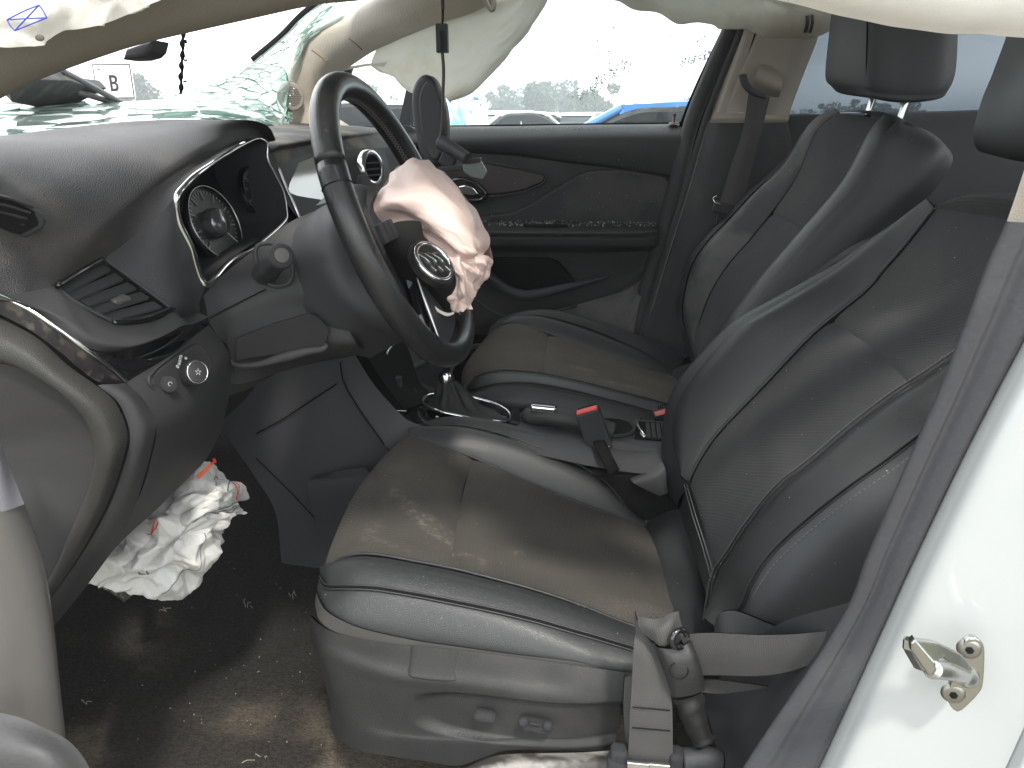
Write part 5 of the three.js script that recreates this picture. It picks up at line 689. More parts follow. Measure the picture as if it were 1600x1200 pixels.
  part('button_symbol', new THREE.TorusGeometry(0.0021, 0.0004, 6, 20, 4.5).applyQuaternion(new THREE.Quaternion().setFromUnitVectors(W(0, 0, 1), ka)).translate(...b0.clone().addScaledVector(ka, 0.0165).toArray()), white, sb);
  part('button_chrome', new THREE.TorusGeometry(0.0118, 0.0016, 8, 30, 2.6).rotateZ(2.1).applyQuaternion(new THREE.Quaternion().setFromUnitVectors(W(0, 0, 1), ka)).translate(...b0.clone().addScaledVector(ka, 0.009).toArray()), M.chrome, sb);
  const fLight = await new FontLoader().loadAsync('fonts/droid/droid_sans_bold.typeface.json');
  const say = (txt, size, c, rot) => { const g = new TextGeometry(txt, { font: fLight, size, depth: 0.0004, curveSegments: 3 }); g.center(); g.rotateZ(rot || 0); g.applyMatrix4(new THREE.Matrix4().makeBasis(kx, ky, ka).setPosition(c)); return g; };
  part('switch_print', [say('AUTO', 0.003, Z(267, 565, 0.276).addScaledVector(ka, 0.017), 1.0), say('0', 0.0036, Z(263, 575, 0.284).addScaledVector(ka, 0.017), 0.4), say('✱'.length ? '*' : '*', 0.005, Z(276, 562, 0.266).addScaledVector(ka, 0.017), 0.3)], white, sw);
  // end cap
  const groove = [[-40, 473, 0.405], [0, 492, 0.405], [62, 525, 0.403], [109, 566, 0.4], [156, 600, 0.395], [184, 625, 0.39], [200, 659, 0.388], [205, 687, 0.388], [197, 725, 0.388], [175, 787, 0.39], [141, 850, 0.392], [109, 900, 0.395], [78, 941, 0.4], [20, 1010, 0.405]];
  const inner = [[-60, 560, 0.415], [30, 575, 0.415], [87, 602, 0.412], [116, 627, 0.41], [137, 657, 0.407], [148, 688, 0.405], [148, 725, 0.405], [134, 772, 0.405], [112, 825, 0.408], [84, 894, 0.41], [10, 1010, 0.415]];
  const GA = curve(groove, 60), GB = curve(inner, 60);
  part('end_cap', loft([GA, GA.map((p, i) => p.clone().lerp(GB[i], 0.3).add(W(0.004, 0, 0.018))), GA.map((p, i) => p.clone().lerp(GB[i], 0.7).add(W(0, 0, 0.016))), GB], 90, 20, { face: W(0, 0, 1), tuck: [0.004, 0, 0, 0] }), mat({ map: again(dusty([0.03, 0.0285, 0.027], [0.1, 0.092, 0.083], 0.3, 78), 2), roughness: 0.55, bumpMap: again(T.grain, 11), bumpScale: 0.0003 }), d);
  part('end_cap', loft([GB, GB.map((p) => W(mix(p.x, -0.62, 0.5), mix(p.y, 0.9, 0.4), p.z - 0.004)), GB.map(() => W(-0.66, 0.88, 0.405))], 60, 12, { face: W(0, 0, 1) }), mat({ color: lin3(0.03, 0.029, 0.0285), roughness: 0.7, bumpMap: again(T.grain, 16), bumpScale: 0.0002 }), d);
  part('end_cap_edge', loft([[[156, 600, 0.393], [184, 626, 0.388], [200, 660, 0.386], [205, 688, 0.386], [197, 726, 0.386], [175, 788, 0.388], [141, 851, 0.39], [109, 901, 0.393], [78, 942, 0.398], [40, 985, 0.4]], [[180, 600, 0.378], [205, 622, 0.377], [222, 655, 0.376], [226, 685, 0.376], [216, 726, 0.376], [195, 788, 0.377], [165, 846, 0.378], [125, 903, 0.38], [88, 955, 0.383], [50, 1000, 0.385]], [[195, 598, 0.353], [213, 613, 0.354], [231, 637, 0.355], [243, 661, 0.356], [242, 680, 0.356], [231, 726, 0.356], [212, 788, 0.356], [187, 843, 0.356], [141, 908, 0.357], [91, 971, 0.36], [55, 1012, 0.36]]], 70, 14, { face: W(0.5, 0, 1), tuck: [0.003, 0, 0, 0], tuckWidth: 0.003 }), M.plasticDusty, d);
  // gauge binnacle
  const rim = [[276, 331, 0.17], [276, 308, 0.172], [288, 291, 0.15], [312, 269, 0.117], [359, 238, 0], [397, 218, -0.13], [412, 219, -0.165], [418, 228, -0.172], [418, 248, -0.168], [430, 275, -0.16], [442, 300, -0.145], [447, 328, -0.125], [444, 347, -0.1], [400, 385, 0.0], [362, 407, 0.06], [338, 432, 0.115], [323, 445, 0.142], [314, 438, 0.145], [305, 413, 0.152], [297, 384, 0.16], [281, 352, 0.168]];
  const RP = curve(rim, 140, true);
  part('binnacle_ring', tube(RP, (s) => 0.0018 + 0.0026 * (0.5 + 0.5 * Math.cos((s - 0.93) * 6.28)) ** 2, { raw: true, closed: true, sides: 12 }), M.chrome, d);
  const bc = W(0, 0, 0); RP.forEach((p) => bc.add(p)); bc.divideScalar(140);
  const deep = RP.map((p) => p.clone().lerp(bc, 0.06).add(W(-0.085, -0.02, 0)));
  part('binnacle', sheet([[...RP, RP[0]].map((p) => p.clone()), [...deep, deep[0]].map((p) => p.clone())], {}), M.plastic, d);
  part('binnacle_floor', sheet([[...deep, deep[0]].map((p) => p.clone()), [...deep, deep[0]].map((p) => p.clone().lerp(bc.clone().add(W(-0.085, -0.02, 0)), 0.98))], {}), mat({ color: lin3(0.012, 0.0125, 0.014), roughness: 0.35 }), d);
  const n = W(0.93, 0.34, 0.1).normalize(), dial = (px, py, z, r, ringTone) => {
    const c = X(px, py, -0.545), g = part('gauge', turn([[0.0001, 0.002], [r * 0.93, 0.002], [r, 0.006], [r * 1.03, 0.004], [r * 1.04, 0]], 60, c, n), mat({ color: lin3(0.014, 0.014, 0.016), roughness: 0.4 }), d);
    const y = W(0, 1, 0).addScaledVector(n, -n.y).normalize(), x = y.clone().cross(n), q = new THREE.Quaternion().setFromUnitVectors(W(0, 0, 1), n), tk = [], nums = [];
    part('gauge_ring', new THREE.TorusGeometry(r * 0.99, 0.0016, 10, 80).applyQuaternion(q).translate(...c.clone().addScaledVector(n, 0.006).toArray()), mat({ color: lin3(ringTone), metalness: 1, roughness: 0.25 }), g);
    for (let i = 0; i <= 32; i++) { const a = -0.75 + (i / 32) * 4.65, l = i % 4 ? 0.004 : 0.008, p = c.clone().addScaledVector(n, 0.003).addScaledVector(x, Math.cos(a) * (r * 0.88 - l / 2)).addScaledVector(y, Math.sin(a) * (r * 0.88 - l / 2)); tk.push(rbox(p, x.clone().multiplyScalar(Math.cos(a)).addScaledVector(y, Math.sin(a)), n, l, 0.0006, i % 4 ? 0.0009 : 0.0014, 0.0002, 1)); if (i % 4 === 0) nums.push(rbox(c.clone().addScaledVector(n, 0.003).addScaledVector(x, Math.cos(a) * r * 0.68).addScaledVector(y, Math.sin(a) * r * 0.68), x, y, 0.005, 0.0045, 0.0006, 0.0003, 1)); }
    part('gauge_ticks', [...tk], mat({ color: lin3(0.34), roughness: 0.6 }), g, { kind: 'stuff' }); part('gauge_marks', nums, mat({ color: lin3(0.12), roughness: 0.6 }), g);
    part('needle', rbox(c.clone().addScaledVector(n, 0.007).addScaledVector(x, r * 0.3).addScaledVector(y, -r * 0.35), x.clone().addScaledVector(y, -1.1), n, r * 0.8, 0.001, 0.0015, 0.0004), mat({ color: lin3(0.5), roughness: 0.5 }), g);
    part('gauge_hub', turn([[0.0001, 0.016], [r * 0.3, 0.015], [r * 0.38, 0.009], [r * 0.4, 0]], 40, c.clone().addScaledVector(n, 0.002), n), mat({ color: lin3(0.2, 0.21, 0.22), roughness: 0.12, metalness: 0.7 }), g);
  };
  dial(332, 350, 0.1, 0.052, 0.35); dial(404, 306, -0.06, 0.045, 0.03);
  part('dial_visor', loft([[[322, 446, 0.14], [360, 405, 0.06], [405, 375, 0]], [[310, 400, 0.11], [345, 375, 0.04], [390, 345, -0.02]].map((a) => X(a[0], a[1] + 20, -0.54))], 20, 6, {}), M.plastic, d);
  // centre screen, far vent and knobs
  part('screen_surround', slab([[428, 268, -0.22], [500, 238, -0.47], [548, 318, -0.47], [470, 355, -0.22]], 0.02, { bevel: 0.003, face: W(1, 0, 0.2) }), M.gloss, d);
  part('screen', slab([[432, 279, -0.235], [495, 253, -0.46], [531, 312, -0.46], [468, 340, -0.235]], 0.006, { bevel: 0.001, proud: 0.004, face: W(1, 0, 0.2) }), mat({ color: lin3(0.62, 0.72, 0.7), roughness: 0.22, metalness: 0.55, clearcoat: 0.6 }), d);  // pale metallic colour stands in for sky reflected in a dark glossy screen
  part('screen_edge', tube([[434, 262, -0.215], [446, 292, -0.21], [458, 318, -0.205], [472, 350, -0.205]], 0.003), M.chrome, d);
  part('centre_stack', loft([[[510, 240, -0.47], [560, 232, -0.56], [600, 232, -0.66]], [[535, 280, -0.47], [575, 280, -0.56], [612, 275, -0.66]], [[560, 340, -0.47], [595, 340, -0.56], [625, 330, -0.66]]], 20, 16, { face: W(1, 0, 0.3), bulge: 0.012 }), M.plasticDusty, d);
  part('far_vent', turn([[0.026, 0.012], [0.033, 0.014], [0.037, 0.01], [0.038, 0]], 40, Z(576, 264, -0.56), W(0.94, 0.1, 0.3)), M.chrome, d);
  part('far_vent_face', turn([[0.0001, 0.008], [0.03, 0.008], [0.03, 0]], 30, Z(576, 264, -0.56), W(0.94, 0.1, 0.3)), M.black, d);
  for (const s of [-0.012, 0, 0.012]) { const c = Z(576, 264, -0.56).add(W(0.01, s, 0.003)); part('vane', rbox(c, W(-0.3, 0, 0.94), W(0, 1, 0), 0.048, 0.003, 0.008, 0.001), M.plasticDusty, d); }
  part('volume_knob', turn([[0.0001, 0.022], [0.014, 0.022], [0.016, 0.019], [0.017, 0]], 36, Z(560, 288, -0.52), W(0.9, 0.2, 0.4)), M.plastic, d);
}
// ---------------------------------------------------------------- steering column and wheel
const wc = W(-0.266, 1.075, 0.02), we1 = W(0, 0, 1), we2 = W(-0.3795, 0.9252, 0), wn = W(0.9252, 0.3795, 0);
const wp = (a, b, c) => wc.clone().addScaledVector(we1, a).addScaledVector(we2, b).addScaledVector(wn, c);
{
  const t = thing('steering_column', 'black steering column shroud with a round stalk end pointing at the camera', 'steering column', W(-0.42, 1.0, 0.03));
  part('lower_cover', loft([[[318, 462, 0.147], [345, 432, 0.115], [380, 404, 0.085], [420, 371, 0.06], [455, 346, 0.035], [490, 330, 0.01]], [[322, 478, 0.155], [350, 456, 0.128], [395, 430, 0.105], [440, 400, 0.09], [470, 385, 0.08], [500, 380, 0.07]], [[326, 500, 0.165], [360, 486, 0.135], [410, 465, 0.115], [455, 452, 0.105], [490, 450, 0.098], [520, 460, 0.09]], [[340, 524, 0.158], [366, 518, 0.132], [420, 494, 0.112], [470, 482, 0.1], [505, 490, 0.092], [540, 505, 0.085]], [[360, 550, 0.147], [366, 560, 0.135], [425, 552, 0.112], [475, 548, 0.1], [510, 542, 0.09], [560, 540, 0.08]], [[360, 600, 0.147], [385, 598, 0.12], [430, 584, 0.075], [480, 570, 0.04], [530, 560, 0.0], [580, 550, -0.03]]], 60, 40, { face: W(0.5, 0, 1) }), M.plasticDusty, t);
  part('pocket', slab([[369, 527, 0.14], [425, 504, 0.122], [484, 487, 0.108], [498, 494, 0.105], [515, 513, 0.1], [508, 535, 0.1], [490, 545, 0.105], [444, 550, 0.118], [400, 556, 0.13], [370, 562, 0.14]], 0.004, { proud: 0.006, bevel: 0.001, face: W(0.3, 0, 1) }), mat({ color: lin3(0.008), roughness: 0.7 }), t);
  part('pocket_lip', tube([[362, 562, 0.15], [368, 570, 0.15], [400, 570, 0.14], [444, 558, 0.125], [480, 549, 0.116], [504, 545, 0.11], [511, 538, 0.105]], (s) => 0.007 - 0.004 * Math.abs(2 * s - 1.2), { n: 40 }), M.plasticDusty, t);
  part('cover_seam', tube([[328, 497, 0.166], [360, 480, 0.139], [395, 462, 0.123], [415, 452, 0.117]], 0.001), M.black, t);
  // drum behind the wheel
  const dr = [[[505, 322, 0.02], [474, 350, 0.055], [466, 380, 0.085], [472, 408, 0.1], [489, 450, 0.108], [512, 480, 0.108], [537, 502, 0.1], [569, 520, 0.08], [625, 535, 0.03]], [[545, 312, 0.03], [520, 345, 0.085], [514, 385, 0.112], [522, 420, 0.122], [538, 450, 0.124], [560, 476, 0.12], [585, 496, 0.108], [615, 515, 0.08], [655, 530, 0.03]], [[590, 290, 0.0], [575, 330, 0.06], [572, 375, 0.088], [580, 415, 0.095], [595, 445, 0.095], [615, 470, 0.09], [640, 490, 0.075], [660, 505, 0.05], [690, 520, 0.01]], [wp(0.0, 0.06, -0.02), wp(0.04, 0.04, -0.02), wp(0.05, 0, -0.02), wp(0.04, -0.04, -0.02), wp(0, -0.06, -0.02)]];
  part('column_drum', loft([curve(dr[0], 40).map((p) => p.clone().add(W(-0.05, -0.03, -0.02))), ...dr], 60, 34, { face: W(0.5, 0, 1) }), M.plastic, t);
  const so = W(0.42, 0.25, 0.87).normalize(), sc = Z(417, 424, 0.112);
  part('stalk_socket', tube([[400, 388, 0.108], [418, 380, 0.1], [442, 388, 0.1], [456, 410, 0.103], [455, 436, 0.108], [440, 446, 0.112], [420, 443, 0.114], [404, 420, 0.112]], 0.0028, { closed: true, n: 50 }), M.plastic, t);
  const tip = Z(440, 399, 0.185), ax = tip.clone().sub(sc).normalize(), len = tip.distanceTo(sc);
  const st = part('stalk', turn([[0.0001, len + 0.001], [0.0085, len + 0.001], [0.009, len + 0.002], [0.0135, len], [0.0145, len - 0.003], [0.0145, len - 0.012], [0.013, len - 0.014], [0.0125, 0.02], [0.015, 0.0], [0.015, -0.02]], 40, sc, ax), M.plastic, t);
  part('stalk_end', turn([[0.0001, 0.0012], [0.0078, 0.001], [0.0084, 0]], 32, tip.clone().addScaledVector(ax, 0.0012), ax), mat({ color: lin3(0.09, 0.085, 0.08), roughness: 0.6, bumpMap: again(T.fine, 30), bumpScale: 0.0002 }), st);
}
{
  const t = thing('steering_wheel', 'black leather steering wheel seen almost edge on with torn hub cover', 'steering wheel', wc.clone());
  const R = 0.1794, ring = (a0, a1, n, r, rad = R, dd = 0) => tube([...Array(n + 1).keys()].map((i) => { const a = mix(a0, a1, i / n); return wp(Math.cos(a) * rad, Math.sin(a) * rad, dd); }), r, { raw: true, sides: 22, up: wn });
  const gl = mat({ color: lin3(0.017, 0.0175, 0.018), roughness: 0.33, specularIntensity: 1, bumpMap: again(T.grain, 9), bumpScale: 0.0002, roughnessMap: again(T.smudge, 4) });
  const rimG = ring(0.5, Math.PI * 2 + 0.5, 120, 0.0166); part('rim', rimG, gl, t);
  for (const a of [0.36, -0.92, Math.PI - 0.36, Math.PI + 0.92]) part('rim_seam', new THREE.TorusGeometry(0.0168, 0.0006, 6, 40).applyMatrix4(new THREE.Matrix4().makeBasis(W(0, 0, 0).addScaledVector(we1, Math.cos(a)).addScaledVector(we2, Math.sin(a)), wn, W(0, 0, 0).addScaledVector(we1, -Math.sin(a)).addScaledVector(we2, Math.cos(a))).setPosition(wp(Math.cos(a) * R, Math.sin(a) * R, 0))), M.black, t);
  const zig = []; for (let i = 0; i < 64; i++) { const a = mix(0.75, Math.PI - 0.45, i / 64), b = a + 0.034, s = 0.0035; const P = (an, d) => { const q = R - Math.sqrt(Math.max(0, 0.0169 ** 2 - d * d)); return wp(Math.cos(an) * q, Math.sin(an) * q, d); }; zig.push(tube([P(a, -s), P(b, s)], 0.0006, { n: 3, sides: 5 })); zig.push(tube([P(a, s), P(b, -s)], 0.0006, { n: 3, sides: 5 })); }
  part('stitching', zig, mat({ color: lin3(0.07), roughness: 0.8 }), t, { kind: 'stuff' });
  // hub and spokes
  part('hub', loft([[wp(-0.07, 0.06, -0.07), wp(0, 0.07, -0.07), wp(0.07, 0.06, -0.07)], [wp(-0.075, 0.05, -0.035), wp(0, 0.062, -0.03), wp(0.075, 0.05, -0.035)], [wp(-0.08, 0, -0.03), wp(0, 0, -0.024), wp(0.08, 0, -0.03)], [wp(-0.06, -0.06, -0.025), wp(0, -0.07, -0.02), wp(0.06, -0.06, -0.025)], [wp(-0.055, -0.07, -0.05), wp(0, -0.08, -0.05), wp(0.055, -0.07, -0.05)]], 24, 30, { face: wn }), M.plastic, t);
  for (const s of [-1, 1]) {
    const sp = part('spoke', loft([[wp(s * 0.05, 0.035, -0.045), wp(s * 0.11, 0.03, -0.035), wp(s * 0.17, 0.045, -0.012)], [wp(s * 0.05, 0.03, -0.025), wp(s * 0.11, 0.022, -0.018), wp(s * 0.17, 0.034, -0.002)], [wp(s * 0.05, -0.035, -0.025), wp(s * 0.11, -0.03, -0.018), wp(s * 0.168, -0.03, -0.002)], [wp(s * 0.05, -0.04, -0.045), wp(s * 0.11, -0.036, -0.035), wp(s * 0.168, -0.036, -0.012)]], 20, 20, { face: wn }), M.leatherSide, t);
    for (let i = 0; i < 3; i++) part('spoke_button', rbox(wp(s * (0.082 + 0.02 * i), 0.0, 0.009), we1, we2, 0.016, 0.024, 0.006, 0.002), M.plastic, sp);
    part('lower_spoke', loft([[wp(s * 0.03, -0.06, -0.01), wp(s * 0.05, -0.11, -0.008), wp(s * 0.06, -0.168, -0.002)], [wp(s * 0.042, -0.06, 0.006), wp(s * 0.064, -0.11, 0.005), wp(s * 0.076, -0.162, 0.005)], [wp(s * 0.05, -0.06, -0.01), wp(s * 0.076, -0.105, -0.008), wp(s * 0.09, -0.155, -0.002)]], 18, 10, { face: wn }), M.gloss, t);
    part('spoke_trim', tube([wp(s * 0.066, -0.065, 0.009), wp(s * 0.074, -0.1, 0.008), wp(s * 0.084, -0.145, 0.008)], (q) => 0.0026 - 0.0014 * Math.abs(2 * q - 1), { n: 20 }), mat({ color: lin3(0.4), metalness: 1, roughness: 0.3 }), t);
  }
  part('hub_bridge', loft([[wp(-0.09, -0.145, -0.004), wp(0, -0.165, -0.004), wp(0.09, -0.145, -0.004)], [wp(-0.075, -0.11, 0.006), wp(0, -0.12, 0.008), wp(0.075, -0.11, 0.006)], [wp(-0.06, -0.07, 0.006), wp(0, -0.07, 0.012), wp(0.06, -0.07, 0.006)]], 24, 14, { face: wn }), M.plastic, t);
  // torn cover with the round badge
  const cov = part('hub_cover', loft([[[588, 372, 0.045], [604, 405, 0.045], [626, 440, 0.04], [655, 474, 0.03], [690, 492, 0.015]], [[599, 358, 0.075], [618, 395, 0.082], [642, 430, 0.076], [668, 464, 0.06], [696, 486, 0.035]], [[622, 348, 0.075], [640, 380, 0.088], [664, 414, 0.082], [688, 452, 0.066], [702, 482, 0.035]], [[651, 347, 0.066], [658, 374, 0.078], [690, 396, 0.07], [712, 438, 0.055], [708, 484, 0.03]], [[655, 352, 0.05], [664, 374, 0.05], [698, 394, 0.045], [718, 436, 0.035], [712, 482, 0.02]]], 40, 30, { shell: 0.006, face: W(0.5, 0.3, 1), relief: (u, v) => 0.003 * Math.sin(u * 5 + v * 2) }), mat({ color: lin3(0.012), roughness: 0.8, specularIntensity: 0.4, bumpMap: again(T.fine, 20), bumpScale: 0.0005 }), t);
  const v = CAM.clone().sub(Z(675, 412, 0.098)).normalize(), rg = RIGHT.clone(), ux = rg.clone().cross(v).normalize().negate(); const bn = v.clone().multiplyScalar(0.58).addScaledVector(RIGHT, 0.56).addScaledVector(UP, 0.56).normalize();
  const bce = Z(675, 412, 0.098), by = W(-0.38, 0.92, 0).addScaledVector(bn, -W(-0.38, 0.92, 0).dot(bn)).normalize(), bx = by.clone().cross(bn), q = new THREE.Quaternion().setFromRotationMatrix(new THREE.Matrix4().makeBasis(bx, by, bn));
  const bd = part('badge', new THREE.CylinderGeometry(0.0315, 0.033, 0.008, 48).rotateX(Math.PI / 2).applyQuaternion(q).translate(...bce.toArray()), mat({ color: lin3(0.01), roughness: 0.45 }), cov);
  part('badge_ring', new THREE.TorusGeometry(0.0262, 0.003, 14, 60).applyQuaternion(q).translate(...bce.clone().addScaledVector(bn, 0.004).toArray()), M.chrome, bd);
  for (const k of [-1, 0, 1]) { const S = new THREE.Shape(); const o = k * 0.0115, dy = -k * 0.004; S.moveTo(o - 0.007, 0.014 + dy); S.lineTo(o + 0.002, 0.011 + dy); S.lineTo(o + 0.007, -0.002 + dy); S.quadraticCurveTo(o + 0.006, -0.010 + dy, o + 0.001, -0.015 + dy); S.lineTo(o - 0.001, -0.008 + dy); S.quadraticCurveTo(o + 0.003, -0.002 + dy, o + 0.0005, 0.003 + dy); S.closePath(); const g = new THREE.ExtrudeGeometry(S, { depth: 0.002, bevelEnabled: true, bevelSize: 0.0006, bevelThickness: 0.0008, bevelSegments: 2 }); g.applyQuaternion(q); g.translate(...bce.clone().addScaledVector(bn, 0.0035).toArray()); part('badge_mark', g, M.chrome, bd); }
}
// ---------------------------------------------------------------- deployed airbags
{
  const pink = mat({ color: lin3(0.79, 0.61, 0.55), roughness: 0.62, bumpMap: again(T.web, 30), bumpScale: 0.00015, transmission: 0.1, thickness: 0 });
  const g = [[[612, 272, -0.06], [628, 258, -0.06], [656, 247, -0.07], [688, 266, -0.1], [700, 280, -0.12]], [[598, 292, -0.02], [622, 280, 0.01], [660, 268, 0.01], [705, 290, -0.02], [728, 309, -0.1]], [[582, 322, 0.02], [615, 312, 0.05], [665, 305, 0.05], [722, 325, 0.02], [759, 359, -0.09]], [[588, 352, 0.02], [624, 342, 0.03], [680, 338, 0.055], [735, 362, 0.03], [764, 380, -0.07]], [[630, 350, 0.02], [664, 362, 0.04], [706, 378, 0.055], [745, 395, 0.03], [770, 407, -0.06]], [[662, 372, 0.03], [698, 394, 0.045], [718, 408, 0.055], [743, 422, 0.03], [758, 431, -0.05]], [[696, 404, 0.04], [714, 428, 0.05], [726, 440, 0.05], [738, 448, 0.02], [748, 452, -0.03]], [[697, 456, 0.045], [708, 464, 0.045], [718, 470, 0.045], [729, 472, 0.02], [739, 466, -0.02]], [[703, 474, 0.035], [711, 486, 0.03], [718, 490, 0.03], [723, 485, 0.02], [730, 476, 0]]];
  const t = thing('driver_airbag', 'crumpled pale pink deployed airbag spilling from the steering wheel hub', 'airbag', Z(680, 360, -0.02));
  const cp = crumple(33, 9, 1.2, 5.5), f = (u, v) => 0.0066 * cp(u, v * 1.5) * (0.7 + 0.5 * sstep(0.3, 0.6, v)) - 0.010 * Math.exp(-(((v - 0.52 - 0.08 * Math.sin(u * 5)) / 0.03) ** 2)) - 0.008 * Math.exp(-(((u - 0.35 - 0.25 * (v - 0.6)) / 0.03) ** 2)) * sstep(0.5, 0.65, v);
  part('bag', loft(g, 130, 190, { relief: f, face: W(0.3, 0, 1) }), pink, t);
  part('bag', loft([g.map((r) => r[0]), g.map((r) => Z(r[1][0], r[1][1], -0.1)), g.map((r) => Z(r[3][0], r[3][1], -0.14)), g.map((r) => r[4])], 60, 20, { face: W(0, 0, -1) }), pink, t);
  part('bag_tail', loft([[[664, 463, 0.07], [680, 480, 0.06], [697, 488, 0.05], [708, 487, 0.04]], [[668, 470, 0.07], [682, 486, 0.06], [696, 493, 0.05], [708, 490, 0.04]]], 20, 5, { shell: 0.002 }), mat({ color: lin3(0.72, 0.66, 0.6), roughness: 0.7 }), t);
}
{
  const t = thing('knee_airbag', 'crumpled off white deployed airbag with red stitching hanging under the dashboard', 'airbag', Z(270, 830, 0.2));
  const wh = mat({ map: again(dusty([0.66, 0.67, 0.66], [0.36, 0.3, 0.24], 0.5, 66, 512, 4), 2.5), roughness: 0.75, bumpMap: again(T.web, 30), bumpScale: 0.0002, transmission: 0.12, thickness: 0 });
  const lower = [[[250, 770, 0.15], [220, 800, 0.19], [185, 840, 0.22], [155, 880, 0.26], [128, 910, 0.28]], [[275, 775, 0.2], [250, 815, 0.235], [215, 855, 0.26], [185, 890, 0.28], [150, 914, 0.29]], [[310, 790, 0.22], [285, 835, 0.25], [250, 870, 0.265], [215, 900, 0.28], [168, 919, 0.28]], [[340, 800, 0.19], [318, 850, 0.225], [290, 885, 0.24], [250, 912, 0.255], [200, 917, 0.26]], [[345, 820, 0.15], [338, 862, 0.18], [329, 897, 0.2], [278, 928, 0.22], [225, 918, 0.22]]];
  const c1 = crumple(14, 10, 1.4, 6), c2 = crumple(58, 10, 1.4, 6), f1 = (u, v) => 0.017 * c1(u, v);
  const lg = loft(lower, 170, 170, { relief: f1, face: W(0.4, 0, 1) }); part('bag', lg, wh, t);
  const upper = [[[255, 780, 0.2], [270, 755, 0.18], [290, 735, 0.14], [306, 722, 0.1], [331, 728, 0.06]], [[262, 800, 0.22], [290, 770, 0.21], [318, 748, 0.17], [340, 740, 0.12], [354, 745, 0.06]], [[275, 812, 0.23], [305, 790, 0.235], [340, 768, 0.2], [362, 760, 0.14], [380, 770, 0.07]], [[300, 822, 0.22], [330, 806, 0.22], [352, 795, 0.19], [368, 786, 0.14], [376, 790, 0.08]], [[325, 828, 0.19], [345, 818, 0.19], [358, 808, 0.17], [368, 803, 0.13], [373, 803, 0.09]]];
  const f2 = (u, v) => 0.014 * c2(u, v);
  const ug = loft(upper, 150, 150, { relief: f2, face: W(0.4, 0.4, 1) }); part('bag', ug, wh, t);
  part('bag', loft([[[330, 820, 0.15], [345, 812, 0.15], [355, 808, 0.13]], [[324, 850, 0.17], [340, 845, 0.17], [352, 832, 0.13]], [[322, 868, 0.17], [334, 866, 0.16], [348, 842, 0.12]]], 30, 30, { relief: (u, v) => 0.006 * ridged(u, v, 3, 90), face: W(0, 0, 1) }), mat({ color: lin3(0.5, 0.48, 0.43), roughness: 0.8 }), t);
  const on = (g, a, lift = 0.0012) => a.map(([u, v]) => { const P = g.userData.P, nv = P.length, nu = P[0].length, p = P[Math.round(v * (nv - 1))][Math.round(u * (nu - 1))].clone(); return p.addScaledVector(CAM.clone().sub(p).normalize(), lift); });
  const path = (g, a, b, bend) => [...Array(14).keys()].map((i) => { const s = i / 13; return on(g, [[mix(a[0], b[0], s), mix(a[1], b[1], s) + bend * Math.sin(3.14 * s)]])[0]; });
  const red = mat({ color: lin3(0.5, 0.05, 0.03), roughness: 0.7 }), thr = mat({ color: lin3(0.12, 0.12, 0.13), roughness: 0.8 });
  part('red_stitching', [tube(path(ug, [0.62, 0.25], [0.72, 0.75], 0.02), 0.0007), tube(path(ug, [0.66, 0.25], [0.76, 0.75], 0.02), 0.0007), tube(path(lg, [0.42, 0.22], [0.3, 0.3], 0.02), 0.0007), tube(path(lg, [0.4, 0.25], [0.29, 0.33], 0.02), 0.0007)], red, t, { kind: 'stuff' });
  part('grey_stitching', [tube(path(ug, [0.05, 0.6], [0.75, 0.72], 0.1), 0.0006), tube(path(ug, [0.05, 0.66], [0.75, 0.78], 0.1), 0.0006), tube(path(ug, [0.05, 0.72], [0.72, 0.84], 0.1), 0.0006), tube(path(ug, [0.45, 0.55], [0.9, 0.5], -0.12), 0.0008), tube(path(ug, [0.4, 0.4], [0.85, 0.42], -0.15), 0.0008), tube(path(lg, [0.62, 0.5], [0.78, 0.5], 0.1), 0.0008), tube(path(lg, [0.2, 0.7], [0.75, 0.78], 0.03), 0.0005)], thr, t, { kind: 'stuff' });
  const tg = part('orange_tab', loft([[[306, 744, 0.19], [318, 734, 0.185], [330, 722, 0.18]], [[312, 748, 0.192], [322, 738, 0.187], [333, 726, 0.182]]], 16, 4, { shell: 0.0015 }), mat({ color: lin3(0.65, 0.14, 0.06), roughness: 0.7 }), t);
  const fr = rng(3); for (let i = 0; i < 6; i++) part('frayed_thread', tube([[331, 724, 0.18], [333 + fr() * 6, 722 - fr() * 5, 0.18], [330 + fr() * 9, 716 + fr() * 8, 0.18]], 0.0006, { n: 6, sides: 5 }), red, tg);
  const pd = thing('brake_pedal', 'rubber pedal corner just visible under the white airbag', 'pedal', Z(195, 930, 0.12));
  part('pedal_pad', slab([[165, 922, 0.14], [218, 912, 0.1], [216, 925, 0.1], [196, 943, 0.12]], 0.02, { bevel: 0.004 }), mat({ map: again(dusty([0.05, 0.05, 0.048], [0.25, 0.24, 0.2], 1, 8, 128, 12), 20), roughness: 0.8 }), pd);
  part('pedal_arm', tube([[190, 920, 0.1], W(-0.75, 0.75, 0.08)], 0.01), M.steel, pd);
}
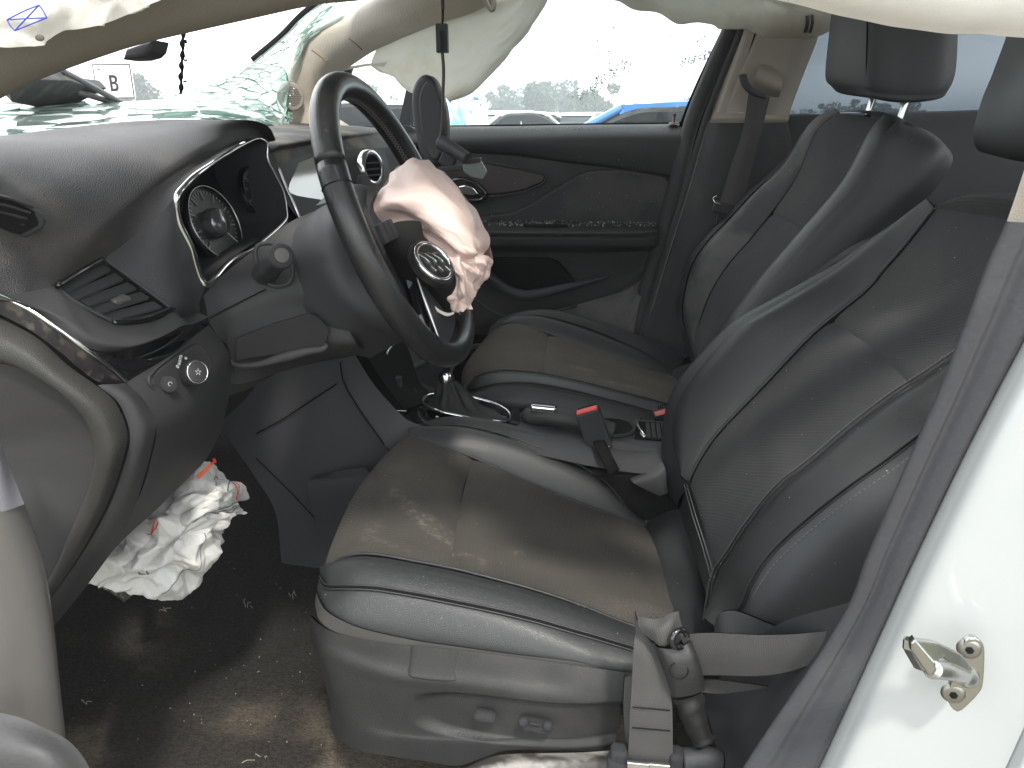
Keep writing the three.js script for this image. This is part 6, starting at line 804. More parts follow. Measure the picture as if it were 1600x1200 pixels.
// ---------------------------------------------------------------- centre console
{
  const c = thing('centre_console', 'black centre console with gear gaiter surround, cup holder and slatted bin', 'centre console', W(-0.2, 0.5, -0.36));
  part('side_wall', loft([[[330, 640, -0.1], [400, 600, -0.14], [470, 565, -0.18], [530, 535, -0.2]], [[360, 690, -0.13], [430, 650, -0.16], [500, 600, -0.19], [540, 580, -0.2]], [[395, 740, -0.15], [470, 720, -0.18], [545, 690, -0.2], [600, 695, -0.205]], [[430, 800, -0.16], [500, 800, -0.19], [580, 790, -0.2], [660, 770, -0.205]], [[440, 880, -0.16], [520, 890, -0.19], [600, 890, -0.2], [700, 880, -0.205]]], 40, 40, { face: W(0, 0, 1) }), M.plastic, c);
  part('lower_ledge', loft([[[494, 744, -0.18], [530, 736, -0.175], [570, 730, -0.175]], [[480, 760, -0.165], [530, 760, -0.16], [590, 760, -0.16]], [[500, 840, -0.16], [560, 840, -0.16], [620, 840, -0.16]]], 16, 14, { face: W(0, 0.3, 1) }), M.plastic, c);
  for (const l of [[[400, 678, -0.145], [450, 650, -0.166], [526, 600, -0.192]], [[400, 716, -0.142], [450, 765, -0.163], [500, 818, -0.182]]]) part('panel_gap', tube(l, 0.0011), M.black, c);
  // angled stack flank and the storage tray inside it
  part('flank', loft([[[535, 532, -0.2], [550, 547, -0.205], [580, 595, -0.212], [605, 625, -0.218], [625, 646, -0.222], [645, 660, -0.222], [700, 676, -0.222], [800, 700, -0.222]], [[526, 560, -0.192], [532, 572, -0.193], [552, 620, -0.196], [575, 655, -0.198], [600, 690, -0.2], [630, 700, -0.2], [690, 715, -0.2], [800, 730, -0.2]], [[526, 590, -0.19], [538, 604, -0.19], [560, 640, -0.193], [586, 676, -0.196], [605, 700, -0.198], [640, 720, -0.2], [690, 740, -0.2], [800, 760, -0.2]]], 60, 16, { face: W(0, 0.3, 1), tuck: [0, 0, 0, 0] }), M.plastic, c);
  part('panel_gap', tube([[532, 566, -0.19], [534, 585, -0.188], [540, 604, -0.188], [562, 640, -0.19], [586, 674, -0.193], [600, 694, -0.196]], 0.001), M.black, c);
  part('stack_face', loft([[[545, 515, -0.22], [585, 510, -0.32], [620, 505, -0.44]], [[575, 560, -0.225], [610, 555, -0.32], [640, 550, -0.44]], [[605, 605, -0.225], [630, 600, -0.32], [655, 595, -0.44]], [[632, 640, -0.225], [655, 632, -0.32], [680, 622, -0.44]]], 20, 24, { face: W(1, 0.3, 0.3) }), M.black, c);
  for (const [x, y, z, w, h] of [[549, 523, -0.25, 0.02, 0.018], [560, 531, -0.25, 0.02, 0.016], [577, 527, -0.30, 0.024, 0.024], [571, 538, -0.265, 0.02, 0.024], [588, 522, -0.345, 0.024, 0.02]]) part('stack_button', rbox([x, y, z], W(0.15, 0.1, -1), W(-0.4, 1, 0.1), w, h, 0.012, 0.003), M.gloss, c);
  part('stack_print', [rbox([571, 538, -0.258], W(0.15, 0.1, -1), W(-0.4, 1, 0.1), 0.003, 0.008, 0.001, 0.0003)], mat({ color: lin3(0.5), roughness: 0.6 }), c);
  part('stack_trim', tube([[548, 522, -0.235], [556, 519, -0.25]], 0.003), M.chrome, c);
  part('tray_edge', tube([[612, 540, -0.32], [604, 552, -0.31], [600, 572, -0.29]], 0.003), M.chrome, c);
  part('tray_wall', [rbox([625, 590, -0.36], W(1, -1.2, 0), W(0, 0, 1), 0.09, 0.02, 0.008, 0.003), rbox([622, 597, -0.3], W(0, 0, 1), W(0, 1, 0), 0.02, 0.02, 0.012, 0.002)], M.plastic, c);
  part('right_flank', loft([[[600, 520, -0.46], [628, 575, -0.48], [655, 605, -0.49], [690, 622, -0.5]], [[606, 516, -0.47], [634, 570, -0.49], [662, 600, -0.5], [700, 617, -0.51]], [[610, 560, -0.49], [640, 610, -0.5], [670, 640, -0.51], [710, 650, -0.51]]], 30, 8, { face: W(0, 0.5, 1) }), M.plasticDusty, c);
  part('console_body', rbox(W(-0.16, 0.5, -0.36), W(1, 0, 0), UPV, 0.62, 0.24, 0.25, 0.01), M.black, c);
  // gear plate
  part('gear_plate', loft([[[632, 648, -0.24], [655, 660, -0.245], [700, 671, -0.25], [760, 680, -0.25], [812, 690, -0.25]], [[642, 628, -0.32], [665, 638, -0.33], [705, 648, -0.34], [760, 655, -0.34], [812, 662, -0.34]], [[652, 606, -0.43], [680, 616, -0.44], [715, 624, -0.45], [760, 628, -0.45], [812, 634, -0.45]]], 40, 16, { face: UPV }), M.gloss, c);
  const ringPts = [[661, 634, -0.33], [665, 625, -0.36], [680, 621, -0.385], [705, 621, -0.4], [737, 626, -0.41], [770, 635, -0.41], [790, 645, -0.395], [797, 655, -0.37], [792, 664, -0.34], [775, 664, -0.32], [740, 660, -0.3], [694, 650, -0.29], [670, 642, -0.305]];
  part('gear_ring', tube(ringPts.map((a) => pt(a).add(W(0, 0.007, 0))), 0.003, { closed: true, n: 90 }), M.chrome, c);
  const gp = mat({ color: lin3(0.5), roughness: 0.5 }); for (const [x, y] of [[683, 651], [696, 654], [710, 658]]) part('gear_mark', rbox([x, y, -0.275], W(1, -0.1, 0), W(0, 0.2, -1), 0.005, 0.004, 0.0008, 0.0003), gp, c);
  // console behind the gear lever
  part('tunnel_top', loft([[[790, 700, -0.22], [860, 715, -0.225], [960, 735, -0.23], [1060, 745, -0.23]], [[800, 672, -0.26], [870, 688, -0.265], [960, 702, -0.27], [1060, 708, -0.27]], [[812, 662, -0.3], [870, 672, -0.31], [975, 680, -0.32], [1060, 688, -0.32]], [[812, 644, -0.43], [880, 650, -0.44], [960, 656, -0.45], [1060, 662, -0.45]]], 40, 24, { face: UPV }), M.plastic, c);
  part('bin_frame', slab([[976, 700, -0.29], [988, 664, -0.4], [1060, 668, -0.4], [1060, 707, -0.29]], 0.05, { bevel: 0.004, face: UPV, proud: 0.012 }), mat({ color: lin3(0.035, 0.038, 0.037), roughness: 0.5, bumpMap: again(T.grain, 11), bumpScale: 0.0003 }), c);
  part('bin_well', slab([[990, 695, -0.305], [994, 668, -0.39], [1050, 671, -0.39], [1050, 699, -0.305]], 0.004, { bevel: 0.001, face: UPV, proud: 0.0135 }), M.black, c);
  for (let k = 0; k < 6; k++) part('bin_slat', rbox(Z(1012 + k * 8.2, 685 + k * 0.6, -0.347).add(W(0, 0.014, 0)), W(0, 0, -1), W(0, 1, 0), 0.074, 0.008, 0.0078, 0.002), M.plasticDusty, c);
  part('bin_latch', [tube([[999, 668, -0.385], [995, 674, -0.365], [998, 683, -0.34], [1004, 692, -0.315], [1006, 698, -0.305]].map((a) => pt(a).add(W(0, 0.018, 0))), 0.003, { n: 24 }), rbox(Z(1004, 694, -0.315).add(W(0, 0.018, 0)), W(0.3, 0, 1), UPV, 0.016, 0.005, 0.009, 0.002)], M.chrome, c);
  const cup = Z(955, 672, -0.345); part('cup_holder', turn([[0.04, 0.004], [0.043, 0.006], [0.044, 0.0]], 40, cup.clone().add(W(0, 0.004, 0)), UPV), M.plasticDusty, c); part('cup_well', turn([[0.0001, 0.001], [0.04, 0.001], [0.04, 0]], 40, cup.clone().add(W(0, 0.005, 0)), UPV), M.black, c);
  part('bin_flank', loft([[[946, 690, -0.28], [978, 692, -0.275], [1060, 712, -0.275]], [[958, 715, -0.262], [985, 722, -0.262], [1060, 735, -0.262]], [[965, 735, -0.255], [990, 742, -0.255], [1060, 760, -0.255]]], 20, 10, { face: W(0, 0.3, 1) }), M.plasticDusty, c);
  part('hinge_cover', loft([[[985, 748, -0.235], [1010, 736, -0.235], [1035, 721, -0.235]], [[992, 756, -0.225], [1024, 745, -0.222], [1040, 735, -0.225]], [[1030, 775, -0.225], [1040, 772, -0.222], [1044, 770, -0.225]]], 16, 12, { face: W(0, 0.5, 1) }), mat({ color: lin3(0.05, 0.05, 0.052), roughness: 0.55 }), c);
}
{
  const t = thing('gear_lever', 'gear lever in a soft black leather gaiter below the steering wheel rim', 'gear lever', Z(715, 650, -0.35));
  const ring = (pts) => ({ raw: curve(pts, 60, true) });
  const base = [[668, 632, -0.34], [690, 623, -0.385], [725, 627, -0.4], [765, 638, -0.4], [785, 650, -0.37], [780, 658, -0.34], [740, 655, -0.31], [695, 645, -0.3]], m1 = [[679, 620, -0.345], [695, 614, -0.375], [722, 618, -0.385], [745, 630, -0.38], [755, 640, -0.36], [748, 644, -0.34], [722, 640, -0.32], [692, 632, -0.315]], m2 = [[683, 605, -0.345], [693, 602, -0.365], [713, 604, -0.37], [728, 612, -0.365], [732, 618, -0.35], [724, 620, -0.34], [706, 617, -0.33], [690, 612, -0.33]], top = [[685, 594, -0.345], [693, 592, -0.358], [705, 592, -0.36], [711, 593, -0.355], [713, 595, -0.345], [707, 596, -0.335], [697, 596, -0.332], [688, 596, -0.336]];
  part('gaiter', loft([ring(base), ring(m1), ring(m2), ring(top)], 60, 40, { closedU: true, face: W(0, 0.3, 1), relief: (u, v) => 0.0055 * Math.sin(u * 6.283 * 7 + v * 3) * Math.sin(v * 3.1) ** 1.0 * 0.7 }), mat({ color: lin3(0.016), roughness: 0.6, bumpMap: again(T.grain, 9), bumpScale: 0.0003 }), t);
  part('collar', turn([[0.013, 0], [0.0145, 0.003], [0.0135, 0.014], [0.010, 0.02]], 32, Z(698, 597, -0.346), W(-0.15, 1, 0)), M.chrome, t);
  part('stem', tube([[698, 590, -0.346], [697, 560, -0.346], [695, 520, -0.346]], 0.007), M.black, t);
  part('knob', turn([[0.0001, 0.075], [0.012, 0.073], [0.019, 0.06], [0.02, 0.045], [0.014, 0.01], [0.010, 0]], 28, Z(697, 556, -0.346), W(-0.12, 1, 0)), M.leather, t);
}
{
  const t = thing('handbrake', 'black handbrake lever with a chrome push button at its tip', 'handbrake', Z(860, 660, -0.33));
  part('grip', tube([[818, 655, -0.335], [824, 651, -0.335], [850, 650, -0.33], [890, 655, -0.325], [925, 664, -0.32], [960, 676, -0.315]], (s) => 0.0165 + 0.002 * Math.sin(3 * s) - 0.006 * sstep(0.06, 0, s), { n: 40 }), mat({ color: lin3(0.03, 0.032, 0.032), roughness: 0.5, bumpMap: again(T.grain, 11), bumpScale: 0.0003 }), t);
  part('push_button', rbox([849, 638, -0.325], W(1, -0.06, 0), UPV, 0.05, 0.016, 0.022, 0.006, 4), M.chrome, t);
  part('lever_arm', tube([[870, 672, -0.33], [910, 676, -0.32], [960, 684, -0.315]], 0.008), M.plastic, t);
  part('lever_boot', loft([[[812, 668, -0.32], [850, 672, -0.31], [900, 680, -0.3], [950, 700, -0.29]], [[810, 680, -0.3], [850, 688, -0.29], [900, 696, -0.28], [950, 715, -0.275]]], 16, 6, { face: W(0, 0.4, 1) }), M.black, t);
}
function buckle(label, top, dir, wide, len, strap) {
  const t = thing('belt_buckle', label, 'belt buckle', top.clone()); const y = dir.clone().normalize(), x = wide.clone().addScaledVector(y, -wide.dot(y)).normalize(), z = x.clone().cross(y);
  part('housing', rbox(top.clone().addScaledVector(y, -len / 2), x, y, 0.044, len, 0.026, 0.005, 4), M.plastic, t);
  const press = part('press_button', rbox(top.clone().addScaledVector(y, 0.0005).addScaledVector(z, 0.003), x, y, 0.038, 0.005, 0.013, 0.002), mat({ color: lin3(0.62, 0.06, 0.05), roughness: 0.4 }), t);
  part('slot', rbox(top.clone().addScaledVector(y, 0.0006).addScaledVector(z, -0.007), x, y, 0.034, 0.004, 0.004, 0.001), M.black, t);
  for (const s of [-1, 1]) part('rivet', new THREE.SphereGeometry(0.0025, 10, 8).translate(...top.clone().addScaledVector(y, -len * 0.9).addScaledVector(x, s * 0.016).addScaledVector(z, 0.0125).toArray()), M.steel, t);
  part('strap', tube(strap, 0.012, { flat: 0.35, n: 20 }), M.black, t);
  return t;
}
buckle('black belt buckle with red press button standing beside the handbrake', Z(917, 640, -0.27), W(-0.32, 0.92, 0.15), W(1, 0.3, 0), 0.085, [[936, 690, -0.262], [948, 715, -0.225], [960, 738, -0.215]]);
{
  const t = thing('belt_buckle', 'belt buckle with pink red release button tucked between passenger seat and driver backrest', 'belt buckle', Z(1040, 645, -0.45));
  part('housing', rbox([1040, 650, -0.46], W(1, 0.24, 0), W(-0.2, 0.9, 0.4), 0.046, 0.03, 0.026, 0.004), M.plastic, t);
  part('press_button', slab([[1022, 644, -0.44], [1053, 635, -0.44], [1053, 643, -0.438], [1024, 651, -0.438]], 0.006, { bevel: 0.0015 }), mat({ color: lin3(0.75, 0.16, 0.14), roughness: 0.4 }), t);
  for (let i = 0; i < 7; i++) part('rib', rbox([1029 + i * 3.4, 636.5 - i * 1, -0.443], W(0.24, -1, 0), W(0, 0, 1), 0.006, 0.006, 0.0025, 0.0008), M.black, t);
}
// ---------------------------------------------------------------- driver's belt
{
  const t = thing('seat_belt', 'dark grey driver lap belt with plastic sleeve looped beside the seat base', 'seat belt', Z(1040, 1100, 0.36));
  part('webbing', loft([[[1060, 992, 0.345], [1110, 989, 0.35], [1180, 992, 0.37], [1240, 991, 0.39], [1320, 983, 0.415]], [[1078, 1024, 0.347], [1120, 1023, 0.352], [1180, 1024, 0.372], [1235, 1021, 0.392], [1300, 1010, 0.414]], [[1096, 1055, 0.345], [1130, 1055, 0.35], [1180, 1056, 0.37], [1230, 1050, 0.39], [1285, 1031, 0.412]]], 40, 12, { shell: 0.0016, face: W(0, 0, 1) }), M.web, t);
  part('webbing', loft([[[1085, 1064, 0.325], [1110, 1062, 0.33], [1150, 1066, 0.34], [1195, 1072, 0.35]], [[1095, 1082, 0.327], [1125, 1084, 0.332], [1160, 1080, 0.34], [1200, 1074, 0.35]]], 24, 5, { shell: 0.0016, face: W(0, 0, 1) }), M.web, t);
  part('webbing', loft([[[994, 985, 0.345], [990, 1012, 0.356], [987, 1070, 0.362], [984, 1122, 0.365], [981, 1190, 0.362]], [[1012, 998, 0.35], [1012, 1030, 0.362], [1016, 1080, 0.367], [1017, 1130, 0.37], [1016, 1192, 0.365]], [[1030, 1008, 0.347], [1036, 1035, 0.357], [1048, 1082, 0.363], [1051, 1130, 0.366], [1051, 1196, 0.363]]], 50, 14, { shell: 0.0016, face: W(0, 0, 1) }), M.web, t);
  // folded end where the webbing passes through the sleeve's ring
  part('webbing', loft([[[996, 962, 0.352], [1018, 967, 0.36], [1040, 962, 0.36], [1060, 955, 0.352]], [[1000, 980, 0.358], [1022, 985, 0.372], [1046, 976, 0.37], [1064, 966, 0.356]], [[1012, 998, 0.36], [1030, 1004, 0.372], [1050, 1000, 0.37], [1066, 984, 0.356]], [[1030, 1009, 0.357], [1040, 1010, 0.364], [1052, 1008, 0.364], [1062, 1000, 0.356]]], 30, 24, { shell: 0.002, face: W(0, 0, 1), relief: (u, v) => 0.0015 * Math.sin(u * 9 + v * 6) }), M.web, t);
  part('webbing', loft([[[994, 955, 0.345], [996, 965, 0.35], [1004, 985, 0.352], [1018, 1000, 0.352]], [[995, 985, 0.342], [1000, 995, 0.345], [1008, 1002, 0.346], [1020, 1006, 0.348]]], 16, 5, { shell: 0.0016 }), M.web, t);
  const sl = mat({ color: lin3(0.022), roughness: 0.5, bumpMap: again(T.fine, 8), bumpScale: 0.0003 });
  const sleeve = part('sleeve', loft([[[1022, 1006, 0.355], [1030, 1032, 0.356], [1040, 1062, 0.357], [1048, 1088, 0.356]], [[1030, 1012, 0.372], [1040, 1036, 0.376], [1050, 1064, 0.377], [1056, 1090, 0.373]], [[1058, 1014, 0.374], [1066, 1036, 0.38], [1076, 1062, 0.38], [1082, 1086, 0.374]], [[1076, 1004, 0.37], [1086, 1026, 0.375], [1094, 1054, 0.375], [1098, 1080, 0.37]], [[1080, 1000, 0.352], [1090, 1024, 0.354], [1098, 1052, 0.355], [1102, 1078, 0.352]]], 40, 30, { face: W(0, 0, 1), shell: 0.004 }), sl, t);
  part('round_mark', new THREE.TorusGeometry(0.0085, 0.0006, 8, 40).applyQuaternion(new THREE.Quaternion().setFromUnitVectors(W(0, 0, 1), W(0, 0.25, 1).normalize())).translate(...Z(1061, 1048, 0.381).toArray()), M.black, sleeve);
  part('sleeve_tail', loft([[[1048, 1090, 0.352], [1062, 1120, 0.35], [1073, 1145, 0.347], [1090, 1172, 0.345]], [[1060, 1092, 0.372], [1074, 1120, 0.37], [1086, 1145, 0.366], [1098, 1172, 0.362]], [[1086, 1088, 0.372], [1094, 1118, 0.37], [1102, 1145, 0.367], [1112, 1166, 0.362]], [[1100, 1082, 0.35], [1104, 1118, 0.35], [1111, 1145, 0.348], [1120, 1156, 0.345]]], 40, 24, { face: W(0, 0, 1), relief: (u, v) => 0.002 * Math.sin(u * 22 + v * 5) * Math.exp(-u * 4) + 0.003 * Math.sin(u * 30) * sstep(0.75, 1, u) }), sl, t);
  part('guide_ring', new THREE.TorusGeometry(0.0085, 0.003, 12, 30, 5).applyQuaternion(new THREE.Quaternion().setFromUnitVectors(W(0, 0, 1), W(0.5, 0.2, 0.8).normalize())).translate(...Z(1062, 998, 0.375).toArray()), M.gloss, t);
  for (const y of [1105, 1137]) part('webbing_seam', tube([[988, y, 0.3675], [1012, y + 2, 0.3715], [1047, y + 5, 0.3675]], 0.0006), M.black, t);
  part('side_strap', loft([[[976, 1058, 0.335], [974, 1100, 0.335], [977, 1160, 0.335]], [[988, 1055, 0.338], [986, 1100, 0.338], [988, 1165, 0.338]]], 20, 4, { shell: 0.002 }), M.web, t);
  part('anchor', [rbox([1012, 1200, 0.36], W(1, -0.1, 0), UPV, 0.085, 0.022, 0.024, 0.008), rbox([967, 1185, 0.36], W(1, 0, 0), UPV, 0.018, 0.03, 0.02, 0.006), rbox([1056, 1188, 0.36], W(1, 0, 0), UPV, 0.014, 0.028, 0.02, 0.006), tube([[1066, 1188, 0.355], [1100, 1185, 0.352], [1126, 1190, 0.35]], 0.012)], M.plastic, t);
  part('anchor_plate', [rbox([998, 1196, 0.374], W(1, 0, 0), UPV, 0.024, 0.008, 0.004, 0.001), rbox([1030, 1198, 0.374], W(1, 0, 0), UPV, 0.022, 0.008, 0.004, 0.001)], M.chrome, t);
}
{
  const t = thing('seat_rail', 'dirty seat rail cover scuffed white along the bottom edge of the seat', 'seat rail', Z(850, 1190, 0.33));
  part('cover', loft([[[716, 1200, 0.30], [760, 1184, 0.31], [800, 1178, 0.312], [900, 1176, 0.312], [965, 1172, 0.31]], [[714, 1215, 0.33], [760, 1204, 0.335], [800, 1200, 0.335], [900, 1198, 0.335], [980, 1198, 0.33]], [[714, 1260, 0.33], [760, 1260, 0.335], [800, 1260, 0.335], [900, 1260, 0.335], [980, 1260, 0.33]]], 40, 14, { face: W(0, 1, 1) }), mat({ map: again(dusty([0.06, 0.055, 0.05], [0.45, 0.43, 0.4], 0.9, 97, 512, 7), 5), roughness: 0.7 }), t);
}
{
  const t = thing('door_striker', 'shiny steel door latch striker bolted to the white pillar by two screws', 'door striker', Z(1495, 1050, 0.5));
  part('plate', slab([[1505, 996, 0.514], [1516, 991, 0.514], [1528, 996, 0.514], [1535, 1010, 0.514], [1533, 1060, 0.514], [1526, 1078, 0.514], [1500, 1104, 0.514], [1490, 1106, 0.514], [1481, 1096, 0.514], [1478, 1078, 0.514], [1488, 1050, 0.514], [1496, 1015, 0.514]], 0.005, { bevel: 0.001, face: W(-0.25, 0.1, 1), smooth: true, n: 40, proud: 0.004 }), M.steel, t);
  const bar = part('loop', tube([[1510, 1056, 0.516], [1494, 1052, 0.53], [1478, 1048, 0.542], [1462, 1046, 0.55], [1456, 1046, 0.553]], (s) => 0.0062 + 0.0022 * sstep(0.2, 0, s), { n: 30, sides: 18 }), M.steel, t);
  part('loop_arm', slab([[1426, 1004, 0.552], [1436, 1000, 0.552], [1475, 1006, 0.54], [1500, 1020, 0.525], [1515, 1045, 0.52], [1505, 1050, 0.525], [1480, 1030, 0.54], [1460, 1046, 0.552], [1450, 1052, 0.554], [1425, 1018, 0.554]], 0.009, { bevel: 0.002, face: W(-0.3, 0.2, 1) }), M.steel, t);
  part('loop_head', slab([[1424, 1006, 0.556], [1430, 1000, 0.556], [1462, 1036, 0.556], [1466, 1046, 0.556], [1458, 1058, 0.556], [1450, 1056, 0.556], [1424, 1018, 0.556]], 0.007, { bevel: 0.002, face: W(-0.5, 0, 1) }), M.steel, t);
  for (const [x, y] of [[1514, 1013], [1489, 1083]]) { const n = W(-0.25, 0.1, 1).normalize(), s = part('screw', turn([[0.0001, 0.0026], [0.0055, 0.0026], [0.007, 0.0016], [0.008, 0]], 30, Z(x, y, 0.5165), n), mat({ color: lin3(0.3, 0.29, 0.26), metalness: 1, roughness: 0.4 }), t); part('screw_recess', turn([[0.0001, 0.0008], [0.0028, 0.0008], [0.0028, 0]], 6, Z(x, y, 0.5165).addScaledVector(n, 0.0024), n), M.black, s); }
}
// ---------------------------------------------------------------- rear-view mirror on its wire
{
  const t = thing('rear_view_mirror', 'black rear view mirror dangling upright from a cable by the far window', 'mirror', Z(672, 190, -0.55));
  const o1 = [[664, 116, -0.55], [653, 121, -0.55], [645, 134, -0.55], [641, 155, -0.55], [643, 180, -0.55], [648, 212, -0.55], [655, 240, -0.55], [666, 256, -0.55], [680, 260, -0.55], [690, 250, -0.55], [696, 225, -0.55], [698, 195, -0.55], [695, 168, -0.55], [688, 146, -0.55], [678, 124, -0.55]];
  part('mirror_housing', slab(o1, 0.045, { smooth: true, bevel: 0.012, face: W(0.15, 0, 1) }), M.plastic, t);
  part('mirror_back', slab(o1.map(([a, b, z]) => { const cx = 672, cy = 190; return [cx + (a - cx) * 0.72 + 5, cy + (b - cy) * 0.86, z + 0.001]; }), 0.012, { smooth: true, bevel: 0.005, proud: 0.006, face: W(0.25, 0, 1) }), M.plasticDusty, t);
  part('mount_arm', tube([[688, 222, -0.53], [700, 228, -0.52], [716, 238, -0.51], [731, 248, -0.5]], (s) => 0.0135 - 0.002 * s, { n: 20 }), M.plastic, t);
  part('mount_clip', [rbox([716, 262, -0.52], W(1, 0.12, 0), UPV, 0.075, 0.01, 0.02, 0.002), rbox([740, 252, -0.51], W(1, 0.1, 0), UPV, 0.03, 0.012, 0.02, 0.003), rbox([700, 250, -0.53], W(1, -0.5, 0), UPV, 0.03, 0.025, 0.02, 0.004)], M.plastic, t);
  const sh = part('stuck_glass', slab([[722, 258, -0.5], [752, 252, -0.5], [761, 268, -0.5], [754, 280, -0.5], [735, 276, -0.5], [724, 268, -0.5]], 0.006, {}), mat({ color: lin3(0.5, 0.56, 0.53), roughness: 0.2, transmission: 0.8, thickness: 0 }), t);
  const cb = thing('dangling_cable', 'thin wiring with a black plug hanging above the rear view mirror', 'cable', Z(690, 60, -0.55));
  part('wire', tube([[691, -140, -0.56], [690, -20, -0.55], [690, 20, -0.55], [690, 42, -0.55]], 0.0022), mat({ color: lin3(0.18, 0.12, 0.06), roughness: 0.6 }), cb);
  part('wire', tube([[693, -140, -0.56], [692, 0, -0.55], [692, 22, -0.55], [691, 42, -0.55]], 0.0022), M.black, cb);
  part('wire', tube([[691, 80, -0.55], [693, 110, -0.55], [692, 150, -0.545], [691, 190, -0.54], [688, 215, -0.535], [690, 240, -0.53]], 0.0032), mat({ color: lin3(0.06, 0.04, 0.03), roughness: 0.6 }), cb);
  part('plug', [rbox([691, 60, -0.55], W(1, 0, 0), W(0.03, 1, 0), 0.022, 0.05, 0.016, 0.002), rbox([686, 64, -0.543], W(1, 0, 0), W(0.03, 1, 0), 0.01, 0.036, 0.012, 0.002), rbox([692, 7, -0.55], W(1, 0, 0), UPV, 0.006, 0.016, 0.006, 0.001)], M.plastic, cb);
}
// ---------------------------------------------------------------- curtain airbags
{
  const t = thing('curtain_airbag', 'white curtain airbag cloth drooping from the near roof edge, pen mark at its left end', 'airbag', W(-0.3, 1.35, 0.45));
  const low = [[-120, 20, 0.47], [-60, 50, 0.475], [0, 63, 0.475], [20, 71, 0.475], [45, 72, 0.475], [66, 72, 0.475], [80, 62, 0.472], [100, 48, 0.468], [130, 44, 0.468], [160, 38, 0.468], [190, 26, 0.468], [225, 14, 0.468], [262, -3, 0.468], [340, -22, 0.47]];
  part('cloth', loft([low, low.map((a, i) => { const p = pt(a); return W(p.x, p.y + 0.03, p.z + 0.006); }), low.map((a) => { const p = pt(a); return W(p.x, p.y + 0.09, p.z + 0.002); }), low.map((a) => { const p = pt(a); return W(p.x + 0.02, 1.5, 0.43); })], 110, 30, { face: W(0, 0, 1), shell: 0.003, relief: (u, v) => 0.006 * Math.sin(u * 26) * (1 - v) + 0.004 * ridged(u * 2, v, 3, 77) }), M.cloth, t);
  const inkM = mat({ color: lin3(0.03, 0.06, 0.42), roughness: 0.6 }), ink = (a) => tube(a.map(([x, y]) => [x, y, 0.488]), 0.00045, { n: 12, sides: 6 });
  part('pen_mark', [ink([[11, 31], [36, 18], [61, 8]]), ink([[61, 8], [68, 18], [73, 28]]), ink([[73, 28], [48, 38], [23, 48]]), ink([[23, 48], [16, 40], [11, 31]]), ink([[11, 31], [42, 29], [73, 28]]), ink([[61, 8], [42, 28], [23, 48]])], inkM, t);
  part('rivet_mark', new THREE.SphereGeometry(0.0022, 10, 8).scale(1.6, 1, 0.6).translate(...Z(62, 59, 0.482).toArray()), mat({ color: lin3(0.12, 0.1, 0.09), roughness: 0.6 }), t);
}
{
  const t = thing('curtain_airbag', 'cream curtain airbag cloth sagging across the top right corner nearest the camera', 'airbag', W(0.3, 1.35, 0.46));
  const low = [[1120, -30, 0.46], [1190, -14, 0.46], [1253, 1, 0.46], [1319, 19, 0.46], [1412, 35, 0.46], [1481, 47, 0.46], [1537, 48, 0.46], [1600, 52, 0.46], [1700, 58, 0.46]];
  part('cloth', loft([low.map((a) => { const p = pt(a); return W(p.x, p.y + 0.05, p.z - 0.05); }), low.map((a) => { const p = pt(a); return W(p.x, p.y + 0.006, p.z - 0.012); }), low, low.map((a) => { const p = pt(a); return W(p.x, p.y + 0.014, p.z + 0.022); }), low.map((a) => { const p = pt(a); return W(p.x, p.y + 0.08, p.z + 0.03); }), low.map((a) => { const p = pt(a); return W(p.x, 1.52, 0.45); })], 80, 40, { face: W(0, 0, 1), relief: (u, v) => 0.002 * fbm(u * 6, v * 2, 64, 87, 2) }), M.cloth, t);
}
{
  const t = thing('curtain_airbag', 'rolled grey white curtain airbag strapped along the far roof rail above the passenger', 'airbag', W(0.2, 1.45, -1.1));
  const low = [[930, -14, -1.1], [966, 1, -1.1], [1019, 17, -1.09], [1056, 30, -1.085], [1112, 37, -1.08], [1172, 47, -1.075], [1206, 54, -1.075], [1240, 57, -1.075], [1262, 56, -1.075], [1300, 50, -1.075], [1360, 44, -1.08]];
  const s = (dy, dz) => low.map((a, i) => { const p = pt(a); return W(p.x, p.y + dy, p.z + dz); });
  part('cloth', loft([s(0.03, -0.05), s(0.004, -0.02), s(0.0, 0.012), s(0.02, 0.04), s(0.05, 0.045), s(0.07, 0.03), s(0.085, 0.045), s(0.12, 0.03), s(0.16, -0.03)], 120, 60, { face: W(0, 0, 1), relief: (u, v) => 0.006 * ridged(u * 2.4, v * 0.7, 2.5, 95) + 0.003 * Math.sin(u * 40 + v * 5) }), M.clothFar, t);
  for (const [u, w] of [[1258, 6], [1266, 5]]) part('strap', loft([[[u, 20, -1.03], [u + 1, 35, -1.02], [u - 2, 48, -1.035], [u - 6, 56, -1.07]], [[u + w, 20, -1.03], [u + w + 1, 35, -1.02], [u + w - 2, 48, -1.035], [u + w - 6, 57, -1.07]]], 14, 4, { shell: 0.002 }), M.web, t);
}
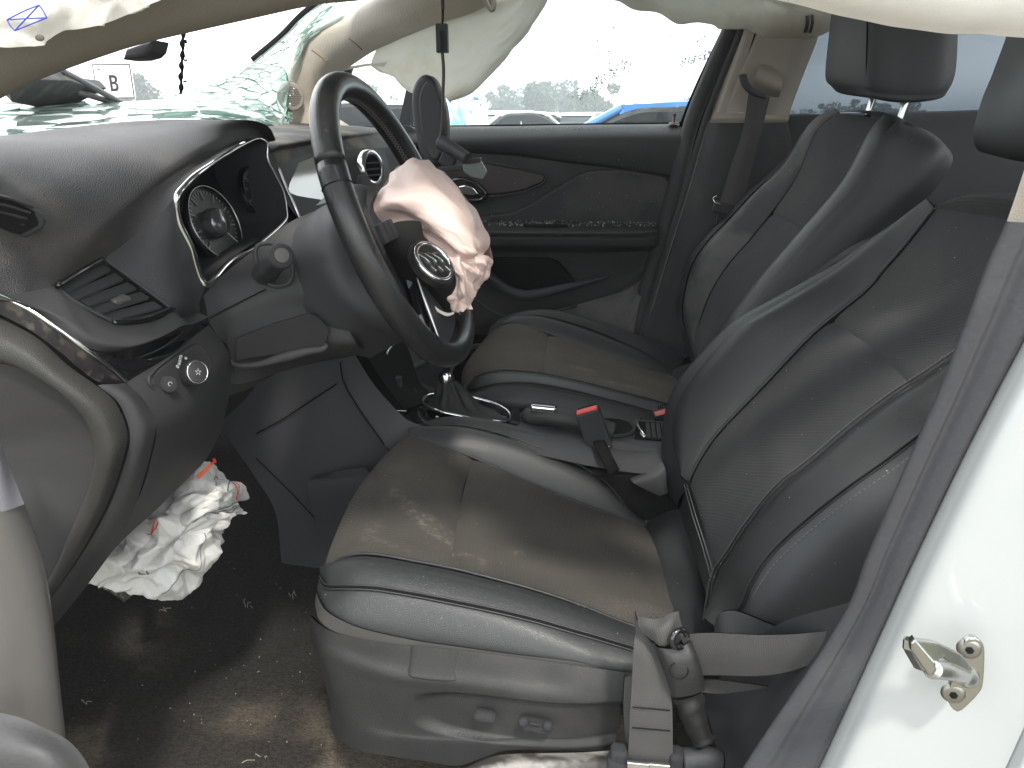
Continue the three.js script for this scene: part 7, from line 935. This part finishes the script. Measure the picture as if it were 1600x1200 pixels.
{
  const t = thing('curtain_airbag', 'torn cream cloth hanging like a sail over the front of the passenger window', 'airbag', Z(720, 70, -1.1));
  part('cloth', loft([[[700, -90, -1.13], [640, -20, -1.12], [600, 60, -1.115], [584, 98, -1.11], [596, 104, -1.11]], [[760, -90, -1.12], [720, -10, -1.1], [680, 70, -1.09], [645, 130, -1.09], [637, 135, -1.09]], [[820, -90, -1.11], [790, -10, -1.085], [750, 70, -1.075], [712, 130, -1.07], [690, 152, -1.07]], [[870, -90, -1.11], [848, -10, -1.09], [815, 45, -1.08], [775, 95, -1.075], [735, 138, -1.07], [702, 154, -1.07]], [[890, -90, -1.13], [862, -16, -1.12], [836, 28, -1.11], [806, 60, -1.105], [775, 98, -1.1], [748, 129, -1.095], [722, 145, -1.09], [700, 154, -1.085]]], 80, 70, { face: W(0, 0, 1), relief: (u, v) => 0.009 * Math.sin(v * 9 + u * 2) * (0.3 + u) + 0.006 * ridged(u, v * 1.5, 2.2, 23) }), M.clothFar, t);
  part('tether', loft([[[534, 107, -1.1], [556, 102, -1.1], [578, 99, -1.1], [604, 97, -1.1]], [[534, 111, -1.1], [556, 107, -1.1], [578, 103, -1.1], [600, 104, -1.1]]], 20, 4, { shell: 0.002 }), M.clothFar, t);
}
// ---------------------------------------------------------------- shattered windshield
{
  const t = thing('windshield', 'shattered green tinted windshield caved in over the dashboard and far pillar', 'windshield', W(-0.8, 1.2, -0.4));
  const gm = mat({ color: lin3(0.68, 0.79, 0.745), roughness: 0.08, transmission: 0.82, thickness: 0, ior: 1.5 }), gm2 = mat({ color: lin3(0.75, 0.88, 0.83), roughness: 0.35, transmission: 0.7, thickness: 0, ior: 1.5 }), edge = mat({ color: lin3(0.22, 0.36, 0.31), roughness: 0.25, transmission: 0.15, thickness: 0 }), frost = mat({ color: lin3(0.72, 0.82, 0.78), roughness: 0.6, transmission: 0.35, thickness: 0 });
  const shards = (grid, n, seed, skew = 1, tilt = 0.2) => {
    const r = rng(seed), P = (u, v) => along(grid.map((row) => along(row.map(pt), u)), v), pts = []; for (let i = 0; i < n; i++) pts.push([Math.pow(r(), skew), r()]);
    const tri = [], rimT = [];
    pts.forEach((s, i) => {
      let poly = [[0, 0], [1, 0], [1, 1], [0, 1]];
      pts.forEach((q, j) => { if (i === j) return; const mx = (s[0] + q[0]) / 2, my = (s[1] + q[1]) / 2, dx = q[0] - s[0], dy = q[1] - s[1], out = []; const f = (p) => (p[0] - mx) * dx + (p[1] - my) * dy; for (let k = 0; k < poly.length; k++) { const a = poly[k], b = poly[(k + 1) % poly.length], fa = f(a), fb = f(b); if (fa <= 0) out.push(a); if ((fa < 0 && fb > 0) || (fa > 0 && fb < 0)) { const tt = fa / (fa - fb); out.push([a[0] + (b[0] - a[0]) * tt, a[1] + (b[1] - a[1]) * tt]); } } poly = out; });
      if (poly.length < 3) return;
      const c = [0, 0]; poly.forEach((p) => { c[0] += p[0] / poly.length; c[1] += p[1] / poly.length; });
      const Q = poly.map((p) => P(mix(p[0], c[0], 0.02), mix(p[1], c[1], 0.02))), cc = W(0, 0, 0); Q.forEach((p) => cc.add(p)); cc.divideScalar(Q.length);
      const nn = Q[1].clone().sub(Q[0]).cross(Q[2].clone().sub(Q[0])).normalize(); if (!isFinite(nn.x) || nn.length() < 0.5) return; if (nn.dot(CAM.clone().sub(cc)) < 0) nn.negate();
      const tl = W(r() - 0.5, r() - 0.5, r() - 0.5).multiplyScalar(tilt); Q.forEach((p) => p.addScaledVector(nn, p.clone().sub(cc).dot(tl)));
      const pos = [], id = [], h = 0.0045, m = Q.length; Q.forEach((p) => pos.push(p.x, p.y, p.z)); Q.forEach((p) => { const b = p.clone().addScaledVector(nn, -h); pos.push(b.x, b.y, b.z); });
      for (let k = 1; k < m - 1; k++) { id.push(0, k, k + 1); }
      const g = new THREE.BufferGeometry(); g.setAttribute('position', new THREE.Float32BufferAttribute(pos, 3)); g.setIndex(id); const flat = g.toNonIndexed(); flat.computeVertexNormals(); part('glass_shard', flat, r() < 0.25 ? gm2 : gm, t);
      for (let k = 0; k < m; k++) { const a = Q[k], b = Q[(k + 1) % m], a2 = a.clone().addScaledVector(nn, -h), b2 = b.clone().addScaledVector(nn, -h); rimT.push(a.x, a.y, a.z, b.x, b.y, b.z, b2.x, b2.y, b2.z, a.x, a.y, a.z, b2.x, b2.y, b2.z, a2.x, a2.y, a2.z); }
    });
    const e = new THREE.BufferGeometry(); e.setAttribute('position', new THREE.Float32BufferAttribute(rimT, 3)); e.computeVertexNormals(); part('cracks', e, edge, t, { kind: 'stuff' });
  };
  // sheet lying over the dashboard, rising sheet, and the crazed strip along the pillar
  shards([[[-60, 166, -0.25], [80, 160, -0.4], [200, 159, -0.6], [330, 148, -0.75], [400, 150, -0.85]], [[-60, 195, 0.05], [80, 188, -0.15], [200, 180, -0.4], [330, 172, -0.62], [430, 178, -0.8]], [[-60, 226, 0.24], [80, 220, 0.12], [200, 206, 0.0], [330, 195, -0.25], [445, 214, -0.7]]], 95, 5, 1, 0.06);
  shards([[[250, 150, -0.72], [310, 137, -0.8], [372, 116, -0.88], [395, 97, -0.92]], [[290, 165, -0.68], [350, 155, -0.78], [405, 140, -0.87], [445, 108, -0.95]], [[340, 182, -0.6], [400, 176, -0.72], [435, 175, -0.85], [452, 150, -0.97]], [[380, 192, -0.55], [425, 195, -0.68], [448, 200, -0.82], [447, 188, -0.97]]], 100, 6);
  shards([[[372, 116, -0.9], [395, 97, -0.93], [440, 60, -0.97], [478, 22, -1.0], [530, -14, -1.03]], [[410, 120, -0.92], [428, 102, -0.94], [455, 72, -0.97], [488, 38, -1.0], [540, 4, -1.03]], [[446, 132, -0.955], [452, 115, -0.96], [468, 88, -0.975], [484, 60, -1.0], [535, 28, -1.03]]], 95, 9);
  const r = rng(31), bits = []; for (let i = 0; i < 260; i++) { const p = r() < 0.5 ? Z(400 + 60 * r(), 170 + 45 * r(), -0.7 - 0.2 * r()) : Z(380 + 80 * r(), 120 + 80 * r(), -0.85 - 0.1 * r()); const g = new THREE.TetrahedronGeometry(0.001 + 0.003 * r() * r()); g.rotateX(r() * 6); g.rotateY(r() * 6); g.translate(p.x, p.y, p.z); bits.push(g); }
  part('glass_bits', bits, frost, t, { kind: 'stuff' });
  part('pillar_edge', tube([[395, 94, -0.95], [440, 56, -1.0], [478, 18, -1.03], [540, -24, -1.07]], 0.008), M.black, t);
  const st = thing('torn_moulding', 'thin torn black moulding hanging down in the open windshield gap', 'moulding', Z(284, 100, -0.3));
  const q = rng(9); part('strip', tube([...Array(12).keys()].map((i) => [286 - i * 0.35 + (q() - 0.5) * 2.4, 48 + i * 9, -0.3]), (s) => 0.0032 + 0.0012 * Math.sin(s * 37), { n: 60 }), M.black, st);
  part('torn_bit', [rbox([288, 65, -0.298], W(1, 0, 0), UPV, 0.008, 0.006, 0.004, 0.001), rbox([290, 94, -0.298], W(1, 0, 0), UPV, 0.006, 0.003, 0.003, 0.001), rbox([289, 127, -0.298], W(1, 0, 0), UPV, 0.006, 0.003, 0.003, 0.001)], M.black, st);
}
// ---------------------------------------------------------------- grass blades and lint on the carpet
{
  const r = rng(77), gs = []; const spot = [[465, 865, 22, 16], [458, 935, 10, 8], [390, 950, 16, 4], [410, 1185, 24, 6], [260, 955, 8, 3], [135, 1100, 6, 5]];
  for (const [x, y, w, h] of spot) for (let k = 0; k < 3; k++) { const a = Y(x + (r() - 0.5) * w, y + (r() - 0.5) * h, 0.40), b = a.clone().add(W((r() - 0.5) * 0.03, 0.006, (r() - 0.5) * 0.03)), m = a.clone().lerp(b, 0.5).add(W(0, 0.006, 0.004)); gs.push(tube([a, m, b], 0.0006, { n: 6, sides: 5 })); }
  for (let i = 0; i < 70; i++) { const p = Y(110 + 400 * r(), 860 + 330 * r(), 0.392); if (p.z > 0.4) continue; const s = 0.0008 + 0.0014 * r() * r(); gs.push(new THREE.TetrahedronGeometry(s).translate(p.x, p.y, p.z)); }
  const m = part('grass_and_lint', gs, mat({ color: lin3(0.28, 0.255, 0.185), roughness: 0.9 }), scene); m.userData.kind = 'stuff'; m.userData.label = 'dry grass blades and pale lint scattered on the dark driver carpet'; m.userData.category = 'debris';
}

{ // specks of glass and grit on the seats
  const r = rng(123), gs = [];
  for (const seat of scene.children.filter((o) => o.name.startsWith('bucket_seat'))) for (const m of seat.children) { const P = m.geometry.userData.P; if (!P || !/cushion|bolster|backrest|panel|roll/.test(m.name)) continue;
    const n = Math.round(P.length * P[0].length / 60); for (let i = 0; i < n; i++) { const p = P[Math.floor(r() * P.length)][Math.floor(r() * P[0].length)]; const s = 0.0005 + 0.0009 * r() * r() * r(); gs.push(new THREE.TetrahedronGeometry(s).rotateX(r() * 6).translate(p.x + (r() - 0.5) * 0.008, p.y + 0.0003, p.z + (r() - 0.5) * 0.008)); } }
  const m = part('seat_grit', gs, mat({ color: lin3(0.5, 0.5, 0.47), roughness: 0.5 }), scene); m.userData.kind = 'stuff'; m.userData.label = 'tiny specks of glass and grit scattered over both front seats'; m.userData.category = 'grit';
}
const renderer = new THREE.WebGLRenderer({ antialias: true });
renderer.setSize(1024, 768); renderer.toneMapping = THREE.LinearToneMapping; renderer.toneMappingExposure = EXPOSURE;
renderer.shadowMap.enabled = true; renderer.shadowMap.type = THREE.PCFSoftShadowMap;
renderer.render(scene, camera);
